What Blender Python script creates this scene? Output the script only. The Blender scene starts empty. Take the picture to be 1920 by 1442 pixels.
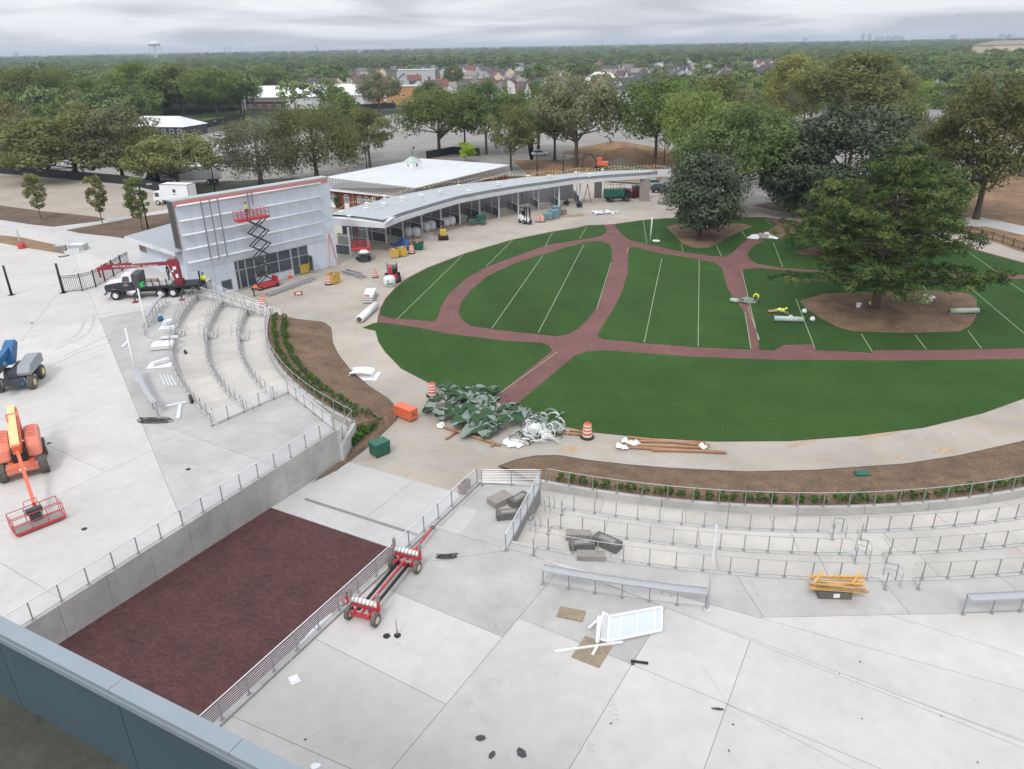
import bpy, bmesh, math, random
import numpy as np
from mathutils import Vector, Matrix
R=math.radians; PI=math.pi
rnd=random.Random(7)
sc=bpy.context.scene; COL=sc.collection
# ------------------------------------------------------------------ camera
CAMH=25.0; F=1420.0; PITCH=R(24.1); ROLL=R(1.05)
_fw=Vector((0,math.cos(PITCH),-math.sin(PITCH))); _r=Vector((1,0,0)); _u=_r.cross(_fw)
RT=_r*math.cos(ROLL)-_u*math.sin(ROLL); UP=_r*math.sin(ROLL)+_u*math.cos(ROLL)
cam=bpy.data.cameras.new('camera'); camo=bpy.data.objects.new('camera',cam); COL.objects.link(camo)
cam.sensor_width=36; cam.lens=F/1920*36; cam.clip_start=.1; cam.clip_end=60000
camo.matrix_world=Matrix(((RT.x,UP.x,-_fw.x,0),(RT.y,UP.y,-_fw.y,0),(RT.z,UP.z,-_fw.z,CAMH),(0,0,0,1)))
sc.camera=camo
# ------------------------------------------------------------------ world: overcast sky
SUN_EL,SUN_AZ=R(50),R(200)
w=bpy.data.worlds.new('World'); sc.world=w; w.use_nodes=True
nt=w.node_tree; nt.nodes.clear(); N=nt.nodes.new; K=nt.links.new
sky=N('ShaderNodeTexSky'); sky.sky_type='NISHITA'; sky.sun_disc=False; sky.sun_elevation=SUN_EL; sky.sun_rotation=SUN_AZ; sky.air_density=1.2; sky.dust_density=2
tc=N('ShaderNodeTexCoord'); sx=N('ShaderNodeSeparateXYZ'); K(tc.outputs['Generated'],sx.inputs[0])
def M_(op,a,b=None,c=None):
    n=N('ShaderNodeMath'); n.operation=op
    for i,v in enumerate((a,b,c)):
        if v is None: continue
        if isinstance(v,(int,float)): n.inputs[i].default_value=v
        else: K(v,n.inputs[i])
    return n.outputs[0]
zc=M_('MAXIMUM',sx.outputs[2],0.0); zz=M_('ADD',zc,.085)
cx=N('ShaderNodeCombineXYZ'); K(M_('DIVIDE',sx.outputs[0],zz),cx.inputs[0]); K(M_('DIVIDE',sx.outputs[1],zz),cx.inputs[1])
n1=N('ShaderNodeTexNoise'); n1.inputs['Scale'].default_value=.42; n1.inputs['Detail'].default_value=5; n1.inputs['Roughness'].default_value=.5; n1.inputs['Distortion'].default_value=.6; K(cx.outputs[0],n1.inputs['Vector'])
rp=N('ShaderNodeValToRGB'); rp.color_ramp.elements[0].position=.40; rp.color_ramp.elements[0].color=(4.7,4.95,5.5,1)
rp.color_ramp.elements[1].position=.60; rp.color_ramp.elements[1].color=(8.0,8.15,8.45,1)
K(n1.outputs[0],rp.inputs[0])
grad=M_('ADD',M_('MULTIPLY',zc,1.25),1.0)      # overcast sky: zenith brighter than the horizon
mulc=N('ShaderNodeVectorMath'); mulc.operation='SCALE'; K(rp.outputs[0],mulc.inputs[0]); K(grad,mulc.inputs['Scale'])
mx=N('ShaderNodeMixRGB'); mx.inputs[0].default_value=.9; K(sky.outputs[0],mx.inputs[1]); K(mulc.outputs[0],mx.inputs[2])
bg=N('ShaderNodeBackground'); bg.inputs[1].default_value=.1; K(mx.outputs[0],bg.inputs[0])
wo=N('ShaderNodeOutputWorld'); K(bg.outputs[0],wo.inputs[0])
sl=bpy.data.lights.new('sun','SUN'); sl.energy=1.3; sl.angle=R(12); sl.color=(1,.97,.93); so=bpy.data.objects.new('sun',sl); COL.objects.link(so)
sd=Vector((math.sin(SUN_AZ)*math.cos(SUN_EL),math.cos(SUN_AZ)*math.cos(SUN_EL),math.sin(SUN_EL))); so.rotation_euler=sd.to_track_quat('Z','Y').to_euler()
vs=sc.view_settings; vs.view_transform='Standard'; vs.look='None'; vs.gamma=1; vs.exposure=0.25; vs.use_curve_mapping=False
sc.cycles.max_bounces=8; sc.cycles.diffuse_bounces=6; sc.cycles.transparent_max_bounces=8; sc.cycles.volume_bounces=0
# ------------------------------------------------------------------ pixel helpers (photo is 1920 x 1442)
CP=Vector((0,0,CAMH))
def P(x,y,z=0.0):
    d=_fw+RT*((x-960)/F)-UP*((y-721)/F); return CP+d*((z-CAMH)/d.z)
def PD(x,y,dist):                         # point along a pixel's direction at a horizontal distance
    d=_fw+RT*((x-960)/F)-UP*((y-721)/F); return CP+d*(dist/math.hypot(d.x,d.y))
def proj(p):
    v=Vector(p)-CP; k=v.dot(_fw); return 960+F*v.dot(RT)/k,721-F*v.dot(UP)/k
def hgt(b,yt):                            # height above b whose image reaches row yt
    lo,hi=0.,200.
    for i in range(40):
        m=(lo+hi)/2
        v=Vector((b[0],b[1],b[2]+m))-CP
        if v.dot(_fw)<1 or proj((b[0],b[1],b[2]+m))[1]<yt: hi=m
        else: lo=m
    return m
def PL(L,z=0.0): return [P(a[0],a[1],z) if not isinstance(a,Vector) else Vector((a.x,a.y,z)) for a in L]
def zm(ox,oy,s,L): return [(ox+a/s,oy+b/s) for a,b in L]
# ------------------------------------------------------------------ object helpers
def tag(o,label=None,cat=None,group=None,kind=None):
    if label: o['label']=label
    if cat: o['category']=cat
    if group: o['group']=group
    if kind: o['kind']=kind
    return o
def thing(name,label,cat,loc=(0,0,0),rz=0,group=None):
    o=bpy.data.objects.new(name,None); COL.objects.link(o); o.location=loc; o.rotation_euler=(0,0,rz); o.empty_display_size=.2
    return tag(o,label,cat,group)
def link(name,me,parent=None,mat=None):
    o=bpy.data.objects.new(name,me); COL.objects.link(o)
    if parent is not None: o.parent=parent
    if mat and not me.materials: me.materials.append(mat)
    return o
def dup(o,parent=None,loc=None,rz=None,scale=None,label=None,group=None):
    c=o.copy(); COL.objects.link(c); c.parent=parent
    if loc is not None: c.location=loc
    if rz is not None: c.rotation_euler=(0,0,rz)
    if scale is not None: c.scale=scale if not isinstance(scale,(int,float)) else (scale,)*3
    if label: c['label']=label
    if group: c['group']=group
    for ch in o.children: dup(ch,c)
    return c
class MB:
    def __init__(s): s.v=[]; s.f=[]
    def add(s,vs,fs):
        o=len(s.v); s.v+= [tuple(v) for v in vs]; s.f+=[tuple(i+o for i in f) for f in fs]; return s
    def box(s,x0,x1,y0,y1,z0,z1):
        return s.add([(x0,y0,z0),(x1,y0,z0),(x1,y1,z0),(x0,y1,z0),(x0,y0,z1),(x1,y0,z1),(x1,y1,z1),(x0,y1,z1)],[(3,2,1,0),(4,5,6,7),(0,1,5,4),(1,2,6,5),(2,3,7,6),(3,0,4,7)])
    def bar(s,a,b,wd,h,up=(0,0,1)):        # rectangular beam a->b
        a=Vector(a); b=Vector(b); d=(b-a).normalized(); u=Vector(up)
        if abs(d.dot(u))>.98: u=Vector((0,1,0))
        x=d.cross(u).normalized()*(wd/2); y=x.cross(d).normalized()*(h/2)
        return s.add([a-x-y,a+x-y,a+x+y,a-x+y,b-x-y,b+x-y,b+x+y,b-x+y],[(0,1,2,3),(7,6,5,4),(0,4,5,1),(1,5,6,2),(2,6,7,3),(3,7,4,0)])
    def cyl(s,a,b,r0,r1=None,n=10,cap=True):
        a=Vector(a); b=Vector(b); r1=r0 if r1 is None else r1; d=(b-a).normalized(); u=Vector((0,0,1)) if abs(d.z)<.9 else Vector((1,0,0))
        x=d.cross(u).normalized(); y=d.cross(x); V=[]
        for c,r in ((a,r0),(b,r1)):
            for i in range(n):
                t=2*PI*i/n; V.append(c+x*(math.cos(t)*r)+y*(math.sin(t)*r))
        Fs=[(i,(i+1)%n,n+(i+1)%n,n+i) for i in range(n)]
        if cap: Fs+=[tuple(range(n-1,-1,-1)),tuple(range(n,2*n))]
        return s.add(V,Fs)
    def tube(s,pts,r,n=6):
        pts=[Vector(p) for p in pts]; V=[]; m=len(pts); px=None
        for i,p in enumerate(pts):
            d=(pts[min(i+1,m-1)]-pts[max(i-1,0)]).normalized()
            if px is None: px=d.cross(Vector((0,0,1)) if abs(d.z)<.9 else Vector((1,0,0))).normalized()
            else: px=(px-d*px.dot(d)).normalized()
            y=d.cross(px); rr=r[i] if isinstance(r,(list,tuple)) else r
            for k in range(n):
                t=2*PI*k/n; V.append(p+px*(math.cos(t)*rr)+y*(math.sin(t)*rr))
        Fs=[(i*n+k,i*n+(k+1)%n,(i+1)*n+(k+1)%n,(i+1)*n+k) for i in range(m-1) for k in range(n)]
        Fs+=[tuple(range(n-1,-1,-1)),tuple(range((m-1)*n,m*n))]
        return s.add(V,Fs)
    def prism(s,poly,z0,z1):
        n=len(poly); ar=sum(poly[i][0]*poly[(i+1)%n][1]-poly[(i+1)%n][0]*poly[i][1] for i in range(n))
        if ar<0: poly=poly[::-1]
        g=lambda z,p,i: z(p) if callable(z) else (z[i] if isinstance(z,(list,tuple)) else z)
        V=[(p[0],p[1],g(z0,p,i)) for i,p in enumerate(poly)]+[(p[0],p[1],g(z1,p,i)) for i,p in enumerate(poly)]
        return s.add(V,[tuple(range(n-1,-1,-1)),tuple(range(n,2*n))]+[(i,(i+1)%n,n+(i+1)%n,n+i) for i in range(n)])
    def xprism(s,prof,y0,y1):              # side profile (x,z) extruded along y
        n=len(prof); ar=sum(prof[i][0]*prof[(i+1)%n][1]-prof[(i+1)%n][0]*prof[i][1] for i in range(n))
        if ar<0: prof=prof[::-1]
        V=[(p[0],y0,p[1]) for p in prof]+[(p[0],y1,p[1]) for p in prof]
        return s.add(V,[tuple(range(n)),tuple(range(2*n-1,n-1,-1))]+[(i,n+i,n+(i+1)%n,(i+1)%n) for i in range(n)])
    def lathe(s,c,prof,n=14):              # prof: (r,z)
        V=[];m=len(prof)
        for r,z in prof:
            for k in range(n):
                t=2*PI*k/n; V.append((c[0]+r*math.cos(t),c[1]+r*math.sin(t),c[2]+z))
        Fs=[(i*n+k,i*n+(k+1)%n,(i+1)*n+(k+1)%n,(i+1)*n+k) for i in range(m-1) for k in range(n)]
        Fs+=[tuple(range(n-1,-1,-1)),tuple(range((m-1)*n,m*n))]
        return s.add(V,Fs)
    def ball(s,c,r,n=8,sz=1.0):
        m=max(4,n//2+1); pr=[(max(.001,r*math.sin(PI*i/m)),-r*sz*math.cos(PI*i/m)) for i in range(m+1)]
        return s.lathe(c,pr,n)
    def strip(s,A,B):                      # surface between two polylines
        n=len(A); return s.add(list(A)+list(B),[(i,i+1,n+i+1,n+i) for i in range(n-1)])
    def build(s,name,mat,parent=None,smooth=False,bev=0):
        me=bpy.data.meshes.new(name); me.from_pydata(s.v,[],s.f)
        if smooth: me.polygons.foreach_set('use_smooth',[True]*len(me.polygons))
        me.materials.append(MT[mat] if isinstance(mat,str) else mat); me.update()
        o=link(name,me,parent)
        if bev:
            b=o.modifiers.new('b','BEVEL'); b.width=bev; b.segments=2; b.limit_method='ANGLE'; b.angle_limit=R(40)
        return o
# ------------------------------------------------------------------ materials
MT={}
def stain(name,amt=.3):
    """sparse dirt specks and smudges with shapes of their own, laid over a concrete material"""
    t=MT[name].node_tree; n=t.nodes.new; L=t.links.new; b=t.nodes['Principled BSDF']; src=b.inputs['Base Color'].links[0].from_socket; g=n('ShaderNodeNewGeometry')
    for sc_,lo,hi,k,dist in ((1.1,.60,.74,amt*.55,1.5),(5.5,.68,.76,amt,0.3),(.35,.56,.7,amt*.35,2.5)):
        no=n('ShaderNodeTexNoise'); no.inputs['Scale'].default_value=sc_; no.inputs['Detail'].default_value=9; no.inputs['Roughness'].default_value=.7; no.inputs['Distortion'].default_value=dist; L(g.outputs['Position'],no.inputs['Vector'])
        mr=n('ShaderNodeMapRange'); mr.inputs[1].default_value=lo; mr.inputs[2].default_value=hi; mr.inputs[3].default_value=1; mr.inputs[4].default_value=1-k; L(no.outputs[0],mr.inputs[0])
        v=n('ShaderNodeVectorMath'); v.operation='SCALE'; L(src,v.inputs[0]); L(mr.outputs[0],v.inputs['Scale']); src=v.outputs[0]
    L(src,b.inputs['Base Color'])
def mat(name,col,rough=.7,metal=0,var=.12,scale=3.0,bump=0,bscale=None,spec=.4,obj=False,rnd_obj=0,detail=6,col2=None,big=0,bigscale=.08,coords='Object'):
    m=bpy.data.materials.new(name); m.use_nodes=True; t=m.node_tree; b=t.nodes['Principled BSDF']; L=t.links.new; nn=t.nodes.new
    b.inputs['Roughness'].default_value=rough; b.inputs['Metallic'].default_value=metal; b.inputs['Specular IOR Level'].default_value=spec
    c=nn('ShaderNodeTexCoord') if coords=='Object' else None
    geo=nn('ShaderNodeNewGeometry'); vec=c.outputs['Object'] if c else geo.outputs['Position']
    no=nn('ShaderNodeTexNoise'); no.inputs['Scale'].default_value=scale; no.inputs['Detail'].default_value=detail; no.inputs['Roughness'].default_value=.62; L(vec,no.inputs['Vector'])
    rp=nn('ShaderNodeValToRGB'); e=rp.color_ramp.elements; e[0].position=.3; e[1].position=.7
    k0=[x*(1-var) for x in col]; k1=[min(1,x*(1+var)) for x in (col2 or col)]
    e[0].color=(*k0,1); e[1].color=(*k1,1); L(no.outputs[0],rp.inputs[0]); out=rp.outputs[0]
    if big:
        n2=nn('ShaderNodeTexNoise'); n2.inputs['Scale'].default_value=bigscale; n2.inputs['Detail'].default_value=8; n2.inputs['Roughness'].default_value=.65; L(vec,n2.inputs['Vector'])
        r2=nn('ShaderNodeMapRange'); r2.inputs[1].default_value=.35; r2.inputs[2].default_value=.65; r2.inputs[3].default_value=1-big; r2.inputs[4].default_value=1+big*.5; L(n2.outputs[0],r2.inputs[0])
        v=nn('ShaderNodeVectorMath'); v.operation='SCALE'; L(out,v.inputs[0]); L(r2.outputs[0],v.inputs['Scale']); out=v.outputs[0]
    if rnd_obj:
        oi=nn('ShaderNodeObjectInfo'); r3=nn('ShaderNodeMapRange'); r3.inputs[3].default_value=1-rnd_obj; r3.inputs[4].default_value=1+rnd_obj; L(oi.outputs['Random'],r3.inputs[0])
        v=nn('ShaderNodeVectorMath'); v.operation='SCALE'; L(out,v.inputs[0]); L(r3.outputs[0],v.inputs['Scale']); out=v.outputs[0]
    L(out,b.inputs['Base Color'])
    if bump:
        n3=nn('ShaderNodeTexNoise'); n3.inputs['Scale'].default_value=bscale or scale*6; n3.inputs['Detail'].default_value=4; L(vec,n3.inputs['Vector'])
        bp=nn('ShaderNodeBump'); bp.inputs['Strength'].default_value=bump; bp.inputs['Distance'].default_value=.05; L(n3.outputs[0],bp.inputs['Height']); L(bp.outputs[0],b.inputs['Normal'])
    MT[name]=m; return m
G='Geo'
mat('slab',(.515,.492,.465),.85,var=.05,scale=1.3,big=.09,bigscale=.22,rnd_obj=.045,coords=G,bump=.08,bscale=25)
mat('slab_grey',(.425,.412,.395),.85,var=.06,scale=1.1,big=.14,bigscale=.3,rnd_obj=.05,coords=G,bump=.08,bscale=25)
mat('terrace',(.49,.468,.432),.85,var=.07,scale=.9,big=.13,bigscale=.25,rnd_obj=.07,coords=G,col2=(.48,.45,.405))
mat('joint',(.27,.265,.255),.9,var=.1)
mat('concrete',(.44,.43,.405),.85,var=.1,scale=.8,big=.16,bigscale=.35,coords=G,bump=.1)
mat('concrete_light',(.47,.46,.445),.85,var=.05,scale=2,big=.08,bigscale=.3,coords=G)
mat('concourse',(.43,.405,.37),.88,var=.12,scale=.5,big=.2,bigscale=.12,coords=G,col2=(.365,.31,.245))
for q_,k_ in (('slab',.2),('slab_grey',.22),('terrace',.2),('concourse',.42),('concrete',.4),('concrete_light',.3)): stain(q_,k_)
mat('sand',(.40,.30,.20),.95,var=.2,scale=3,coords=G)
mat('galv',(.44,.45,.46),.5,.35,var=.06,scale=5)
mat('galv_dark',(.23,.235,.24),.5,.3,var=.08,scale=5)
mat('alu',(.72,.73,.74),.45,.4,var=.05)
mat('white',(.76,.77,.78),.5,var=.04,scale=2)
mat('white_mem',(.57,.62,.69),.55,var=.03,scale=.6,big=.05,bigscale=.5,rnd_obj=.025)
mat('plastic_white',(.80,.80,.78),.4,var=.06,scale=4,bump=.3,bscale=6)
mat('turf',(.034,.080,.018),.9,var=.22,scale=6,spec=.15,coords=G,rnd_obj=.07,big=.18,bigscale=.15,bump=.4,bscale=60)
mat('turf_back',(.13,.19,.145),.8,var=.2,scale=2)
mat('turf_scrap',(.05,.105,.05),.85,var=.35,scale=2)
mat('turf_seam',(.33,.38,.25),.85,var=.1)
mat('mulch',(.105,.065,.043),.97,var=.45,scale=9,coords=G,big=.3,bigscale=.5,bump=.9,bscale=14,col2=(.20,.13,.08))
mat('mulch_dark',(.095,.062,.045),.97,var=.4,scale=7,coords=G,big=.3,bigscale=.3,bump=.9,bscale=9,col2=(.15,.10,.07))
mat('paver',(.088,.036,.034),.85,var=.18,scale=5,rnd_obj=.16,coords=G,big=.2,bigscale=.6)
mat('paver_joint',(.05,.02,.02),.95)
mat('red',(.47,.045,.055),.4,var=.08,spec=.5)
mat('red_dark',(.23,.022,.035),.4,var=.08,spec=.5)
mat('orange',(.66,.14,.065),.45,var=.08)
mat('orange_pale',(.66,.20,.135),.42,var=.06,big=.1,bigscale=1)
mat('cream',(.70,.56,.27),.5,var=.1,scale=4)
mat('yellow',(.52,.34,.06),.5,var=.12)
mat('hivis',(.62,.85,.06),.75,var=.1)
mat('hivis_orange',(.95,.20,.06),.75,var=.1)
mat('jeans',(.07,.085,.12),.9,var=.2)
mat('cloth_dark',(.035,.037,.045),.9,var=.2)
mat('skin',(.45,.26,.18),.6,var=.05)
mat('black',(.018,.018,.02),.45,var=.2)
mat('rubber',(.03,.03,.03),.85,var=.25,scale=8)
mat('tyre_dust',(.115,.11,.10),.9,var=.35,scale=6)
mat('rim',(.62,.56,.42),.5,var=.1)
mat('chrome',(.7,.7,.71),.25,.8)
mat('navy',(.025,.03,.045),.35,var=.1,spec=.6)
mat('blue',(.02,.125,.30),.4,var=.08)
mat('blue_truck',(.02,.04,.22),.3,var=.1,spec=.6)
mat('grey_machine',(.27,.29,.31),.45,var=.06)
mat('dark_machine',(.06,.065,.07),.5,var=.15)
mat('green_box',(.015,.11,.068),.4,var=.1)
mat('green_paint',(.015,.10,.07),.45,var=.12)
mat('green_bright',(.05,.55,.12),.5,var=.08)
mat('mint',(.40,.47,.41),.5)
mat('wood',(.42,.27,.13),.8,var=.25,scale=4)
mat('wood_yellow',(.60,.36,.12),.7,var=.2,scale=4)
mat('ply',(.27,.215,.15),.85,var=.2,scale=3)
mat('card_tube',(.36,.20,.115),.75,var=.15,scale=2)
mat('stone',(.27,.245,.225),.9,var=.12,scale=2)
mat('stone_grey',(.13,.125,.12),.9,var=.15,scale=2)
mat('glass',(.05,.075,.09),.12,var=.15,scale=.4,spec=.8)
mat('fence_black',(.02,.02,.021),.55,var=.15)
mat('roof_metal',(.40,.435,.45),.55,.15,var=.05,scale=.5,big=.08,bigscale=.2)
mat('roof_white',(.63,.635,.65),.6,var=.06,scale=.7,big=.08,bigscale=.15)
mat('roof_ribs',(.52,.545,.56),.5,.1,var=.06)
mat('brick_wall',(.215,.058,.042),.85,var=.2,scale=4)
mat('copper',(.40,.52,.47),.7,var=.1)
mat('pink',(.52,.21,.19),.7,var=.12)
mat('grey_dark_panel',(.055,.06,.065),.6,var=.1)
mat('stall_grey',(.17,.175,.18),.7,var=.08)
mat('stall_mesh',(.10,.105,.11),.75,var=.1)
mat('asphalt',(.27,.255,.235),.92,var=.1,scale=.25,big=.16,bigscale=.03,coords=G)
mat('asphalt_tan',(.36,.315,.26),.92,var=.1,scale=.3,big=.15,bigscale=.05,coords=G)
mat('dirt',(.24,.15,.085),.97,var=.3,scale=.5,big=.3,bigscale=.12,coords=G,bump=.8,bscale=1.5)
mat('dirt_grey',(.12,.105,.085),.97,var=.2,scale=2,bump=.6)
mat('grass',(.075,.12,.03),.95,var=.3,scale=.4,big=.3,bigscale=.02,coords=G)
mat('terrain',(.05,.07,.032),.97,var=.35,scale=.02,big=.3,bigscale=.004,coords=G,col2=(.075,.075,.05))
mat('bark',(.11,.085,.065),.95,var=.3,scale=4,bump=.6)
mat('bark_pale',(.33,.29,.22),.9,var=.3,scale=3)
mat('parapet',(.26,.30,.335),.42,.1,var=.03,scale=.4,big=.05,bigscale=.8)
mat('parapet_face',(.07,.105,.13),.5,.1,var=.03,scale=.4,big=.06,bigscale=.6)
mat('deck',(.062,.064,.05),.9,var=.3,scale=2,big=.25,bigscale=.7,bump=.3)
mat('sack',(.66,.67,.69),.8,var=.1,scale=3,bump=.6,bscale=4)
mat('flag_yellow',(.78,.56,.05),.7)
mat('cooler_teal',(.13,.22,.25),.7,var=.3)
mat('sign_orange',(.85,.42,.01),.5)
for i,c in enumerate([(.60,.58,.54),(.68,.68,.68),(.52,.47,.38),(.34,.18,.13),(.46,.48,.50),(.64,.55,.42)]): mat('siding%d'%i,c,.8,var=.08)
for i,c in enumerate([(.115,.09,.08),(.16,.15,.15),(.24,.215,.20),(.19,.075,.055),(.07,.075,.09)]): mat('shingle%d'%i,c,.9,var=.15,scale=2)
mat('orange_wall',(.50,.27,.11),.8)

# turf: rolls laid side by side with slightly different nap
t_=MT['turf'].node_tree; b_=t_.nodes['Principled BSDF']; src_=b_.inputs['Base Color'].links[0].from_socket; g_=t_.nodes.new('ShaderNodeNewGeometry'); mp=t_.nodes.new('ShaderNodeMapping'); mp.inputs['Rotation'].default_value=(0,0,R(-14)); t_.links.new(g_.outputs['Position'],mp.inputs['Vector'])
sx2=t_.nodes.new('ShaderNodeSeparateXYZ'); t_.links.new(mp.outputs[0],sx2.inputs[0]); fl_=t_.nodes.new('ShaderNodeMath'); fl_.operation='MULTIPLY'; fl_.inputs[1].default_value=1/4.6; t_.links.new(sx2.outputs[0],fl_.inputs[0]); f2_=t_.nodes.new('ShaderNodeMath'); f2_.operation='FLOOR'; t_.links.new(fl_.outputs[0],f2_.inputs[0]); wn=t_.nodes.new('ShaderNodeTexWhiteNoise'); wn.noise_dimensions='1D'; t_.links.new(f2_.outputs[0],wn.inputs['W'])
mr_=t_.nodes.new('ShaderNodeMapRange'); mr_.inputs[3].default_value=.93; mr_.inputs[4].default_value=1.07; t_.links.new(wn.outputs[0],mr_.inputs[0]); vv=t_.nodes.new('ShaderNodeVectorMath'); vv.operation='SCALE'; t_.links.new(src_,vv.inputs[0]); t_.links.new(mr_.outputs[0],vv.inputs['Scale']); t_.links.new(vv.outputs[0],b_.inputs['Base Color'])
# ================================================================== SETTING
ZL=-2.6                                            # level of the lawn concourse; the plaza is at 0
C0=Vector((20.0,86.3,0))                           # centre of the round lawn and of every terrace arc
def arc(r,a0,a1,z=0,n=None):
    n=n or max(2,int(abs(a1-a0)*r*PI/180/1.0)); return [Vector((C0.x+r*math.cos(R(a0+(a1-a0)*i/n)),C0.y+r*math.sin(R(a0+(a1-a0)*i/n)),z)) for i in range(n+1)]
def ang(p): return math.degrees(math.atan2(p.y-C0.y,p.x-C0.x))%360
def struct(o): return tag(o,kind='structure')
g=MB(); g.add([(-26000,-300,ZL-.35),(26000,-300,ZL-.35),(26000,42000,ZL-.35),(-26000,42000,ZL-.35)],[(0,1,2,3)]); struct(g.build('ground','terrain'))
# concourse: concrete ring round the lawn, under the canopy and in front of the building
con=MB(); con.prism([v.xy for v in PL([(560,905),(1015,960),(2100,1010),(2300,800),(2180,560),(1925,452),(1760,430),(1500,404),(1240,350),(1000,330),(600,380),(560,410),(350,560),(330,640),(400,760)],ZL)],ZL-.3,ZL-.012); struct(con.build('concourse_ground','concourse'))
# ---- slabs from joint lines
def slabs(parent,outline,cuts,z,mname,gap=.013,th=.02):
    bm=bmesh.new(); vs=[bm.verts.new((p.x,p.y,0)) for p in outline]; bm.faces.new(vs); bm.normal_update()
    for a,b in cuts:
        a=Vector((a.x,a.y,0)); b=Vector((b.x,b.y,0)); n=(b-a).cross(Vector((0,0,1))).normalized()
        fs=set()
        for f in bm.faces:
            hit=0
            for t in (.08,.3,.5,.7,.92):
                q=a.lerp(b,t)
                if bmesh.geometry.intersect_face_point(f,q): hit+=1
            if hit>=4: fs.add(f)
        if not fs: continue
        ge=list(fs)+list({e for f in fs for e in f.edges})+list({v for f in fs for v in f.verts})
        bmesh.ops.bisect_plane(bm,geom=ge,dist=1e-4,plane_co=a,plane_no=n)
    bm.faces.ensure_lookup_table()
    for f in bm.faces:
        if f.normal.z<0: f.normal_flip()
    orig=list(bm.faces); ret=bmesh.ops.inset_individual(bm,faces=orig,thickness=gap,use_even_offset=True)
    bmesh.ops.delete(bm,geom=ret['faces'],context='FACES'); k=0
    for f in list(bm.faces):
        if f.calc_area()<.15: continue
        m=MB(); m.prism([v.co.xy for v in f.verts],z-th,z); m.build('slab',mname(f.calc_center_median()) if callable(mname) else mname,parent); k+=1
    bm.free(); return k
# key plan lines
WL0,WL1=P(54,1175),P(632,808)                      # left ramp wall, top outer edge
du=(WL1-WL0).normalized(); dn=Vector((du.y,-du.x,0))
WR0=P(415,1345); WR1=P(893,905)
rampw=((WR0+WR1)/2-WL0).dot(dn)                     # clear width of the ramp
WL0=WL0-du*9; 
def along(side,t): return WL0+du*t+(dn*rampw if side else Vector((0,0,0)))
LEN=(WL1-WL0).length; LENR=(WR1-WL0).dot(du)
# ---- plaza (level 0), left and right of the ramp
RA,RB,RC,RD=55.6,52.7,49.75,47.1
plat_l=PL([(398,799),(541,737)]); plat_r=PL([(1013,913),(948,1034)])
aL0=ang(plat_l[0]); aL1=184.2; aR0=ang(plat_r[1])
outL=[along(0,0)-dn*.32,along(0,LEN)-dn*.32,plat_l[1]]+arc(RA,aL0,aL1)+PL([(395,522),(330,520),(243,512),(236,480),(190,487),(100,440),(-60,400),(-700,560),(-700,1000)])+[along(0,0)-dn*26]
plaza=MB(); plaza.prism([p.xy for p in outL],ZL-.2,-.022); plL=struct(plaza.build('plaza','joint'))
J=lambda *L:[tuple(PL([L[i],L[i+1]])) for i in range(len(L)-1)]
cutsL=J((186,597),(262,783))+J((262,783),(480,861))+J((244,740),(-100,880))+J((345,816),(-80,1016))+J((165,870),(351,946))+J((100,840),(165,870))+J((211,659),(-100,765))+J((0,1055),(94,1110))+J((186,597),(-100,680))+J((100,560),(40,640))+J((300,575),(186,597))+J((207,882),(-60,730))
zoneT=lambda c: 'slab_grey' if (Vector((c.x,c.y,0))-C0).length<60.6 else 'slab'
print('slabs L',slabs(plL,outL,cutsL,0,zoneT))
outR=[along(1,0)+dn*.32,along(1,LENR)+dn*.32]+[plat_r[0]]+arc(RA,aR0,302)+[Vector((70,10,0)),Vector((40,-2,0)),Vector((-6,-2,0))]
plaza=MB(); plaza.prism([p.xy for p in outR],ZL-.2,-.022); plR=struct(plaza.build('plaza','joint'))
cutsR=J((960,1031),(1000,1042))+J((1000,1042),(1250,1140))+J((1250,1140),(1514,1156))+J((1514,1156),(1920,1147))+J((1041,1077),(735,1442))+J((1249,1139),(1067,1442))+J((1425,1150),(1320,1442))+J((1663,1159),(1655,1442))+J((1904,1151),(1905,1420))
cutsR+=J((600,1202),(837,1321))+J((888,1263),(1263,1442))+J((975,1159),(1147,1230))+J((1147,1230),(1375,1325))+J((1375,1325),(1600,1420))+J((746,1113),(939,1193))+J((429,1340),(700,1460))+J((1679,1157),(1920,1232))+J((1400,1195),(1690,1305))+J((1690,1305),(1910,1385))+J((808,1052),(960,1031))+J((827,985),(870,1005))+J((827,985),(868,947))
cutsR+=J((1385,1085),(1427,1150))+J((1705,1150),(1660,1095))+J((1875,1080),(1935,1130))+J((1160,1110),(1190,1050))
print('slabs R',slabs(plR,outR,cutsR,0,zoneT))
# ---- ramp between its walls, laid with dark red pavers
def zr(t): return -1.55-1.05*max(0,min(1,t/LEN))
t_edge=(P(495,946,-2.3)-WL0).dot(du)               # far edge of the pavers
rmp=MB(); A=[along(0,t)+Vector((0,0,zr(t)-.09)) for t in (-2,LEN)]; B=[along(1,t)+Vector((0,0,zr(t)-.09)) for t in (-2,LEN)]
rmp.strip(B,A); ramp=struct(rmp.build('ramp','paver_joint'))
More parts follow.
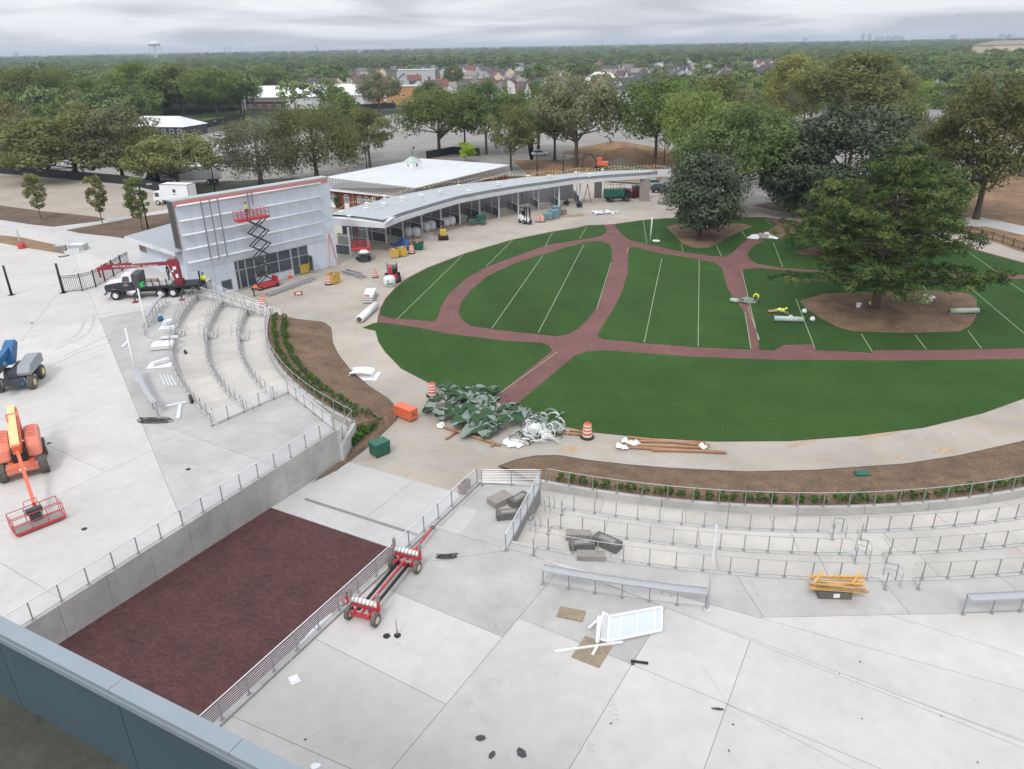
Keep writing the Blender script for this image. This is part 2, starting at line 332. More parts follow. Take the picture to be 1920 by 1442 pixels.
# concrete apron at the foot of the ramp
ap=MB()
tA=(P(560,905,ZL)-WL0).dot(du)
def apron(t0,t1,w0,w1,name='slab'):
    m=MB(); q=[along(0,t0)+dn*w0,along(0,t1)+dn*w0,along(0,t1)+dn*w1,along(0,t0)+dn*w1]
    zz=[zr((p-WL0).dot(du)) for p in q]; m.add([(p.x,p.y,z-.3) for p,z in zip(q,zz)]+[(p.x,p.y,z) for p,z in zip(q,zz)],[(0,1,2,3),(7,6,5,4),(0,4,5,1),(1,5,6,2),(2,6,7,3),(3,7,4,0)]); return m.build(name,'concrete_light',ramp)
tE=t_edge
apron(tE+.02,tE+1.75,.02,rampw-.02); apron(tE+1.77,tE+2.0,.02,1.2); apron(tE+1.77,tE+2.0,rampw-.6,rampw-.02); apron(tE+2.02,LEN+.3,.02,rampw*.5); apron(tE+2.02,LEN+.3,rampw*.5+.02,rampw-.02)
dm=MB(); q0,q1=along(0,tE+1.885)+dn*1.2,along(0,tE+1.885)+dn*(rampw-.6); zt=zr(tE+1.9)
dm.bar(q0+Vector((0,0,zt-.05)),q1+Vector((0,0,zt-.05)),.2,.06); tag(dm.build('drain','galv_dark'),'long dark slotted drain channel across the foot of the ramp','drain')
bl,bw=.30,.15
rows=int((tE-.0)/bw); cols=int(rampw/bl)
angz=math.atan2(dn.y,dn.x)
bme=MB(); bme.box(.006,bl-.006,.006,bw-.006,-.06,0); bmesh_=bpy.data.meshes.new('brick'); bmesh_.from_pydata(bme.v,[],bme.f); bmesh_.materials.append(MT['paver'])
parts=[];rest=[]
slope=math.atan2(zr(1)-zr(0),1)
for j in range(rows):
    t=j*bw
    off=(j%2)*bl/2
    for i in range(-1,cols+1):
        x0=max(0,i*bl+off); x1=min(rampw,(i+1)*bl+off)
        if x1-x0<.06: continue
        p=along(0,t)+dn*x0; px=proj((p.x,p.y,zr(t)))
        rest.append((x0,x1,t,px))
vis=[(a,b) for a,b in enumerate(rest) if b[3][1]<1442 and b[3][1]-1160>b[3][0]*.508-8 and abs(b[1]-b[0]-bl)<.01]
vis.sort(key=lambda q:-q[1][3][1]); single={a for a,b in vis[:300]}
big=MB(); cols_=[]
for a,(x0,x1,t,px) in enumerate(rest):
    h=rnd.uniform(-.006,.006)
    if a in single:
        p=along(0,t)+dn*x0; o=link('brick',bmesh_,ramp); o.location=(p.x,p.y,zr(t)+h); o.rotation_euler=(0,0,angz+PI); o.scale=(-1,-1,1)
        o.rotation_euler=(0,0,angz); o.scale=(1,1,1)
    else:
        V=[]
        for dz in (-.06,0):
            for xx,tt in ((x0+.006,t+.006),(x1-.006,t+.006),(x1-.006,t+bw-.006),(x0+.006,t+bw-.006)):
                q=along(0,tt)+dn*xx; V.append((q.x,q.y,zr(tt)+h+dz))
        big.add(V,[(7,6,5,4),(0,4,5,1),(1,5,6,2),(2,6,7,3),(3,7,4,0)])
pm=mat('paver_field',(.088,.036,.034),.85,var=.18,scale=5,coords=G,big=.2,bigscale=.6)
# every paver of the field takes its own tone from its island
t_=pm.node_tree; gi=t_.nodes.new('ShaderNodeNewGeometry'); b_=t_.nodes['Principled BSDF']; src=b_.inputs['Base Color'].links[0].from_socket
mr=t_.nodes.new('ShaderNodeMapRange'); mr.inputs[3].default_value=.84; mr.inputs[4].default_value=1.16; t_.links.new(gi.outputs['Random Per Island'],mr.inputs[0]); vsn=t_.nodes.new('ShaderNodeVectorMath'); vsn.operation='SCALE'; t_.links.new(src,vsn.inputs[0]); t_.links.new(mr.outputs[0],vsn.inputs['Scale']); t_.links.new(vsn.outputs[0],b_.inputs['Base Color'])
tag(big.build('bricks',pm,ramp),kind='stuff')
# bricks face sides: prototype built with x along dn, y along du (mirrored order fixed by rotation)
# ---- ramp walls
def wall_thing(name,label,pts,z0,z1,th,matn='concrete',cat='wall',side=1,joint=4.0,kz=None):
    """wall along pts; one panel per stretch between joints"""
    r=thing(name,label,cat,(pts[0].x,pts[0].y,0))
    seg=[]; 
    for a,b in zip(pts,pts[1:]):
        L=(b-a).length; n=max(1,round(L/joint))
        for i in range(n): seg.append((a.lerp(b,i/n),a.lerp(b,(i+1)/n)))
    for a,b in seg:
        d=(b-a).normalized(); nrm=Vector((d.y,-d.x,0))*side*th; a=a+d*.008; b=b-d*.008
        za=z0(a) if callable(z0) else z0; zb=z0(b) if callable(z0) else z0; ta=z1(a) if callable(z1) else z1; tb=z1(b) if callable(z1) else z1
        m=MB(); q=[a,b,b-nrm,a-nrm]; zz=[za,zb,zb,za]; tt=[ta,tb,tb,ta]
        m.add([(p.x-pts[0].x,p.y-pts[0].y,z) for p,z in zip(q,zz)]+[(p.x-pts[0].x,p.y-pts[0].y,z) for p,z in zip(q,tt)],[(0,1,2,3),(7,6,5,4),(0,4,5,1),(1,5,6,2),(2,6,7,3),(3,7,4,0)])
        m.build('panel',matn,r)
    return r
wall_thing('retaining_wall','long grey concrete wall along the left side of the red paver ramp',[along(0,0),along(0,LEN)],ZL-.3,.1,.3,side=1,joint=2.6)
wall_thing('retaining_wall','concrete wall under the railing along the right side of the red paver ramp',[along(1,0),along(1,LENR)],ZL-.3,.1,.3,side=-1,joint=2.6)
# ---- terraces
def terrace(r_out,r_in,z,a0f,a1f,mname,n):
    m0=MB(); base=struct(m0.prism([p.xy for p in arc(r_out,a0f,a1f)+arc(r_in-.02,a1f,a0f)],ZL-.25,z-.02).build('terrace','joint'))
    for i in range(n):
        b0=a0f+(a1f-a0f)*i/n; b1=a0f+(a1f-a0f)*(i+1)/n; g=.00055*180/PI*(.6 if a1f>a0f else -.6)
        m=MB(); m.prism([p.xy for p in arc(r_out-.02,b0+g,b1-g)+arc(r_in+.01,b1-g,b0+g)],z-.02,z); m.build('slab',mname,base)
    return base
aR1=302
zs=[0,-.6,-1.2,-1.8]
for k,(ro,ri) in enumerate(((RA,RB),(RB,RC),(RC,RD))):
    pa=P(*[(948,1034),(975,985),(1000,940)][k]); terrace(ro-.01,ri,zs[k+1],aR0-.4+k*-1.0,aR1,'terrace',9)
    terrace(ro-.01,ri,zs[k+1],[aL0+.6,aL0+2.4,aL0+6][k],[aL1,185.0,187.2][k],'terrace',6)
# platform end walls (drop from the platforms to the terraces)
wall_thing('retaining_wall','concrete side wall of the right platform beside the tiered terraces',[plat_r[0]+(plat_r[0]-plat_r[1])*.03,plat_r[1]],ZL-.3,.06,.25,'concrete_light',side=-1,joint=8)
wall_thing('retaining_wall','concrete wall closing the far end of the right platform',[along(1,LENR),plat_r[0]],ZL-.3,.06,.25,'concrete_light',side=1,joint=9)
wall_thing('retaining_wall','concrete side wall of the left platform beside the tiered terraces',[plat_l[0],plat_l[1]],ZL-.3,.06,.25,'concrete_light',side=1,joint=8)
wall_thing('retaining_wall','concrete wall at the lawn end of the left platform',[plat_l[1],along(0,LEN)],ZL-.3,.06,.25,'concrete_light',side=1,joint=8)
# kerb walls of the terrace edges on the left (their lawn side shows)
for k,(r,z,lab) in enumerate(((RA,0,'outermost'),(RB,-.6,'middle'),(RC,-1.2,'innermost'))):
    m=MB(); a0,a1=[aL0,aL0+1.6,aL0+4][k],[aL1,184.9,187.2][k]
    poly=[p.xy for p in arc(r,a0,a1)+arc(r-.22,a1,a0)]; m.prism(poly,z-.9,z+.10); tag(m.build('kerb_wall','concrete_light'),'%s curved concrete kerb wall of the left terraces'%lab,'kerb wall')
    m=MB(); poly=[p.xy for p in arc(r,aR0-k*.9,aR1)+arc(r-.22,aR1,aR0-k*.9)]; m.prism(poly,z-.9,z+.03); tag(m.build('kerb_wall','concrete_light'),'%s curved concrete edge of the right terraces'%lab,'kerb wall')
# planter walls: low curved walls on the lawn side of the last terraces
def ring_wall(name,label,r,a0,a1,z0,z1,th,step):
    r_=thing(name,label,'wall',(0,0,0)); n=max(1,round(abs(a1-a0)/step))
    for i in range(n):
        b0=a0+(a1-a0)*i/n; b1=a0+(a1-a0)*(i+1)/n; e=.02 if a1>a0 else -.02
        m=MB(); m.prism([p.xy for p in arc(r,b0+e,b1-e)+arc(r-th,b1-e,b0+e)],z0,z1); m.build('panel','concrete',r_)
    return r_
aD0=ang(P(1016,935,-1.25)); 
ring_wall('planter_wall','low curved concrete planter wall below the right mulch bed',RD,aD0-1.3,aR1,ZL-.3,-1.22,.28,5)
aDl0=ang(P(655,795,-1.25)); aDl1=189.5
ring_wall('planter_wall','low curved concrete planter wall beside the left mulch bed',RD,aDl0,aDl1,ZL-.3,-1.22,.28,5)
pe=arc(RD,aDl0,aDl0+.1)[0]
wall_thing('retaining_wall','short concrete end wall between the ramp wall and the left planter',[along(0,LEN)-dn*.02,Vector((pe.x,pe.y,0))],ZL-.3,-1.24,.28,'concrete_light',side=-1,joint=9)
lowp=MB(); lowp.prism([p.xy for p in [along(0,LEN)-dn*.3,pe,*arc(RD,aDl0,aDl0-2)[1:],plat_l[1]]],ZL-.3,-1.815); struct(lowp.build('walkway','terrace'))
# ---- mulch beds
def resample(L,n):
    d=[0]
    for a,b in zip(L,L[1:]): d.append(d[-1]+(b-a).length)
    out=[]
    for i in range(n):
        t=d[-1]*i/(n-1); k=max(j for j in range(len(d)) if d[j]<=t+1e-9); k=min(k,len(L)-2); out.append(L[k].lerp(L[k+1],(t-d[k])/max(1e-9,d[k+1]-d[k])))
    return out
def bed(name,inner,outer,nu,nv,zi,zo,matn,amp=.05):
    A=resample(inner,nu); B=resample(outer,nu); rg=random.Random(3); V=[];Fs=[]
    for j in range(nv+1):
        f=j/nv
        for i in range(nu):
            p=A[i].lerp(Vector((B[i].x,B[i].y,A[i].z)),f); zi_=A[i].z if A[i].z else zi; hz_=zi_+(zo-zi_)*(f**1.2)+ (rg.uniform(-amp,amp) if 0<j<nv else 0)+.12*math.sin(PI*f); V.append((p.x,p.y,hz_))
    for j in range(nv):
        for i in range(nu-1): Fs.append((j*nu+i,j*nu+i+1,(j+1)*nu+i+1,(j+1)*nu+i))
    m=MB(); m.add(V,Fs); o=m.build(name,matn); bm=bmesh.new(); bm.from_mesh(o.data); bmesh.ops.recalc_face_normals(bm,faces=bm.faces)
    if sum(f.normal.z for f in bm.faces)<0: bmesh.ops.reverse_faces(bm,faces=bm.faces)
    bm.to_mesh(o.data); bm.free(); struct(o)
    e=MB(); e.tube([p+Vector((0,0,zo+.02)) for p in B],.05,4); tag(e.build('bed_edging','dirt_grey'),'thin dark edging strip round the %s mulch bed'%('right' if 'right' in name else 'left'),'edging')
    return A,B
outer_r=[P(*q,ZL) for q in [(935,875),(972,862),(1005,856),(1048,855),(1100,864),(1180,873),(1254,879),(1399,886),(1527,883),(1698,871),(1800,855),(1920,828)]]+[Vector((C0.x+40.8*math.cos(R(a)),C0.y+40.8*math.sin(R(a)),ZL)) for a in (298,303)]
for p in outer_r: p.z=0
bed('mulch_bed_right',arc(RD-.28,aD0-2.2,aR1),outer_r,90,10,-1.42,ZL+.03,'mulch')
outer_l=[P(*q,ZL) for q in [(545,598),(607,605),(620,614),(623,643),(634,666),(657,695),(692,725),(727,748),(747,768),(744,786),(721,809),(686,841),(628,885)]]
for p in outer_l: p.z=0
inner_l=[p+Vector((0,0,-1.42)) for p in arc(RD-.28,188.8,aDl0)]+[Vector((pe.x,pe.y,ZL+.2))+dn*.5,along(0,LEN)+du*.5+dn*.05+Vector((0,0,ZL+.12)),along(0,LEN-4)+dn*.1+Vector((0,0,ZL+.06))]
bed('mulch_bed_left',inner_l,outer_l,70,10,-1.42,ZL+.03,'mulch')
# ---- lawn: maroon brick paths with turf panels laid on them
lawn_out=[(705,615),(709,592),(713,577),(722,560),(740,540),(762,522),(800,502),(871,475),(960,449),(1035,434),(1080,427),(1102,422),(1135,421),(1151,420),(1207,412),(1250,409),(1385,407),(1435,407),(1560,424),(1781,454),(1919,492)]
tail=[(1921,747),(1843,775),(1732,802),(1613,817),(1484,827),(1339,828),(1211,821),(1113,811),(1048,798),(1000,782),(955,768),(923,747),(885,743),(834,736),(806,719),(752,691),(722,660),(709,640)]
rc=[Vector((x,y,ZL)) for x,y in ((73,93.5),(75,85),(71.5,76),(65,69),(55,62))]
lp=PL(lawn_out,ZL)+rc+PL(tail,ZL)
lw=MB(); lw.prism([p.xy for p in lp],ZL-.1,ZL+.006)
pmx=mat('path_brick',(.185,.086,.078),.9,var=.16,scale=2.5,coords=G,big=.16,bigscale=.3)
tt=pmx.node_tree; bt=tt.nodes.new('ShaderNodeTexBrick'); bt.inputs['Scale'].default_value=3.2; bt.inputs['Color1'].default_value=(1,1,1,1); bt.inputs['Color2'].default_value=(.86,.86,.86,1); bt.inputs['Mortar'].default_value=(.72,.72,.72,1); bt.inputs['Mortar Size'].default_value=.03
gg=tt.nodes.new('ShaderNodeNewGeometry'); tt.links.new(gg.outputs['Position'],bt.inputs['Vector']); bb=tt.nodes['Principled BSDF']; s0=bb.inputs['Base Color'].links[0].from_socket; mm=tt.nodes.new('ShaderNodeMixRGB'); mm.blend_type='MULTIPLY'; mm.inputs[0].default_value=1; tt.links.new(s0,mm.inputs[1]); tt.links.new(bt.outputs[0],mm.inputs[2]); tt.links.new(mm.outputs[0],bb.inputs['Base Color'])
lawn=struct(lw.build('lawn',pmx))
Wv=lambda a,r=36.4:Vector((C0.x+1+r*math.cos(R(a)),C0.y+r*math.sin(R(a)),ZL))
panels=[
 [(712,590),(715,577),(724,560),(742,540),(764,523),(801,503),(872,476),(961,450),(1036,435),(1080,428),(1102,423),(1133,422),(1139,432),(1130,440),(1115,445),(1082,450),(1025,459),(975,477),(912,500),(875,520),(840,552),(825,577),(822,592),(814,602),(732,596)],
 [(1080,459),(1095,454),(1125,452),(1142,457),(1147,470),(1147,492),(1132,542),(1117,580),(1100,600),(1085,615),(1066,626),(1040,630),(1000,625),(922,617),(880,609),(865,597),(860,585),(865,565),(882,545),(915,517),(962,495),(1020,476)],
 [(1180,464),(1190,463),(1240,475),(1310,486),(1337,492),(1352,500),(1356,512),(1362,535),(1372,555),(1390,577),(1397,590),(1409,655),(1300,650),(1208,643),(1160,638),(1130,635),(1120,630),(1127,615),(1150,580),(1165,550),(1177,512),(1178,475)],
 [(1423,655),(1450,657),(1470,646),(1525,645),(1530,656),(1580,658),(1636,661),(1641,656),(1750,656),(1860,654),(1925,652),(2050,650),Vector((71,75.6,0)),Vector((74.6,85,0)),(2050,526),(1919,523),(1726,521),(1600,514),(1479,508),(1425,502),(1400,504),(1391,508),(1395,530),(1404,565),(1415,600),(1423,638)],
 [(1152,421),(1207,413),(1250,410),(1385,408),(1435,408),(1456,420),(1450,428),(1412,442),(1390,457),(1375,472),(1360,481),(1337,480),(1280,472),(1212,457),(1180,449),(1167,440),(1160,432)],
 [(1430,452),(1470,434),(1560,426),(1781,456),(1919,494),Vector((72.8,93.2,0)),(2050,518),(1919,515),(1726,516),(1600,510),(1467,502),(1420,494),(1405,485),(1401,475),(1412,462)],
 [(680,614),(700,606),(712,604),(790,615),(840,626),(950,639),(1017,643),(1029,648),(1035,657),(923,746),(885,742),(834,735),(806,718),(752,690),(722,659),(709,639),(704,620)],
 [(957,767),(1056,685),(1079,666),(1101,659),(1129,657),(1164,659),(1305,669),(1467,675),(1698,676),(1920,673),(2050,670),Vector((64.5,69,0)),Vector((54.7,62,0)),(1921,746),(1843,774),(1732,801),(1613,816),(1484,826),(1339,827),(1211,820),(1113,810),(1048,797),(1000,781)]]
for pl in panels:
    m=MB(); m.prism([p.xy for p in PL(pl,ZL+.03)],ZL+.004,ZL+.035); m.build('turf_panel','turf',lawn)
seams=[((745,598),(868,478)),((912,499),(962,449)),((1022,462),(1036,436)),((1087,447),(1101,424)),((922,616),(1018,479)),((1009,624),(1095,458)),((1208,642),(1241,484)),((1309,649),(1311,487)),((1408,654),(1397,585)),((1422,637),(1391,508)),((1424,637),(1402,575)),((1146,492),(1119,579)),((1175,473),(1179,464)),((1206,413),(1213,456)),((1277,458),(1281,472)),((1343,460),(1353,481)),((1390,432),(1401,447)),((1434,410),(1446,421)),((1450,455),(1468,501)),((1492,560),(1528,653)),((1615,626),(1636,660)),((1716,628),(1737,655)),((1815,620),(1840,653)),((1800,523),(1920,625)),((1882,523),(1940,560)),((1805,465),(1872,512)),((1780,498),(1790,512)),((1045,660),(925,746)),((1731,536),(1738,545))]
for i,(a,b) in enumerate(seams):
    m=MB(); p,q=PL([a,b],ZL+.04); m.bar(p,q,.065,.012); m.build('turf_seam','turf_seam',lawn)
# faint lines where turf rolls meet in the front panel
# tree beds in the lawn
def isl(label,L,matn,z=.06):
    m=MB(); pts=PL(L,ZL); c=sum((p for p in pts),Vector())/len(pts); V=[(p.x,p.y,ZL+.03) for p in pts]+[((p.x*.93+c.x*.07),(p.y*.93+c.y*.07),ZL+.10) for p in pts]+[((p.x*.6+c.x*.4),(p.y*.6+c.y*.4),ZL+.26) for p in pts]+[(c.x,c.y,ZL+.34)]; n=len(pts)
    Fs=[(k*n+i,k*n+(i+1)%n,(k+1)*n+(i+1)%n,(k+1)*n+i) for k in range(2) for i in range(n)]+[(2*n+i,2*n+(i+1)%n,3*n) for i in range(n)]
    m.add(V,Fs); o=m.build('tree_bed',matn); bm=bmesh.new(); bm.from_mesh(o.data); bmesh.ops.recalc_face_normals(bm,faces=bm.faces)
    if sum(f.normal.z for f in bm.faces)<0: bmesh.ops.reverse_faces(bm,faces=bm.faces)
    bm.to_mesh(o.data); bm.free(); return struct(o)
isl('',[(1498,565),(1512,580),(1540,598),(1570,614),(1600,622),(1700,625),(1800,622),(1822,610),(1832,590),(1832,560),(1815,550),(1760,545),(1690,545),(1600,548),(1540,552)],'mulch')
isl('',[(1249,426),(1262,440),(1280,458),(1305,466),(1330,465),(1362,447),(1412,424),(1395,420),(1340,418),(1280,417)],'mulch')
isl('',[(1487,472),(1530,462),(1640,458),(1760,466),(1752,474),(1600,482),(1500,478)],'mulch')
isl('',[(1432,440),(1455,424),(1520,418),(1500,436),(1460,448)],'mulch_dark')
# ================================================================== RAILINGS
def mesh_of(mb,name,matn):
    me=bpy.data.meshes.new(name); me.from_pydata(mb.v,[],mb.f); me.materials.append(MT[matn] if isinstance(matn,str) else matn); return me
_pm={}; mat('post_steel',(.30,.305,.31),.5,.25,var=.06,scale=5)
def post_mesh(h,wd):
    k=(round(h,3),wd)
    if k not in _pm:
        m=MB(); m.box(-wd/2,wd/2,-wd/2,wd/2,0,h); m.box(-.09,.09,-.09,.09,0,.025); _pm[k]=mesh_of(m,'post','post_steel')
    return _pm[k]
def railing(label,pts,z=0.0,bars=0,h=1.05,sp=1.45,plate=0,low=True,group=None,wd=.048,rtop=.032):
    zf=z if callable(z) else (lambda t:z)
    L=sum((b-a).length for a,b in zip(pts,pts[1:])); n=max(1,round(L/sp)); Q=resample(pts,n+1)
    r=thing('railing',label,'railing',(Q[0].x,Q[0].y,0),0,group); o=Vector((Q[0].x,Q[0].y,0)); pm=post_mesh(h,wd)
    W=[Vector((q.x-o.x,q.y-o.y,zf(i/n))) for i,q in enumerate(Q)]
    for i,q in enumerate(W):
        p=link('post',pm,r); p.location=q; d=(W[min(i+1,n)]-W[max(0,i-1)]); p.rotation_euler=(0,0,math.atan2(d.y,d.x))
    F_=[Vector((q.x-o.x,q.y-o.y,zf(i/(max(1,4*n))))) for i,q in enumerate(resample(pts,4*n+1))]
    up=lambda k:[q+Vector((0,0,k)) for q in F_]
    if plate:
        m=MB(); c=Vector((C0.x-o.x,C0.y-o.y,0)); A=[];B=[]
        for q in F_:
            u=(c-q); u.z=0; u.normalize(); A.append(q+u*plate*.25); B.append(q-u*plate*.75)
        for zz_ in (h+.04,h): m.strip([a+Vector((0,0,zz_)) for a in A],[b+Vector((0,0,zz_)) for b in B])
        m.strip([b+Vector((0,0,h+.04)) for b in B],[b+Vector((0,0,h-.03)) for b in B]); m.strip([a+Vector((0,0,h+.12)) for a in A],[a+Vector((0,0,h-.03)) for a in A])
        m.build('counter_top','galv',r)
    else:
        m=MB(); m.tube(up(h),rtop if bars else .024,6); m.build('top_rail','alu' if bars else 'galv',r,True)
    if bars:
        for k in range(bars):
            m=MB(); m.tube(up(.12+(h-.2)*k/(bars-.35)),.0165,4); m.build('rail_bar','alu',r)
    elif low:
        m=MB(); m.tube(up(.1),.016,4); m.build('lower_rail','galv_dark',r)
    return r
railing('long barred steel railing on the wall left of the red paver ramp',[along(0,.5)-dn*.15,along(0,LEN-.1)-dn*.15],.1,8)
railing('long barred steel railing on the wall right of the red paver ramp',[along(1,.5)+dn*.15,along(1,LENR-.1)+dn*.15],.1,8)
e=(plat_r[1]-plat_r[0]).normalized(); 
railing('barred steel railing at the far end of the right platform',[along(1,LENR)+dn*.5-du*.1,plat_r[0]-e*.2],.06,8,sp=1.5)
railing('sloping barred steel railing on the side wall of the right platform',[plat_r[0]+e*.1,plat_r[1]-e*.05],.06,8,sp=1.3)
railing('barred steel railing between the left platform and the terraces',[plat_l[0],plat_l[1]],.06,8,sp=1.5)
railing('barred steel railing at the lawn end of the left platform',[plat_l[1],along(0,LEN)-dn*.4],.06,8,sp=1.5)
aG=196.4
for k,(r,z,lab) in enumerate(((RA-.11,.10,'outermost'),(RB-.11,-.5,'middle'),(RC-.11,-1.1,'innermost'))):
    a0,a1=[aL0-.6,aL0-.2,aL0-.2][k],[aL1+.5,185.3,187.6][k]
    railing('curved post railing on the %s left terrace edge, platform half'%lab,arc(r,a0,aG+1.1),z,0,1.02,1.3)
    railing('curved post railing on the %s left terrace edge, half nearer the white building'%lab,arc(r,aG-1.0,a1),z,0,1.02,1.3)
    # steps and hand rails in the gap
    st=MB(); q0=arc(r+.1,aG,aG+.1)[0]; rad=(C0-q0).normalized(); tg=Vector((-rad.y,rad.x,0))
    for i in range(3): 
        c=q0+rad*(.25+.3*i); st.prism([(p).xy for p in (c-rad*.25-tg*.7,c+rad*.15-tg*.7,c+rad*.15+tg*.7,c-rad*.25+tg*.7)],z-.75,z-.1-.15*(i+1))
    struct(st.build('steps','concrete_light'))
    t=thing('handrail','looped tube handrail at the steps of the %s left terrace'%lab,'handrail',(q0.x,q0.y,0))
    for s in (-.75,.75):
        m=MB(); b=tg*s-rad*.5; m.tube([b+Vector((0,0,z-.1)),b+Vector((0,0,z+.75)),b+rad*.15+Vector((0,0,z+.85)),b+rad*.5+Vector((0,0,z+.85)),b+rad*1.4+Vector((0,0,z+.25)),b+rad*1.7+Vector((0,0,z+.2)),b+rad*1.7+Vector((0,0,z-.6))],.025,5); m.tube([b+Vector((0,0,z+.4)),b+rad*.6+Vector((0,0,z+.4)),b+rad*1.7+Vector((0,0,z-.25))],.02,5); m.build('rail_loop','galv',t)
for k,(r,z,lab,sa,ea,sb) in enumerate(((RA-.11,.03,'nearest',(1005,1031),(1648,1087),(1706,1083)),(RB-.11,-.57,'middle',(1033,991),(1591,1036),(1649,1036)),(RC-.11,-1.17,'farthest',(1058,956),(1549,992),(1600,991)))):
    a0,a1,a2=ang(P(*sa,z)),ang(P(*ea,z)),ang(P(*sb,z))
    zz=z
    A=arc(r,a0,a1); u0=(A[0]-C0).normalized(); u1=(A[-1]-C0).normalized()
    railing('post railing on the %s right terrace edge, long stretch by the platform'%lab,[A[0]+u0*.75]+A+[A[-1]+u1*.75],zz,0,1.02,1.32)
    B=arc(r,a2,aR1-.5); u2=(B[0]-C0).normalized()
    railing('post railing on the %s right terrace edge, stretch right of the steps'%lab,[B[0]+u2*.75]+B,zz,0,1.02,1.32)
    q0=arc(r+.1,(a1+a2)/2,(a1+a2)/2+.1)[0]; rad=(C0-q0).normalized(); tg=Vector((-rad.y,rad.x,0)); wdt=(a2-a1)*PI/180*r/2-.1
    st=MB()
    for i in range(3):
        c=q0+rad*(.25+.3*i); st.prism([(p).xy for p in (c-rad*.25-tg*wdt,c+rad*.15-tg*wdt,c+rad*.15+tg*wdt,c-rad*.25+tg*wdt)],z-.7,z-.15*(i+1))
    struct(st.build('steps','concrete_light'))
    t=thing('handrail','looped tube handrail in the middle of the %s right terrace steps'%lab,'handrail',(q0.x,q0.y,0)); b=-rad*.5-tg*.0
    m=MB(); m.tube([b+Vector((0,0,z)),b+Vector((0,0,z+.85)),b+rad*.12+Vector((0,0,z+.95)),b+rad*.5+Vector((0,0,z+.95)),b+rad*1.4+Vector((0,0,z+.35)),b+rad*1.7+Vector((0,0,z+.3)),b+rad*1.7+Vector((0,0,z-.6))],.028,5); m.build('rail_loop','galv',t)
    m=MB(); m.tube([b+Vector((0,0,z+.5)),b+rad*.6+Vector((0,0,z+.5)),b+rad*1.7+Vector((0,0,z-.15))],.022,5); m.build('mid_rail','galv',t)
    m=MB(); m.tube([b+rad*.55+Vector((0,0,z-.1)),b+rad*.55+Vector((0,0,z+.9))],.028,5); m.build('post','galv_dark',t)
for k,(px,py) in enumerate(((1031,962),(1004,1000))):       # short looped rails beside the right platform
    z=-1.2+.6*k; q=P(px,py,z); t=thing('handrail','small looped handrail by the platform wall, %s of two'%('upper','lower')[k],'handrail',q,R(60)); 
    for s in (0,.35):
        m=MB(); m.tube([(0,s,0),(0,s,.85),(.12,s,.95),(.5,s,.9),(.6,s,.7),(.6,s,0)],.028,5); m.build('rail_loop','galv',t)
railing('smooth curved steel railing on the planter wall below the right mulch bed',arc(RD-.13,aD0-.5,aR1-.5),-1.22,0,1.0,1.55)
railing('smooth curved steel railing on the planter wall beside the left mulch bed',arc(RD-.13,189.7,aDl0+.2)+[Vector((pe.x,pe.y,0))*.98+along(0,LEN)*.02],-1.22,0,1.0,1.5)
railing('short steel railing on the low end wall by the left planter',[Vector((pe.x,pe.y,0)),along(0,LEN)-dn*.1+du*.05],-1.24,0,1.0,1.3)
def pa(x,y,z=0): return ang(P(x,y,z))
railing('standing counter rail with wide steel top at the front of the right terraces',arc(58.35,pa(1018,1095),pa(1322,1139)),0,0,1.05,1.38,plate=.42)
railing('standing counter rail with wide steel top at the right edge of the picture',arc(58.1,pa(1802,1149),296),0,0,1.05,1.38,plate=.42)
railing('curved standing counter rail beside the black cable coil',arc(58.3,pa(311,775),pa(268,705)),0,0,1.05,1.4,plate=.42)
railing('standing counter rail with wide steel top near the crane truck',arc(58.0,pa(296,611),pa(350,566)),0,0,1.05,1.4,plate=.42)
railing('short post railing at the end of the counter near the crane truck',arc(58.0,pa(280,628),pa(295,612)),0,0,1.05,.8)
# stair beside the white building, from the plaza down to the concourse
sp_=[arc(RA,184.2,184.3)[0],arc(RB,184.9,185)[0],arc(RC,187,187.1)[0],arc(RD-.3,189.3,189.4)[0]]
ztop=lambda p:.1-1.75*max(0,min(1,(p-sp_[0]).length/((sp_[-1]-sp_[0]).length)))
wall_thing('retaining_wall','stepped concrete wall closing the building end of the left terraces',sp_,ZL-.3,ztop,.25,'concrete_light',side=1,joint=2.5)
nst=Vector((0,1,0)); dd=(sp_[-1]-sp_[0]); dd.z=0; L_=dd.length; dd.normalize(); sn=Vector((-dd.y,dd.x,0))
sm=MB()
for i in range(16):
    a=sp_[0]+dd*(L_*i/16); b=sp_[0]+dd*(L_*(i+1)/16+.01); sm.prism([q.xy for q in (a+sn*.02,b+sn*.02,b+sn*1.9,a+sn*1.9)],ZL-.2,-.163*(i+1))
struct(sm.build('steps','concrete_light'))
zst=lambda t:.02-2.5*t
railing('sloping railing of the stair beside the white building, terrace side',[sp_[0],sp_[0]+dd*L_],lambda t:.1-1.75*t,5,1.0,1.2)
railing('sloping railing of the stair beside the white building, building side',[sp_[0]+sn*1.95,sp_[0]+dd*L_+sn*1.95],zst,5,1.0,1.2)
railing('short level railing at the head of the stair beside the white building',[sp_[0]-dd*1.6,sp_[0]+sn*2.2-dd*.1],0,5,1.0,1.0)
railing('short post railing between the stair foot and the left mulch bed',[sp_[2]+dd*.2,sp_[3]+dd*.1],lambda t:-1.1-.5*t,3,1.0,1.0)
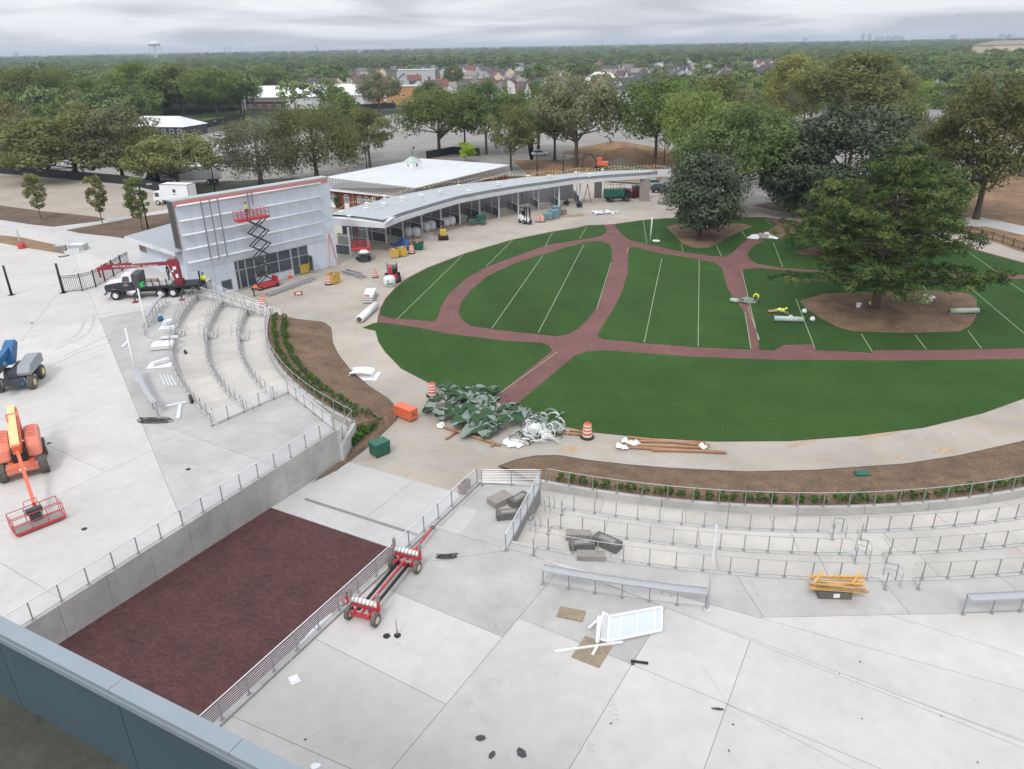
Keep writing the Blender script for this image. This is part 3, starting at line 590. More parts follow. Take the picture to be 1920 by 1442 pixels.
# ================================================================== FOLIAGE
def leaf_mat(name,c0,c1,trans=.46,rndv=.16):
    m=bpy.data.materials.new(name); m.use_nodes=True; t=m.node_tree; t.nodes.clear(); n=t.nodes.new; L=t.links.new
    at=n('ShaderNodeAttribute'); at.attribute_name='tint'; oi=n('ShaderNodeObjectInfo')
    mx=n('ShaderNodeMixRGB'); mx.inputs[1].default_value=(*c0,1); mx.inputs[2].default_value=(*c1,1); L(at.outputs['Fac'],mx.inputs[0])
    mr=n('ShaderNodeMapRange'); mr.inputs[3].default_value=1-rndv; mr.inputs[4].default_value=1+rndv; L(oi.outputs['Random'],mr.inputs[0])
    hs=n('ShaderNodeHueSaturation'); L(mx.outputs[0],hs.inputs['Color']); L(mr.outputs[0],hs.inputs['Value'])
    m2=n('ShaderNodeMath'); m2.operation='MULTIPLY_ADD'; m2.inputs[1].default_value=-.02; m2.inputs[2].default_value=.512; L(oi.outputs['Random'],m2.inputs[0]); L(m2.outputs[0],hs.inputs['Hue'])
    d=n('ShaderNodeBsdfDiffuse'); tr=n('ShaderNodeBsdfTranslucent'); L(hs.outputs[0],d.inputs[0]); L(hs.outputs[0],tr.inputs[0])
    ms=n('ShaderNodeMixShader'); ms.inputs[0].default_value=trans; L(d.outputs[0],ms.inputs[1]); L(tr.outputs[0],ms.inputs[2])
    o=n('ShaderNodeOutputMaterial'); L(ms.outputs[0],o.inputs[0]); MT[name]=m; return m
leaf_mat('lf_green',(0.0808,0.1309,0.0390),(0.2617,0.3425,0.1044))
leaf_mat('lf_mid',(0.0718,0.1142,0.0433),(0.2094,0.2836,0.1044))
leaf_mat('lf_olive',(0.1123,0.1331,0.0506),(0.2945,0.3046,0.1266))
leaf_mat('lf_yellow',(0.1575,0.1728,0.0495),(0.3698,0.3648,0.1211))
leaf_mat('lf_dark',(0.0370,0.0558,0.0362),(0.1295,0.1576,0.1009),trans=.12)
leaf_mat('lf_grey',(0.0987,0.1142,0.0664),(0.2931,0.3034,0.1683))
leaf_mat('lf_bronze',(0.0904,0.1075,0.0440),(0.2602,0.2432,0.1046))
leaf_mat('lf_pine',(0.0312,0.0627,0.0231),(0.1462,0.1882,0.0597),trans=.1)
leaf_mat('lf_bright',(0.1615,0.2852,0.0288),(0.4606,0.5870,0.0842))
leaf_mat('lf_light',(0.1027,0.1382,0.0495),(0.2534,0.2880,0.1101))
leaf_mat('lf_shrub',(0.0278,0.0713,0.0200),(0.0973,0.1818,0.0457),trans=.15)
leaf_mat('lf_far',(0.0718,0.1107,0.0491),(0.2053,0.2701,0.1111),rndv=.3,trans=.15)
def leaf_mesh(name,pts,nrm,size,tint,matn,seed=0,asp=.62,jit=.42):
    rg=np.random.default_rng(seed); n=len(pts)
    nn=nrm+rg.normal(0,jit,(n,3)); nn/=np.linalg.norm(nn,axis=1)[:,None]+1e-9
    r=rg.normal(0,1,(n,3)); u=np.cross(nn,r); u/=np.linalg.norm(u,axis=1)[:,None]+1e-9; v=np.cross(nn,u)
    s=(size*rg.uniform(.6,1.35,n))[:,None] if np.isscalar(size) else (size*rg.uniform(.6,1.35,n))[:,None]
    V=np.empty((n,4,3)); V[:,0]=pts-u*s*.5; V[:,1]=pts-v*s*.5*asp+nn*s*.08; V[:,2]=pts+u*s*.5; V[:,3]=pts+v*s*.5*asp+nn*s*.08
    me=bpy.data.meshes.new(name); me.vertices.add(4*n); me.vertices.foreach_set('co',V.reshape(-1).astype(np.float32))
    me.loops.add(4*n); me.loops.foreach_set('vertex_index',np.arange(4*n,dtype=np.int32)); me.polygons.add(n); me.polygons.foreach_set('loop_start',np.arange(0,4*n,4,dtype=np.int32))
    a=me.attributes.new('tint','FLOAT','POINT'); a.data.foreach_set('value',np.repeat(np.clip(tint,0,1),4).astype(np.float32))
    me.update(calc_edges=True); me.materials.append(MT[matn]); return me
def crown_pts(seed,rx,rz,cz,nclump,nleaf,cl=(.2,.36),lop=.0,base=.25,droop=0,gap=.0,low=.7):
    """leaf positions: shells of uneven clumps spread through a crown of half-width rx, half-height rz centred at cz"""
    rg=np.random.default_rng(seed); C=[];Rr=[]
    while len(C)<nclump:
        d=rg.normal(0,1,3); d/=np.linalg.norm(d); k=rg.uniform(.45,.92)**.7
        if d[2]<-.55 and rg.random()<low: continue
        c=d*k*np.array([rx,rx,rz]); c[2]*= (1 if c[2]>0 else .8)
        c[:2]+=lop*rx*rg.normal(0,.3,2); rr=rg.uniform(*cl)*rx*(1.05-.35*k)
        C.append(c);Rr.append(rr)
    C=np.array(C);Rr=np.array(Rr); w=Rr**2/np.sum(Rr**2); idx=rg.choice(nclump,nleaf,p=w)
    d=rg.normal(0,1,(nleaf,3)); d[:,2]+=.25; d/=np.linalg.norm(d,axis=1)[:,None]
    lump=1+.22*np.sin(d[:,0]*5+idx)+.18*np.sin(d[:,1]*7+idx*2.1)
    sq=np.array([1.12,1.12,.72])
    pts=C[idx]+d*(Rr[idx]*lump*rg.uniform(.72,1.06,nleaf))[:,None]*sq
    if droop: pts[:,2]-=droop*rg.random(nleaf)**2*(np.hypot(pts[:,0],pts[:,1])/rx)
    ct=rg.uniform(.3,1.0,nclump)
    tint=ct[idx]+rg.normal(0,.16,nleaf)
    nr=d*1.0+np.array([0,0,.4])
    pts[:,2]+=cz
    return pts,nr,tint,C+np.array([0,0,cz]),Rr
def trunk_mb(h,r,C,seed,nl=9,lean=.0,fork=.35):
    rg=random.Random(seed); m=MB(); top=h*.72
    m.tube([(0,0,-.3),(0,0,h*.1),(lean*h*.1,0,h*.3),(lean*h*.15,.02*h,top)],[r*1.5,r*1.05,r*.85,r*.3],8)
    idx=list(range(len(C))); rg.shuffle(idx)
    for i in idx[:nl]:
        c=Vector(C[i]); z0=h*rg.uniform(fork*.7,fork*1.35); z0=min(z0,max(h*.12,c.z-.5)); a=Vector((0,0,z0)); mid=a.lerp(c,.5)+Vector((0,0,-.06*h+rg.uniform(0,.1)*h))
        m.tube([a,mid,c],[r*.5,r*.3,r*.1],5)
    return m
PROTO={}
def proto(key,seed,h,rx,matn,ncl,nl,leaf,rz=None,cz=None,tr=None,cl=(.2,.36),bark='bark',lop=0,droop=0,nlimb=9,asp=.62,fork=.33,low=.7):
    rz=rz or h*.43; cz=cz or h-rz
    pts,nr,ti,C,_=crown_pts(seed,rx,rz,cz,ncl,nl,cl,lop,droop=droop,low=low)
    cm=leaf_mesh('crown',pts,nr,leaf,ti,matn,seed,asp); tm=mesh_of(trunk_mb(h,tr or h*.02,C,seed,nlimb,fork=fork),'trunk',bark)
    PROTO[key]=(cm,tm,h,rx)
def mats_copy(me,matn):
    k=(me.name,matn)
    if k not in _mc:
        c=me.copy(); c.materials.clear(); c.materials.append(MT[matn]); _mc[k]=c
    return _mc[k]
_mc={}
def tree(name,label,key,base,h,width=None,rz=0,group=None,matn=None,cat='tree'):
    cm,tm,ph,prx=PROTO[key]; sx_=(width/(2*prx)) if width else h/ph; t=thing(name,label,cat,base,rz,group); t.scale=(sx_,sx_,h/ph)
    link('trunk',tm,t); link('crown',mats_copy(cm,matn) if matn else cm,t); return t
proto('broad1',11,16,8.2,'lf_mid',75,14000,.50,lop=.3)
proto('broad2',12,16,8.0,'lf_green',85,14000,.48,lop=.35)
proto('broad3',13,16,7.6,'lf_olive',70,13000,.50,lop=.4)
proto('oak',14,14,8.6,'lf_green',56,11000,.50,rz=5.6,cz=8.2,lop=.3,tr=.35,nlimb=16,fork=.3)
proto('tall1',15,20,7,'lf_yellow',80,10000,.52,rz=8.4,cz=11.4,cl=(.22,.38),bark='bark_pale',nlimb=20)
proto('tall2',16,20,7.5,'lf_mid',80,11000,.52,rz=8.4,cz=11.2)
proto('willow',17,14,6.4,'lf_grey',70,13000,.46,rz=6.4,cz=7.4,droop=4.5,asp=.35)
proto('dense',18,12,6.0,'lf_dark',140,22000,.40,rz=6.0,cz=6.0,cl=(.2,.34),nlimb=5,low=.1)
proto('beech',19,17,9.5,'lf_dark',150,24000,.46,rz=8.4,cz=8.6,cl=(.16,.28),lop=.2,nlimb=6,low=.2)
proto('grand',22,24,10.5,'lf_bronze',130,26000,.52,rz=10.6,cz=13.2,cl=(.16,.28),lop=.25,nlimb=14)
proto('young',20,7,1.5,'lf_bronze',60,3200,.26,rz=3.1,cz=3.8,tr=.07,cl=(.25,.42),nlimb=14,low=.1)
proto('bush',21,3.6,1.9,'lf_bright',26,2200,.26,rz=1.7,cz=1.8,tr=.06)
proto('mid1',31,14,7,'lf_far',34,1700,1.0,lop=.3,nlimb=3)
proto('mid2',32,15,6.6,'lf_far',38,1700,1.0,rz=6.4,cz=8,nlimb=3)
proto('mid3',33,12,7.4,'lf_far',30,1500,1.0,rz=4.6,lop=.3,nlimb=3)
# ---- shrubs in the planters
spt,snr,sti,_,_=crown_pts(41,.36,.30,.30,14,260,(.35,.55)); shm=[leaf_mesh('shrub',spt,snr,.13,sti,'lf_shrub',1)]
spt,snr,sti,_,_=crown_pts(42,.38,.34,.32,16,280,(.35,.55)); shm.append(leaf_mesh('shrub',spt,snr,.13,sti,'lf_shrub',2))
def shrub(p,s,label,group):
    o=link('shrub',shm[rnd.randrange(2)]); o.location=p; o.scale=(s,s,s*rnd.uniform(.85,1.15)); o.rotation_euler=(0,0,rnd.uniform(0,6)); tag(o,label,'shrub',group)
n=int((aR1-aD0)*PI/180*(RD-.9)/.80)
for i in range(n):
    a=aD0+.3+(aR1-aD0)*i/n+rnd.uniform(-.12,.12); r=RD-.95+rnd.uniform(-.1,.1)
    shrub((C0.x+r*math.cos(R(a)),C0.y+r*math.sin(R(a)),-1.42),rnd.uniform(.68,.98),'small round evergreen shrub in the row along the right planter wall','shrubs along the right planter wall')
n=int((aDl0-190)*PI/180*46/.85)
for row,rr in ((0,RD-.95),(1,RD-1.9)):
    for i in range(n):
        a=190.4+(aDl0-190.6)*(i+.5*row)/n; r=rr+rnd.uniform(-.12,.12)
        shrub((C0.x+r*math.cos(R(a)),C0.y+r*math.sin(R(a)),-1.42-.12*row),rnd.uniform(.62,.95),'small leafy shrub in the double row beside the left planter wall','shrubs in the double row by the left planter')
for i in range(22):
    f=i/21; q=P(610+(702-610)*f+rnd.uniform(-5,5),868-(868-796)*f+rnd.uniform(-4,8),ZL+.2)
    shrub(q,rnd.uniform(.9,1.3),'small leafy shrub below the concrete end wall by the green site box','shrubs below the end wall by the green box')
# ================================================================== TREES placed by hand: base pixel, top row, crown width in pixels
def place(name,label,key,bx,by,ytop,wpx,z=ZL,matn=None,rz=None,cat='tree'):
    b=P(bx,by,z); d=(b-CP).dot(_fw); h=hgt(b,ytop); t=tree(name,label,key,b,h,wpx*d/F,rnd.uniform(0,6.2) if rz is None else rz,None,matn,cat); return t
place('broadleaf_tree','dark dense rounded tree in the small mulch bed on the lawn','dense',1312,448,283,146)
place('broadleaf_tree','tall green tree with bare trunk behind the end of the canopy','broad2',1228,312,138,150)
place('broadleaf_tree','large dark green tree right behind the rounded lawn tree','broad1',1375,398,196,225,matn='lf_mid')
place('broadleaf_tree','olive green tree rising behind the large dark green tree','broad3',1335,300,142,150,matn='lf_olive')
place('broadleaf_tree','slim pale yellow tree with light bark left of the taller yellow-green tree','tall1',1478,262,95,112)
place('broadleaf_tree','tall yellow-green tree with a broad dome behind the dark beech','tall1',1592,270,90,190,matn='lf_bright' if 0 else 'lf_olive')
place('broadleaf_tree','yellow-green lower tree spreading right of the tall dome','broad3',1648,275,128,105,matn='lf_olive')
place('broadleaf_tree','wide dark grey-green beech behind the pines','beech',1575,405,188,285)
place('broadleaf_tree','grey-green tree between the beech and the big bronze-topped tree','broad1',1715,370,215,120,matn='lf_grey')
place('broadleaf_tree','big tree with bronze-tinged top at the right edge','grand',1830,410,138,215)
place('broadleaf_tree','broad tree half cut off by the right edge behind the bronze-topped one','broad3',1935,330,150,170,matn='lf_bronze')
place('broadleaf_tree','dark low tree filling the gap left of the beech trunk','dense',1488,406,255,135)
place('broadleaf_tree','dark low tree between the tall pine and the bronze-topped tree','dense',1748,420,305,115,matn='lf_mid')
place('broadleaf_tree','mid green tree showing just behind the elm crown','broad1',1040,300,158,115,matn='lf_mid')
place('broadleaf_tree','fresh green tree between the oak and the thin-trunked yellowish tree','broad2',872,276,163,85,matn='lf_green')
place('broadleaf_tree','fresh green tree filling the gap above the canopy end','broad2',1296,335,160,125,matn='lf_green')
place('broadleaf_tree','mid green tree below the slim pale yellow tree','broad1',1428,345,195,115,matn='lf_mid')
place('broadleaf_tree','pale grey-green tree behind the right shoulder of the beech','broad1',1668,310,185,110,matn='lf_light')
place('broadleaf_tree','spreading oak with visible limbs above the car park','oak',824,290,168,155,matn='lf_light')
place('broadleaf_tree','dark green tree behind the spreading oak','broad1',912,288,148,120)
place('broadleaf_tree','yellowish tree with thin trunk behind the white roof','broad3',958,318,198,92,matn='lf_olive')
place('broadleaf_tree','large grey-green elm with many stems above the dirt heap','oak',1080,312,138,172,matn='lf_grey')
place('broadleaf_tree','green tree behind the left shoulder of the large elm','broad1',1010,285,150,120,matn='lf_mid')
place('broadleaf_tree','light green tree just left of the white roof with the cupola','broad3',694,312,203,96)
place('broadleaf_tree','grey-olive tree with drooping twigs left of the brick building','willow',595,338,172,175,matn='lf_olive')
place('broadleaf_tree','dark drooping tree behind the white panelled facade','willow',492,352,200,145,matn='lf_grey')
place('broadleaf_tree','green tree behind the drooping olive tree','broad1',640,300,170,100)
place('broadleaf_tree','sparse olive tree with bare twigs above the box truck','oak',338,364,252,175,matn='lf_olive')
place('broadleaf_tree','wide olive green tree above the brown lot','broad3',150,354,210,225,matn='lf_olive')
place('broadleaf_tree','rounded olive tree right of the wide one above the brown lot','broad3',235,353,203,165,matn='lf_grey')
place('broadleaf_tree','olive green tree cut by the left edge of the picture','broad3',18,342,190,135,matn='lf_bronze')
place('broadleaf_tree','darker tree between the left edge tree and the wide olive one','broad1',82,345,218,130,matn='lf_grey')
place('broadleaf_tree','leaning olive tree between the wide olive one and the sparse tree','broad3',285,358,240,110,matn='lf_bronze')
place('bush','dark green undergrowth at the far left end of the black screen fence','bush',12,333,300,70,cat='bush',matn='lf_green')
place('broadleaf_tree','broad pale green tree standing before the dark grey roofs at far left','broad2',78,240,118,150,matn='lf_light')
place('broadleaf_tree','green tree left of the white roofed stable','broad1',175,238,145,115,matn='lf_green')
place('broadleaf_tree','deep green tree just behind the white roofed stable','broad1',262,218,115,120,matn='lf_green')
place('broadleaf_tree','olive tree above the ridge of the white roofed stable','broad3',345,214,122,130,matn='lf_light')
place('broadleaf_tree','green tree right of the white roofed stable','broad2',408,218,128,110,matn='lf_green')
place('broadleaf_tree','bright green round tree left of the long white roofs','broad2',505,186,126,75,matn='lf_light')
place('broadleaf_tree','small grey-green tree in front of the white roofed stable','broad1',240,262,195,55,matn='lf_grey')
place('broadleaf_tree','dark green tree beside the orange walled building','broad1',805,205,152,60,matn='lf_mid')
place('broadleaf_tree','green tree in front of the orange walled building','broad1',712,210,135,85,matn='lf_grey')
place('weeping_tree','pale green weeping willow near the orange road sign','willow',1735,190,145,35,matn='lf_bright')
place('bush','bright yellow-green bush behind the cupola roof','bush',873,303,264,40,cat='bush')
place('young_tree','young staked tree in the bed at the far left','young',78,412,312,34,z=0,matn='lf_olive')
place('young_tree','young staked tree with reddish lower leaves, middle of three','young',192,418,317,36,z=0)
place('young_tree','young staked tree beside the black light pole, fullest of three','young',268,432,318,42,z=0,matn='lf_light')
place('bush','small shrub against the arched brick wall','bush',636,392,362,18,cat='bush',matn='lf_mid')
# pines on the lawn: tiers of flat needle pads on long limbs
def pine(label,bx,by,ytop,wpx,seed,npad,nl):
    b=P(bx,by,ZL+.2); d=(b-CP).dot(_fw); h=hgt(b,ytop); W=wpx*d/F/2; rg=np.random.default_rng(seed); t=thing('pine_tree',label,'tree',b)
    tr=MB(); tr.tube([(0,0,-.4),(.1,0,h*.25),(-.15,.1,h*.55),(.1,0,h*.97)],[.55,.45,.32,.06],8); pts=[];nr=[];ti=[]; pads=[]
    nt_=max(5,npad//7)
    for i in range(npad):
        tier=i%nt_; f=(tier+.5)/nt_; z=h*(.2+.78*f)+rg.normal(0,.12); ln=W*(1-abs(f-.16)**1.2*1.05)*rg.uniform(.45,1.1); a=i*2.399+rg.uniform(-.3,.3)
        e=np.array([math.cos(a)*ln,math.sin(a)*ln,z+rg.uniform(-.09,.05)*ln]); o=np.array([0,0,z-.04*h])
        tr.tube([o,o*.5+e*.5+np.array([0,0,-.2]),e],[.16,.10,.03],5)
        ns=max(2,int(ln/1.25))
        for k in range(ns):
            g_=.3+.72*(k+1)/ns; c=o+(e-o)*g_
            for s in range(3):
                sp_k=.35+.75*math.sin(PI*min(.95,g_*.8)); q=c+np.array([rg.normal(0,sp_k),rg.normal(0,sp_k),rg.normal(.05,.12)]); pads.append((q,rg.uniform(.42,.85),rg.choice([.0,.15,.35,.6,.95])))
    w_=np.array([p[1]**2 for p in pads]); w_/=w_.sum(); idx=rg.choice(len(pads),nl,p=w_); C=np.array([p[0] for p in pads]); Rr=np.array([p[1] for p in pads]); T=np.array([p[2] for p in pads])
    dd_=rg.normal(0,1,(nl,3)); dd_[:,2]+=.3; dd_/=np.linalg.norm(dd_,axis=1)[:,None]
    pts=C[idx]+dd_*(Rr[idx]*rg.uniform(.5,1.05,nl))[:,None]*np.array([1,1,.55])
    me=leaf_mesh('crown',pts,dd_*.9+np.array([0,0,.45]),.36,T[idx]+rg.normal(0,.12,nl),'lf_pine',seed,.3,.4)
    tr.build('trunk','bark',t); link('crown',me,t); return t
pine('wide layered pine in the large mulch bed on the lawn',1640,578,290,385,5,84,56000)
pine('second pine with a leaning trunk behind the wide layered pine',1545,476,330,170,6,48,24000)
pine('tall pine top showing above the wide layered pine',1672,474,262,190,8,52,28000)
# ================================================================== FAR WOODS
def open_area(x,y):          # photo pixels kept free of scattered trees
    for (a,b,c,d) in ((480,168,665,205),(298,215,640,300),(640,215,760,330),(0,320,330,440),(1100,185,1210,300),(1690,178,1790,230),(950,270,1260,330),(640,225,1240,330),(1430,200,1500,300)):
        if a<x<c and b<y<d: return True
    return False
labs={}
cnt=0; rg=random.Random(21)
cells=[]
y=110.0
mids=[]
tries=0
while len(mids)<270 and tries<9000:
    tries+=1
    x=rg.uniform(-120,2040); yy=112+ (rg.random()**.9)*150
    yh=102-.0182*x+ (yy-112)     # rows measured down from the sloping horizon
    py=yh+12
    if open_area(x,py): continue
    houses=660<x<1500 and 38<(yy-112)<100
    if houses and rg.random()<.93: continue
    if yy-112>95 and 640<x<1250: continue
    b=P(x,py,ZL); d=b.length
    if d<200 or d>900: continue
    if any((b-q).length<5.2+.006*d for q in mids): continue
    mids.append(b)
MARK=[(60,'the left edge'),(150,'the dark grey barn'),(235,'the left of the water tower'),(330,'the water tower'),(430,'the white roofed stable'),(520,'the radio mast'),(610,'the long white roofs'),(700,'the drooping olive tree'),(790,'the orange building'),(880,'the spreading oak'),(980,'the cupola'),(1080,'the large elm'),(1180,'the shop row'),(1290,'the canopy end'),(1400,'the rounded lawn tree'),(1490,'the slim pale yellow tree'),(1590,'the tall yellow-green dome'),(1690,'the far skyline towers'),(1790,'the orange road sign'),(1880,'the cream apartment block'),(3000,'the right edge')]
TONE={'lf_far':'deep green','lf_mid':'mid green','lf_green':'fresh green','lf_olive':'olive','lf_grey':'grey-green'}
for b in mids:
    px,py=proj(b); k=rg.choice(('mid1','mid2','mid3')); h=rg.uniform(11,18) if b.length>320 else rg.uniform(10,14)
    mn=rg.choices(('lf_far','lf_mid','lf_green','lf_olive','lf_grey'),(5,3,2,1.2,1.5))[0]; wf=rg.uniform(.85,1.15)
    lm=next(n for lim,n in MARK if px<lim); row='nearest' if b.length<330 else ('second' if b.length<450 else ('third' if b.length<620 else 'farthest'))
    lab='%s %s tree in the %s rows of suburban trees, below or near %s'%({'mid1':'rounded','mid2':'tall','mid3':'broad'}[k],TONE[mn],row,lm) if 0 else '%s %s tree, %s row of woods, above %s'%({'mid1':'rounded','mid2':'tall','mid3':'broad'}[k],TONE[mn],row,lm)
    tree('woodland_tree',lab,k,b,h,h*wf,rg.uniform(0,6),'woods: '+lab,mn)
# the mass of woods to the horizon: tree crowns instanced on a scatter of points
src=[bpy.data.objects.new('crown_source',PROTO[k][0]) for k in ()]
def far_crown(seed,rx,rz,n,leaf):
    pts,nr,ti,C,_=crown_pts(seed,rx,rz,rz*.85+1,20,n,(.28,.45)); return pts,nr,leaf,ti
rgn=np.random.default_rng(5)
PTS=[]
def sca(n,d0,d1,pw=1.0):
    out=[]
    while len(out)<n:
        d=d0*(d1/d0)**(rg.random()**pw); a=rg.uniform(-.78,.78); x=math.sin(a)*d; yv=math.cos(a)*d; q=proj((x,yv,ZL))
        if not -150<q[0]<2070: continue
        hz_=102-.0182*q[0]
        dy=q[1]-hz_
        if d<1050 and 650<q[0]<1520 and dy>20 and rg.random()<.985: continue
        if d<1050 and 1520<=q[0]<1900 and dy>20 and rg.random()<.6: continue
        if d<900 and open_area(q[0],q[1]): continue
        out.append((x,yv,ZL,rg.uniform(.75,1.3)*(1.0 if d<2500 else 1.35)))
    return out
S=sca(1500,430,1100)+sca(2600,900,3000)+sca(4200,2500,14000,1.0)
mesh_=bpy.data.meshes.new('woods'); mesh_.from_pydata([s[:3] for s in S],[],[])
at=mesh_.attributes.new('sc','FLOAT','POINT'); at.data.foreach_set('value',[s[3] for s in S])
woods=link('distant_woods',mesh_); tag(woods,'unbroken mass of distant green woods reaching to the horizon','woods',kind='stuff')
ng=bpy.data.node_groups.new('woods_scatter','GeometryNodeTree'); ng.interface.new_socket('Geometry',in_out='INPUT',socket_type='NodeSocketGeometry'); ng.interface.new_socket('Geometry',in_out='OUTPUT',socket_type='NodeSocketGeometry')
gn=ng.nodes.new; gl=ng.links.new; gi_=gn('NodeGroupInput'); go_=gn('NodeGroupOutput')
m2p=gn('GeometryNodeMeshToPoints'); gl(gi_.outputs[0],m2p.inputs[0]); jo=gn('GeometryNodeJoinGeometry')
iop=gn('GeometryNodeInstanceOnPoints'); gl(m2p.outputs[0],iop.inputs['Points'])
srcs=[o for o in COL.objects if o.name.startswith('crown') and o.data in [_mc.get((PROTO[k][0].name,'lf_far')) for k in ('mid1','mid2','mid3')]]
pick={}
for o in srcs: pick.setdefault(o.data.name,o)
gj=gn('GeometryNodeJoinGeometry')
for o in list(pick.values())[:3]:
    oi=gn('GeometryNodeObjectInfo'); oi.transform_space='ORIGINAL'; oi.inputs['Object'].default_value=o; oi.inputs['As Instance'].default_value=True; gl(oi.outputs['Geometry'],gj.inputs[0])
gl(gj.outputs[0],iop.inputs['Instance']); iop.inputs['Pick Instance'].default_value=True
rv=gn('FunctionNodeRandomValue'); rv.data_type='FLOAT_VECTOR'; rv.inputs[0].default_value=(0,0,0); rv.inputs[1].default_value=(0,0,6.28); gl(rv.outputs[0],iop.inputs['Rotation'])
na=gn('GeometryNodeInputNamedAttribute'); na.data_type='FLOAT'; na.inputs['Name'].default_value='sc'; gl(na.outputs['Attribute'],iop.inputs['Scale'])
gl(iop.outputs[0],go_.inputs[0]); md=woods.modifiers.new('scatter','NODES'); md.node_group=ng
# ================================================================== WHITE PANELLED BUILDING
FB0=Vector((-38.3,87.8,ZL)); FB1=Vector((-24.0,103.7,ZL)); FL=(FB1-FB0).length; FA=math.atan2(FB1.y-FB0.y,FB1.x-FB0.x); FH=12.05
fu=(FB1-FB0).normalized(); fn=Vector((fu.y,-fu.x,0))     # fn points out of the facade
def fuv(px,py):
    d=_fw+RT*((px-960)/F)-UP*((py-721)/F); t=(FB0-CP).dot(fn)/d.dot(fn); q=CP+d*t; return (q-FB0).dot(fu),q.z-ZL
def z5_(x,y): return fuv(200+x/4,300+y/4)
bw_=thing('white_building','pale blue-white panelled building under construction with tall facade and low wing','building',FB0,FA)
m=MB(); m.box(.05,FL-.02,.22,1.5,0,FH-.15); m.build('wall','white_mem',bw_)
rowsz=[0]+[z5_(1000,y)[1] for y in ()]
gz=[z5_(x,y)[1] for x,y in ((600,773),(590,672),(565,566),(550,458),(520,345))]
door=(z5_(968,860)[0],z5_(1150,960)[0]); win=(door[1]+.0,z5_(1520,760)[0]); wtop=z5_(970,755)[1]
zrows=[0,wtop]+[z for z in gz if z>wtop+.3]+[FH]
if zrows[2]-zrows[1]<.4: zrows.pop(1)
ncol=13
for j in range(len(zrows)-1):
    for i in range(ncol):
        x0,x1=FL*i/ncol,FL*(i+1)/ncol
        if j==0:
            if x1>door[0] and x0<win[1]:          # glazed stretch
                if x0<door[0]: x1=door[0]
                elif x1>win[1]: x0=win[1]
                else: continue
                if x1-x0<.1: continue
        p=MB(); p.box(x0+.012,x1-.012,0,.2,zrows[j]+.012,zrows[j+1]-.012); p.build('panel','white_mem',bw_)
for k,z in enumerate(gz):
    g_=MB(); x0=.15; x1=FL-2.0+.12*k; g_.cyl((x0,-.28,z),(x1,-.28,z),.11,n=8)
    o=g_.build('girt','white',bw_,True); b=MB()
    for i in range(9):
        x=x0+.5+(x1-x0-1)*i/8; b.box(x-.05,x+.05,-.2,.0,z-.06,z+.06)
    b.build('bracket','white',o)
for (a,b_,c,d_) in ((690,305,770,750),(755,290,830,740),(815,280,890,725),(1038,235,1062,400),(1065,228,1085,330)):
    (xa,za),(xb,zb)=z5_(a,b_),z5_(c,d_); x=(xa+xb)/2
    v=MB(); v.box(x-.05,x+.05,-.5,-.40,zb,za); v.build('strut','galv_dark',bw_)
c_=MB(); c_.box(-.15,FL+.02,-.06,1.55,FH-.14,FH+.02); c_.build('coping','galv',bw_)
c_=MB(); c_.box(-.15,FL-.3,-.1,.02,FH-.62,FH-.15); c_.build('coping_strip','pink',bw_)
c_=MB(); c_.box(-.06,.03,.28,1.7,6.4,FH-.16); c_.build('end_panel','grey_dark_panel',bw_)
c_=MB(); c_.box(-.05,.02,.0,.26,6.4,FH-.2); c_.build('end_trim','ply',bw_)
# storefront
gx=[door[0],door[0]+.45,door[0]+1.9,door[0]+3.3,win[0]+.3]
xs=[door[0]]; 
x=door[0]
stops=[door[0],door[0]+.5,(door[0]+door[1])/2,door[1]-.25,door[1]+1.3,door[1]+3.2,door[1]+5.1,win[1]-2.6,win[1]-1.5,win[1]]
stops=sorted(set(round(s,2) for s in stops if s<=win[1]+.01))
for a,b in zip(stops,stops[1:]):
    if b-a<.12: continue
    isdoor=b<=door[1]-.2 or (a>=win[1]-2.7)
    zb=.05 if isdoor else .95
    fr=MB(); 
    for q in (a,b-.07): fr.box(q,q+.07,.02,.16,zb,wtop)
    fr.box(a+.07,b-.07,.02,.16,wtop-.09,wtop); fr.box(a+.07,b-.07,.02,.16,zb,zb+.09); fr.box(a+.07,b-.07,.03,.15,2.45,2.53)
    f_=fr.build('door' if isdoor else 'window','galv',bw_)
    g2=MB(); g2.box(a+.07,b-.07,.07,.09,zb+.09,2.45); g2.box(a+.07,b-.07,.07,.09,2.53,wtop-.09); g2.build('pane','glass',f_)
    if isdoor and b-a>.8:
        h=MB(); h.box(b-.25,b-.2,-.06,-.02,.9,1.5); h.build('handle','chrome',f_)
    if not isdoor:
        s=MB(); s.box(a,b,0,.2,0,.93); s.build('panel','white_mem',bw_)
od=MB(); xo=win[1]-.1; od.box(xo,xo+.06,-1.0,0,.05,2.45); odo=od.build('door','galv',bw_); pg=MB(); pg.box(xo-.01,xo+.07,-.9,-.1,.3,2.3); pg.build('pane','glass',odo)
sw=MB(); a=z5_(862,870)[0]; sw.box(a-.2,a+1.2,-.03,.05,.4,1.7); swo=sw.build('window','galv_dark',bw_); pg=MB(); pg.box(a-.1,a+1.1,-.04,-.02,.5,1.6); pg.build('pane','glass',swo)
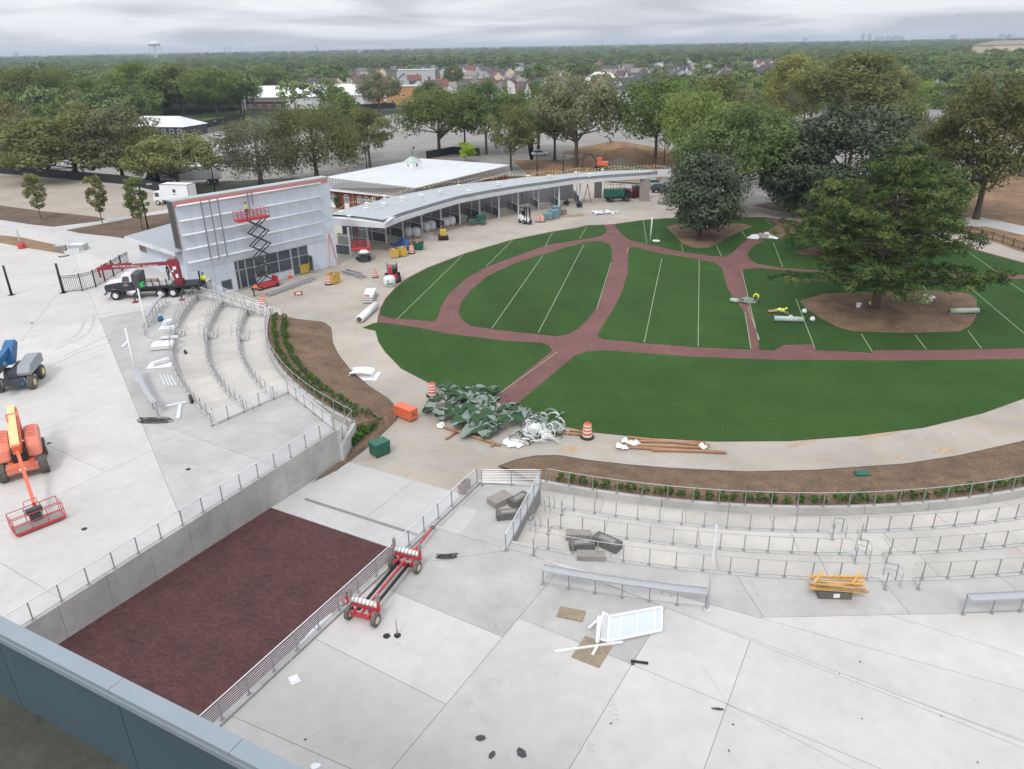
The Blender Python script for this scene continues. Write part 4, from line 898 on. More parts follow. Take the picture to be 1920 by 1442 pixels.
# low wing and its metal roof (left side of the building)
WD=12.2
for j,(z0,z1) in enumerate(((2.3,4.4),(4.41,5.75))):
    for i in range(6):
        y0=.25+(WD-.25)*i/6; y1=.25+(WD-.25)*(i+1)/6; p=MB(); p.box(-.0,.18,y0+.012,y1-.012,z0,z1)
        p.build('panel','ply' if (j==1 and i==5) else 'white_mem',bw_)
b_=MB(); b_.box(.18,15,.6,WD-.1,0,5.7); b_.build('wall','white_mem',bw_)
ev=6.1
rf=MB(); V=[(-1.0,-.9+1.1,ev),(-1.0,WD+1.2,ev),(15,WD+1.2,ev+1.5),(15,.2,ev+1.5)]; rf.add(V+[(x,y,z+.18) for x,y,z in V],[(3,2,1,0),(4,5,6,7),(0,1,5,4),(1,2,6,5),(2,3,7,6),(3,0,4,7)]); ro=rf.build('roof','roof_metal',bw_)
for i in range(26):
    y=.4+(WD+.6)*i/25; s=MB(); s.bar((-1.0,y,ev+.21),(15,y,ev+1.71),.05,.06); s.build('seam','roof_ribs',ro)
fa=MB(); fa.box(-1.06,-.9,.15,WD+1.25,ev-.28,ev+.17); fa.build('fascia','roof_white',ro)
pl=MB(); pl.box(3.2,4.8,5.2,6.6,ev+.75,ev+.83); pl.build('roof_hatch','ply',ro)
# ================================================================== CURVED CANOPY
ZF=1.6
fb=[(722,428),(755,414),(790,403),(825,392),(862,381),(912,371),(975,360),(1037,351),(1075,345),(1150,339),(1212,335),(1257,330)]
bk=[(619,402),(645,392),(740,368),(780,360),(850,347),(925,339),(1000,332),(1050,327),(1080,324),(1150,320),(1212,318),(1258,317)]
fpts=resample(PL(fb,ZF),48); bpts=resample(PL(bk,ZF+1.5),48)
cl0=P(620,422,ZF)
cano=thing('canopy','long curved grey roofed canopy with open stalls beneath it','canopy',(0,0,0))
def up_(L,dz): return [p+Vector((0,0,dz)) for p in L]
inn=[f.lerp(Vector((b.x,b.y,ZF)),.03) for f,b in zip(fpts,bpts)]
m=MB(); m.strip(up_(fpts,.62),fpts); m.strip(fpts,up_([f.lerp(Vector((b.x,b.y,ZF)),.95) for f,b in zip(fpts,bpts)],.0)); m.strip(up_(inn,.62),up_(fpts,.62)); m.build('fascia','roof_white',cano)
m=MB(); m.strip(up_(inn,1.12),up_(inn,.62)); gut=m.build('louvre_band','stall_mesh',cano)
for k in range(6):
    m=MB(); m.tube(up_([f.lerp(Vector((b.x,b.y,ZF)),.026) for f,b in zip(fpts,bpts)],.66+.075*k),.02,4); m.build('louvre','galv',gut)
Ltop=P(619,406,ZF+1.2)
m=MB(); A=up_(inn,1.15); B=bpts; n=len(A)
V=[]; 
for k in range(7):
    f=k/6
    V+= [a.lerp(b,f)+Vector((0,0,.12*math.sin(PI*f))) for a,b in zip(A,B)]
m.add(V,[(k*n+i,k*n+i+1,(k+1)*n+i+1,(k+1)*n+i) for k in range(6) for i in range(n-1)]); roofc=m.build('roof','roof_metal',cano,True)
m=MB(); m.strip(B,[p-Vector((0,0,1.4)) for p in B]); m.build('rear_fascia','roof_white',cano)
# left end: corner section with white lath roof and straight fascia
c0=fpts[0]; e0=P(620,422,ZF); m=MB(); m.strip([c0,e0],[c0+Vector((0,0,.62)),e0+Vector((0,0,.62))]); m.build('end_fascia','roof_white',cano)
ltA=[e0+Vector((0,0,.62)),c0+Vector((0,0,.62))]; ltB=[P(618,407,ZF+1.2),P(742,407,ZF+1.2)]
m=MB(); m.strip(ltA,ltB); m.build('end_roof','white',cano)
rib=MB()
for i in range(30):
    f=i/29; rib.bar(ltA[0].lerp(ltA[1],f)+Vector((0,0,.05)),ltB[0].lerp(ltB[1],f)+Vector((0,0,.05)),.10,.08)
rib.build('lath','roof_white',cano)
m=MB(); m.add([ltB[0],ltB[1],bpts[2],bpts[0]],[(0,1,2,3)]); m.build('end_deck','roof_metal',cano)
m=MB(); m.add([e0,c0,Vector((bpts[8].x,bpts[8].y,ZF)),Vector((bpts[0].x,bpts[0].y,ZF))],[(0,1,2,3)]); m.build('soffit','stall_grey',cano)
# roof vents and safety-flag lines lie on the roof
for i,(px,py) in enumerate(((640,402),(655,410),(686,395),(688,386),(720,386),(721,372),(755,376),(790,370),(826,363),(860,352),(880,362),(935,347),(990,334),(1030,333),(1080,327),(1130,322),(1105,331))):
    q=P(px,py,ZF+1.45); o=MB(); o.lathe((0,0,0),[(.32,0),(.32,.1),(.12,.14),(.12,.35),(.38,.4),(.38,.48),(.02,.52)],10); v=o.build('roof_vent','white',cano); v.location=q
posts_px=[(658,480),(691,467),(725,456),(757,447),(792,438),(828,430),(863,421),(900,413),(936,408),(972,401),(1010,393),(1048,391),(1087,384)]
pmesh=MB(); pmesh.box(-.14,.14,-.14,.14,0,ZF-ZL); pme=mesh_of(pmesh,'column','roof_white')
ptw=[P(x,y,ZL) for x,y in posts_px]
for q in ptw:
    o=link('column',pme,cano); o.location=q
# back wall and stall partitions under the roof
def toward_back(q,dist):
    v=(q-C0); v.z=0; return q+v.normalized()*dist
bw2=[toward_back(q,6.5) for q in ptw[2:]]; bw2=[toward_back(ptw[0],0)+Vector((-2.5,7.5,0))]+bw2
m=MB(); m.strip(bw2,up_(bw2,ZF-ZL)); m.build('back_wall','stall_grey',cano)
for i,q in enumerate(ptw):
    b=toward_back(q,6.2); mid=toward_back(q,3.1)
    m=MB(); m.bar(q+Vector((0,0,.75)),mid+Vector((0,0,.75)),.05,1.4); pn=m.build('stall_panel','stall_mesh',cano)
    m=MB(); m.bar(q+Vector((0,0,1.5)),b+Vector((0,0,1.5)),.08,.08); m.bar(q+Vector((0,0,.08)),mid+Vector((0,0,.08)),.08,.08); m.build('stall_rail','roof_white',cano)
    m=MB(); m.bar(mid+Vector((0,0,.9)),b+Vector((0,0,.9)),.06,1.8); m.build('partition','stall_grey',cano)
    m=MB(); m.bar(mid,mid+Vector((0,0,ZF-ZL)),.14,.14,(0,1,0)); m.build('column','roof_white',cano)
# big pier and end block
for (x0,x1,yb,lab) in ((1114,1128,371,'pier'),(1199,1217,377,'pier')):
    a=P(x0,yb,ZL);b=P(x1,yb,ZL); m=MB(); d=(b-a).normalized(); nn_=Vector((-d.y,d.x,0)); m.prism([p.xy for p in (a,b,b+nn_*1.6,a+nn_*1.6)],ZL,ZF); m.build('pier','stone_grey' if x0<1150 else 'stone',cano)
fl=thing('flag_line','line of small yellow and white safety flags along the canopy roof','flag line',(0,0,0))
m=MB(); m2_=MB(); cab=MB()
for (t0,t1,f) in ((0.02,.98,.28),(.02,.98,.93)):
    prev=None
    for i in range(110):
        s=t0+(t1-t0)*i/109; k=s*47; a=int(min(46,k)); p=A[a].lerp(A[a+1],k-a); q=B[a].lerp(B[a+1],k-a); c=p.lerp(q,f)+Vector((0,0,.55+.35*abs(math.sin(i*.285))))
        if prev: cab.bar(prev,c,.015,.015)
        d=((c-prev).normalized() if prev else Vector((1,0,0))); prev=c; w_=.11
        (m if i%3 else m2_).add([c-d*w_,c+d*w_,c+Vector((0,0,-.24))],[(0,1,2)])
tag(m.build('white_flags','white',fl),kind='stuff'); tag(m2_.build('yellow_flags','flag_yellow',fl),kind='stuff'); cab.build('cord','flag_yellow',fl)
for i in range(11):
    k=(i+.5)/11*47; a=int(k); c=A[a].lerp(A[a+1],k-a).lerp(B[a].lerp(B[a+1],k-a),.93); m=MB(); m.bar(c,c+Vector((0,0,1.0)),.05,.05); m.build('stake','flag_yellow',fl)
# ================================================================== BRICK BUILDING WITH WHITE ROOF
ZE,ZT=1.1,3.2
lw_=[P(611,353,ZE),P(768,369,ZE),P(957,321,ZE)]; lw_.append(lw_[0]+lw_[2]-lw_[1])
tp=[P(610,332,ZT),P(779,352,ZT),P(955,309,ZT),P(790,297,ZT)]
bb_=thing('brick_building','red brick building with arched windows, white roof and green cupola','building',(0,0,0)); cen=sum(lw_,Vector())/4
m=MB(); m.add(tp,[(0,1,2,3)]); rt_=m.build('roof','roof_white',bb_)
for i in range(1,22):
    f=i/22; s=MB(); s.bar(tp[0].lerp(tp[3],f)+Vector((0,0,.03)),tp[1].lerp(tp[2],f)+Vector((0,0,.03)),.05,.05); s.build('seam','roof_ribs',rt_)
for i in range(4):
    a,b=lw_[i],lw_[(i+1)%4]; c,d_=tp[i],tp[(i+1)%4]; s=MB(); s.add([a,b,d_,c],[(0,1,2,3)]); sk=s.build('roof_skirt','galv',bb_)
    if i<2:
        n=int((b-a).length/.62)
        for k in range(n):
            f=(k+.5)/n; r=MB(); nk=(b-a).cross(c-a).normalized(); nk=nk if nk.dot(CP-a)>0 else -nk; r.bar(a.lerp(b,f)+nk*.05,c.lerp(d_,f)+nk*.05,.34,.12,nk); r.build('skirt_rib','roof_white',sk)
    e_=MB(); e_.bar(a-Vector((0,0,.2)),b-Vector((0,0,.2)),.25,.4); e_.build('eave','white',bb_)
wl=[cen+(p-cen)*.965 for p in lw_]
for i in range(4):
    a,b=wl[i],wl[(i+1)%4]; w1=MB(); w1.strip([Vector((a.x,a.y,ZL)),Vector((b.x,b.y,ZL))],[Vector((a.x,a.y,ZE-.1)),Vector((b.x,b.y,ZE-.1))]); w1.build('wall','brick_wall',bb_)
a,b=wl[0],wl[1]; du_=(b-a); du_.z=0; Lw=du_.length; du_.normalize(); nw=Vector((du_.y,-du_.x,0))
if nw.dot(CP-a)<0: nw=-nw
def at_px(px):
    lo,hi=0.,Lw
    for i in range(40):
        mI=(lo+hi)/2
        if proj((a.x+du_.x*mI,a.y+du_.y*mI,-.5))[0]<px: lo=mI
        else: hi=mI
    return lo
for px in (624,650,675,687.5,700,718,735):
    t=at_px(px); c=Vector((a.x,a.y,0))+du_*t+nw*.04; hw=.62
    def arch(w_,z0,zs,off,n=9):
        pts=[c+nw*off+du_*(-w_)+Vector((0,0,z0)),c+nw*off+du_*w_+Vector((0,0,z0))]+[c+nw*off+du_*(w_*math.cos(PI*i/n))+Vector((0,0,zs+w_*math.sin(PI*i/n))) for i in range(n+1)]; return pts
    o=MB(); P1=arch(hw,-1.25,-.35,.03); o.add(P1,[tuple(range(len(P1)))]); wo_=o.build('window','white',bb_)
    o=MB(); P1=arch(hw-.12,-1.15,-.35,.06); o.add(P1,[tuple(range(len(P1)))]); o.build('pane','glass',wo_)
    o=MB(); 
    for s in (-.03,): o.bar(c+nw*.08+Vector((0,0,-1.15)),c+nw*.08+Vector((0,0,.15)),.06,.03,nw)
    for s in (-.17,.17): o.bar(c+du_*s*1.2+nw*.08+Vector((0,0,-1.15)),c+du_*s*1.2+nw*.08+Vector((0,0,-.35)),.04,.03,nw)
    o.bar(c-du_*hw+nw*.08+Vector((0,0,-.35)),c+du_*hw+nw*.08+Vector((0,0,-.35)),.03,.07); o.build('muntin','white',wo_)
    if px<660:
        o=MB(); o.bar(c+nw*.05+Vector((0,0,-1.4)),c+nw*.05+Vector((0,0,-2.5)),1.1,.1,nw); o.build('sill_panel','white',wo_)
t=at_px(663); c=Vector((a.x,a.y,0))+du_*t+nw*.1; o=MB(); o.bar(c+Vector((0,0,ZL)),c+Vector((0,0,ZE-.2)),.14,.1); o.build('downpipe','bark_pale',bb_)
q=P(774.5,313,ZT+.2); cu=thing('cupola','white cupola with green copper roof and weather vane on the white roof','cupola',(q.x,q.y,ZT-.05),FA); cu.scale=(.88,.88,.88)
m=MB(); m.box(-1.35,1.35,-1.35,1.35,0,1.5); m.build('base_box','white',cu); m=MB(); m.box(-1.5,1.5,-1.5,1.5,0,.14); m.build('plinth','roof_white',cu)
m=MB(); m.add([(-1.5,-1.5,1.5),(1.5,-1.5,1.5),(1.5,1.5,1.5),(-1.5,1.5,1.5),(-.3,-.3,2.5),(.3,-.3,2.5),(.3,.3,2.5),(-.3,.3,2.5)],[(3,2,1,0),(0,1,5,4),(1,2,6,5),(2,3,7,6),(3,0,4,7),(4,5,6,7)]); rr_=m.build('roof','copper',cu)
for k in range(5):
    for sgn in (-1,1):
        x=-1.3+2.6*k/4; s=MB(); s.bar((x,sgn*1.5,1.55),(x*.2,sgn*.3,2.55),.06,.06); s.build('seam','copper',rr_)
for (x,y) in ((0,-1.37),(-1.37,0)):
    s=MB(); s.bar((x,y,.5),(x,y,1.1),.4,.05); s.build('louvre','grey_dark_panel',cu)
m=MB(); m.cyl((0,0,2.4),(0,0,4.6),.05,n=6); m.ball((0,0,3.4),.16); m.bar((-.8,0,4.1),(.9,0,4.1),.04,.06); m.add([(.3,0,4.1),(.9,0,4.1),(.8,0,4.7),(.4,0,4.6)],[(0,1,2,3)]); m.build('weather_vane','dark_machine',cu)
# ================================================================== STADIUM PARAPET (lower left)
PZ=19.0
oa,ob=P(0,1157,PZ),P(563,1442,PZ); pu=(ob-oa).normalized(); pn_=Vector((pu.y,-pu.x,0))
if pn_.dot(CP-oa)<0: pn_=-pn_
pa0=oa-pu*8; Lp=(ob-oa).length+16; par=thing('parapet','blue-grey metal parapet of the stand in the lower left corner','parapet',pa0,math.atan2(pu.y,pu.x))
# local: x along the edge, +y away from or towards the camera depending on side
ysg=1 if Vector((-pu.y,pu.x,0)).dot(pn_)>0 else -1
def Y(v): return v*ysg
def pbox(x0,x1,y0,y1,z0,z1): 
    ya,yb=sorted((Y(y0),Y(y1))); return MB().box(x0,x1,ya,yb,z0,z1)
ja=(P(210,1293,PZ)-pa0).dot(pu); jb=(P(435,1411,PZ)-pa0).dot(pu)
xs=[0,ja-4.6,ja-2.3,ja,jb,jb+2.4,Lp]
for x0,x1 in zip(xs,xs[1:]): pbox(x0+.003,x1-.003,0,.185,-.03,.03).build('coping','parapet',par)
pbox(0,Lp,.155,.2,-.1,-.032).build('drip_edge','parapet',par)
fx=(P(208,1318,PZ-.1)-pa0).dot(pu); xs=[0,fx-4.2,fx-2.1,fx,fx+2.1,fx+4.2,Lp]
for x0,x1 in zip(xs,xs[1:]): pbox(x0+.006,x1-.006,.12,.15,-1.22,-.11).build('panel','parapet_face',par)
pbox(0,Lp,.01,.118,-22,-.035).build('wall','grey_dark_panel',par)
dk=MB(); ya,yb=sorted((Y(.15),Y(9))); dk.box(-3,Lp+2,ya,yb,-1.6,-1.215); dd_=struct(dk.build('balcony_deck','deck')); dd_.location=pa0; dd_.rotation_euler=(0,0,math.atan2(pu.y,pu.x))
# ================================================================== helpers for things
def T(name,label,cat,px,z=0.0,rz=0,group=None):
    q=P(px[0],px[1],z) if not isinstance(px,Vector) else px
    return thing(name,label,cat,q,rz,group)
def yaw(p,q,z=0.0):
    a,b=P(*p,z),P(*q,z); return math.atan2(b.y-a.y,b.x-a.x)
def wheel(par,c,r,wd,axis='y',rimc='rim',tread=True,tm='tyre_dust'):
    m=MB(); d=Vector((0,wd/2,0)) if axis=='y' else Vector((wd/2,0,0)); c=Vector(c)
    for a,b,ra,rb in ((-1,-.8,.9,1),(-.8,.8,1,1),(.8,1,1,.9)): m.cyl(c+d*a,c+d*b,r*ra,r*rb,20,cap=abs(a+b)>1.5)
    if tread:
        for i in range(16):
            t=2*PI*i/16
            for s in (-1,1):
                u=Vector((math.cos(t),0,math.sin(t))) if axis=='y' else Vector((0,math.cos(t),math.sin(t))); t2=t+.22; u2=Vector((math.cos(t2),0,math.sin(t2))) if axis=='y' else Vector((0,math.cos(t2),math.sin(t2)))
                m.bar(c+u*(r*1.015)+d*s*.05,c+u2*(r*1.015)+d*s*.92,r*.09,r*.08,u)
    o=m.build('wheel',tm,par); k=MB()
    for s in (-1,1): k.cyl(c+d*s*.96,c+d*s*1.04,r*.56,r*.5,14); k.cyl(c+d*s*1.0,c+d*s*1.12,r*.18,n=8)
    k.build('rim',rimc,o); return o
def skinmesh(name,chains,matn,par,sub=2):
    V=[];E=[];Rr=[]
    idx={}
    for ch in chains:
        prev=None
        for (p,r) in ch:
            key=tuple(round(x,4) for x in p)
            if key not in idx: idx[key]=len(V); V.append(p); Rr.append(r)
            k=idx[key]
            if prev is not None: E.append((prev,k))
            prev=k
    me=bpy.data.meshes.new(name); me.from_pydata(V,E,[]); o=link(name,me,par); me.materials.append(MT[matn])
    md=o.modifiers.new('skin','SKIN'); md.use_smooth_shade=True
    for i,s in enumerate(me.skin_vertices[0].data if me.skin_vertices else []): pass
    if not me.skin_vertices:
        bm=bmesh.new(); bm.from_mesh(me); bm.verts.layers.skin.verify(); bm.to_mesh(me); bm.free()
    for i,s in enumerate(me.skin_vertices[0].data): s.radius=(Rr[i],Rr[i]); s.use_root=(i==0)
    sm_=o.modifiers.new('sub','SUBSURF'); sm_.levels=sub; sm_.render_levels=sub
    return o
def person(label,loc,rz,pose='stand',shirt='hivis',trous='jeans',hat=None,s=1.0,arms='down'):
    """x right, y forward, z up; 1.78 m tall when standing"""
    t=thing('person',label,'person',loc,rz); t.scale=(s,s,s)
    J={}
    if pose=='stand':
        pel=(0,0,.95); ch=(0,.02,1.32); nk=(0,.03,1.50); hd=(0,.05,1.66); kn=[(-.11,.02,.50),(.11,.04,.50)]; an=[(-.12,-.02,.09),(.12,.0,.09)]; toe=[(-.13,.14,.04),(.13,.16,.04)]
    elif pose=='kneel':
        pel=(0,0,.46); ch=(0,.30,.72); nk=(0,.42,.82); hd=(0,.56,.84); kn=[(-.13,.32,.08),(.13,.34,.08)]; an=[(-.13,-.14,.08),(.13,-.12,.08)]; toe=[(-.13,-.28,.05),(.13,-.26,.05)]
    elif pose=='bend':
        pel=(0,0,.88); ch=(0,.34,1.05); nk=(0,.50,1.02); hd=(0,.64,.98); kn=[(-.13,.08,.48),(.13,.08,.48)]; an=[(-.14,-.02,.09),(.14,-.02,.09)]; toe=[(-.15,.15,.04),(.15,.15,.04)]
    elif pose=='lie':
        pel=(0,0,.16); ch=(0,.38,.24); nk=(0,.54,.34); hd=(0,.68,.42); kn=[(-.12,-.42,.10),(.14,-.40,.12)]; an=[(-.14,-.82,.09),(.20,-.78,.09)]; toe=[(-.15,-.97,.06),(.22,-.93,.06)]
    else:  # sit on the ground
        pel=(0,0,.16); ch=(0,-.02,.52); nk=(0,.04,.70); hd=(0,.10,.86); kn=[(-.18,.36,.42),(.2,.40,.36)]; an=[(-.14,.62,.09),(.2,.70,.09)]; toe=[(-.14,.78,.06),(.2,.86,.06)]
    C_=Vector(ch); sh=[C_+Vector((-.2,0,.09)),C_+Vector((.2,0,.09))]
    if arms=='down': el=[s_+Vector((x*.07,-.02,-.28)) for s_,x in zip(sh,(-1,1))]; ha=[e_+Vector((x*.02,.10,-.25)) for e_,x in zip(el,(-1,1))]
    elif arms=='up': el=[s_+Vector((x*.12,.16,.12)) for s_,x in zip(sh,(-1,1))]; ha=[e_+Vector((0,.16,.20)) for e_ in el]
    else: el=[s_+Vector((x*.06,.16,-.22)) for s_,x in zip(sh,(-1,1))]; ha=[e_+Vector((-x*.05,.22,-.12)) for e_,x in zip(el,(-1,1))]
    for h in ha: h.z=max(h.z,.06)
    tp=lambda v:tuple(v)
    Cc=[[(pel,.15),(tuple((Vector(pel)+C_)/2),.14),(ch,.16),(nk,.065),(hd,.105),(tuple(Vector(hd)+Vector((0,.0,.09))),.08)]]
    for i in (0,1):
        hp=Vector(pel)+Vector(((-.1,.1)[i],0,-.03)); Cc.append([(pel,.15),(tp(hp),.10),(kn[i],.07),(an[i],.05),(toe[i],.045)])
        fdir=(ha[i]-el[i]).normalized()
        Cc.append([(ch,.16),(tp(sh[i]),.075),(tp(el[i]),.05),(tp(ha[i]),.034),(tp(ha[i]+fdir*.08),.03)])
        # hand: four fingers and a thumb as short chains rooted in the palm
        side=Vector((1,0,0))
        for k,(o_,ln) in enumerate(((-.03,.085),(-.01,.095),(.012,.09),(.032,.07))): Cc.append([(tp(ha[i]+fdir*.08),.03),(tp(ha[i]+fdir*.12+side*o_),.010),(tp(ha[i]+fdir*(.10+ln)+side*o_*1.2+Vector((0,.015,0))),.008)])
        Cc.append([(tp(ha[i]),.034),(tp(ha[i]+fdir*.05+Vector((0,.05,0))),.011),(tp(ha[i]+fdir*.09+Vector((0,.065,0))),.009)])
    skinmesh('body',Cc,'skin',t,1)
    S=[[(tuple(Vector(pel)+Vector((0,0,.0))),.17),(tuple((Vector(pel)+C_)/2),.165),(ch,.185),(tuple(Vector(nk)*.75+C_*.25),.09)]]
    for i in (0,1): S.append([(ch,.185),(tp(sh[i]),.10),(tp((sh[i]+el[i])/2),.075),(tp(el[i]),.065)])
    skinmesh('shirt',S,shirt,t,1)
    L_=[]
    for i in (0,1): L_.append([(tuple(Vector(pel)-Vector((0,0,.01))),.168),(tuple(Vector(pel)+Vector(((-.1,.1)[i],0,-.04))),.118),(kn[i],.088),(an[i],.068)])
    skinmesh('trousers',L_,trous,t,1)
    for i in (0,1): skinmesh('boot',[[(tuple(Vector(an[i])+Vector((0,0,.02))),.066),(an[i],.064),(toe[i],.055)]],'cloth_dark',t,1)
    H_=Vector(hd)+Vector((0,-.01,.07)); m=MB(); m.lathe(tuple(H_),[(.125,0),(.13,.03),(.11,.10),(.05,.14),(.01,.145)],12)
    m.build('helmet' if hat else 'hair',hat or 'cloth_dark',t,True)
    # face: nose and eyes
    m=MB(); f_=Vector(hd)+Vector((0,.10,.02)); m.ball(tuple(f_+Vector((0,.012,-.01))),.016,6); m.build('nose','skin',t)
    m=MB(); m.ball(tuple(f_+Vector((-.035,0,.02))),.012,6); m.build('eye','cloth_dark',t); m=MB(); m.ball(tuple(f_+Vector((.035,0,.02))),.012,6); m.build('eye','cloth_dark',t)
    m=MB(); m.bar(f_+Vector((-.025,.0,-.05)),f_+Vector((.025,.0,-.05)),.012,.01); m.build('mouth','red_dark',t)
    for sx_ in (-1,1):
        m=MB(); m.ball(tuple(Vector(hd)+Vector((sx_*.105,0,.03))),.025,6,1.4); m.build('ear','skin',t)
    return t
def textmesh(s,size,par,loc,rot,matn,name='lettering'):
    c=bpy.data.curves.new('t','FONT'); c.body=s; c.size=size; c.extrude=.004; c.align_x='CENTER'; o=bpy.data.objects.new('t',c); COL.objects.link(o); dg=bpy.context.evaluated_depsgraph_get(); me=bpy.data.meshes.new_from_object(o.evaluated_get(dg)); bpy.data.objects.remove(o); bpy.data.curves.remove(c)
    me.materials.clear(); me.materials.append(MT[matn]); q=link(name,me,par); q.location=loc; q.rotation_euler=rot; return q
# ================================================================== CRANE TRUCK
hd_=yaw((325,558.5),(219,564)); rv_=Vector((math.sin(hd_),-math.cos(hd_),0)); org=P(219,563)+rv_*1.15
t=thing('crane_truck','dark blue flatbed truck with white cab top and dark red folding crane','truck',org,hd_)
for x in (0,-4.75,-6.1):
    for s in (-1,1):
        if x==0: wheel(t,(x,s*1.1,.53),.53,.32,rimc='alu',tread=False,tm='rubber')
        else:
            wheel(t,(x,s*1.0,.53),.53,.58,rimc='alu',tread=False,tm='rubber')
m=MB(); m.box(-8.4,.7,-.45,.45,.62,.95); m.build('chassis','black',t)
m=MB(); m.xprism([(1.05,.95),(1.1,1.45),(.95,1.72),(-.75,1.95),(-.75,.95)],-.95,.95); m.build('hood','navy',t,bev=.05)
m=MB(); m.xprism([(1.0,1.74),(.5,1.84),(-.75,1.99),(-.75,1.92),(.5,1.78),(.97,1.70)],-.9,.9); m.build('hood_top','white',t)
m=MB(); m.xprism([(-.75,.85),(-.75,1.95),(-2.0,1.95),(-2.0,.85)],-1.12,1.12); m.build('cab','navy',t,bev=.04)
m=MB(); m.xprism([(-.75,1.95),(-1.02,2.78),(-1.25,2.88),(-2.0,2.88),(-2.0,1.95)],-1.08,1.08); cb=m.build('cab_top','white',t,bev=.06)
for s in (-1,1):
    m=MB(); m.xprism([(-.95,2.02),(-1.12,2.6),(-1.75,2.6),(-1.75,2.02)],s*1.085-.01,s*1.085+.01); m.build('side_window','glass',cb)
m=MB(); m.add([(-.80,-.9,2.05),(-.80,.9,2.05),(-1.02,.85,2.72),(-1.02,-.85,2.72)],[(0,1,2,3)]); m.build('windscreen','glass',cb)
m=MB(); m.box(-2.75,-2.05,-1.1,1.1,1.0,2.75); m.build('headache_rack','dark_machine',t)
for s in (-1,1):
    m=MB(); m.tube([(-.75,s*1.06,.62),(-.62,s*1.06,1.0),(-.2,s*1.06,1.22),(.3,s*1.06,1.2),(.62,s*1.06,.95)],.09,6); m.build('fender','navy',t)
    m=MB(); m.cyl((-2.6,s*1.0,.75),(-1.25,s*1.0,.75),.3,n=14); m.build('fuel_tank','chrome',t,True)
m=MB(); m.box(1.1,1.3,-1.2,1.2,.55,.85); m.build('bumper','chrome',t,bev=.03)
for s in (-1,1):
    m=MB(); m.cyl((1.06,s*.7,1.2),(1.12,s*.7,1.2),.14,n=10); m.build('headlight','white',t)
m=MB(); m.box(-8.7,-2.8,-1.25,1.25,1.1,1.3); dk=m.build('deck','black',t)
for i in range(4):
    m=MB(); m.bar((-3.4-.75*i,1.18,1.3),(-3.35-.75*i,1.25,2.2),.09,.09); m.build('stake','black',dk)
for s in (0,.5):                                    # ladders lying on the deck
    lad=MB(); 
    for yy in (.35,.95): lad.bar((-3.0,yy,1.4+s*.3),(-6.0,yy,1.5+s*.3),.06,.1)
    for i in range(8): lad.bar((-3.2-.36*i,.35,1.42+s*.3),(-3.2-.36*i,.95,1.42+s*.3),.05,.05)
    lad.build('deck_ladder','alu',t)
m=MB(); m.box(-4.2,-3.0,-.9,.2,1.3,1.75); m.build('load','ply',t)
m=MB(); m.lathe((-2.95,.95,1.32),[(.22,0),(.30,.5),(.33,.52),(.30,.48),(.02,.05)],12); m.build('green_bucket','green_bright',t)
m=MB(); m.box(-7.1,-6.3,-.5,.5,1.3,1.75); m.build('crane_base','red_dark',t)
m=MB(); m.xprism([(-7.0,1.6),(-6.3,1.6),(-5.8,3.75),(-5.85,4.05),(-6.75,4.1),(-6.95,3.7)],-.33,.33); cr=m.build('crane_column','red_dark',t,bev=.03)
for (x,z,w_,h_) in ((-6.5,3.1,.36,.36),(-6.62,2.2,.28,.45),(-6.25,2.75,.2,.2)):
    m=MB(); m.box(x-w_/2,x+w_/2,.335,.342,z-h_/2,z+h_/2); m.build('notice_plate','white',cr)
m=MB(); m.bar((-6.1,.05,3.65),(1.4,.05,3.38),.34,.38); bm_=m.build('crane_boom','red_dark',t)
m=MB(); m.bar((1.3,.05,3.38),(1.7,.05,3.34),.22,.3); m.bar((-2.0,.05,3.75),(1.0,.05,3.65),.24,.22); m.build('boom_extension','red_dark',t)
for i in range(4):
    m=MB(); m.bar((.9-.75*i,.05,3.72),(.65-.75*i,.05,3.82),.3,.28); m.build('boom_block','red_dark',bm_)
m=MB(); m.bar((1.6,.05,3.28),(1.55,.05,2.6),.16,.2); m.ball((1.55,.05,2.5),.15); m.build('hook_block','red_dark',t)
textmesh('SIGN TUBE & SERVICE   516.658.5909',.3,t,(-2.4,.235,3.42),(PI/2,R(1.6),PI),'white')
textmesh('SIGN',.22,t,(-1.3,1.13,1.55),(PI/2,0,PI),'white'); 
m=MB(); m.lathe((0,0,0),[(.12,0),(.14,.01),(.01,.012)],10); em=m.build('door_emblem','red',t); em.location=(-1.3,1.125,1.78); em.rotation_euler=(-PI/2,0,0)
for x,ln in ((-2.35,1.1),(-7.3,1.2)):
    m=MB(); m.bar((x,1.0,.95),(x,1.25+ln,.75),.16,.2); m.bar((x,1.25+ln,1.0),(x,1.25+ln,.12),.12,.12); m.bar((x-.3,1.25+ln,.75),(x+.3,1.25+ln,.75),.05,.05); og=m.build('outrigger','dark_machine',t)
    m=MB(); m.lathe((x,1.25+ln,0),[(.36,.01),(.36,.07),(.16,.16)],8); m.build('outrigger_pad','red_dark',og)
m=MB(); m.box(-8.95,-8.72,-1.2,1.2,.7,1.25); m.build('tail_bar','black',t)
m=MB(); m.bar((-8.6,-.9,1.3),(-8.6,-.9,2.3),.1,.1); m.bar((-8.6,-1.15,1.3),(-8.6,-1.15,2.3),.1,.1); m.build('tail_stake','black',t)
m=MB(); m.box(0,3.2,0,1.5,.006,.03); b=m.build('ground_board','concrete_light'); b.location=P(228,583); b.rotation_euler=(0,0,R(-6)); tag(b,'thin pale board on the ground under the front outrigger','board')
person('worker in a yellow shirt and blue cap standing behind the truck bed',P(385,543),R(200),'stand','hivis','jeans','blue',1.12,'fwd')
person('person in dark clothes behind the crane truck bed',P(303,548)+Vector((-1.2,5.2,0)),R(120),'stand','cloth_dark','cloth_dark',None,1.15)
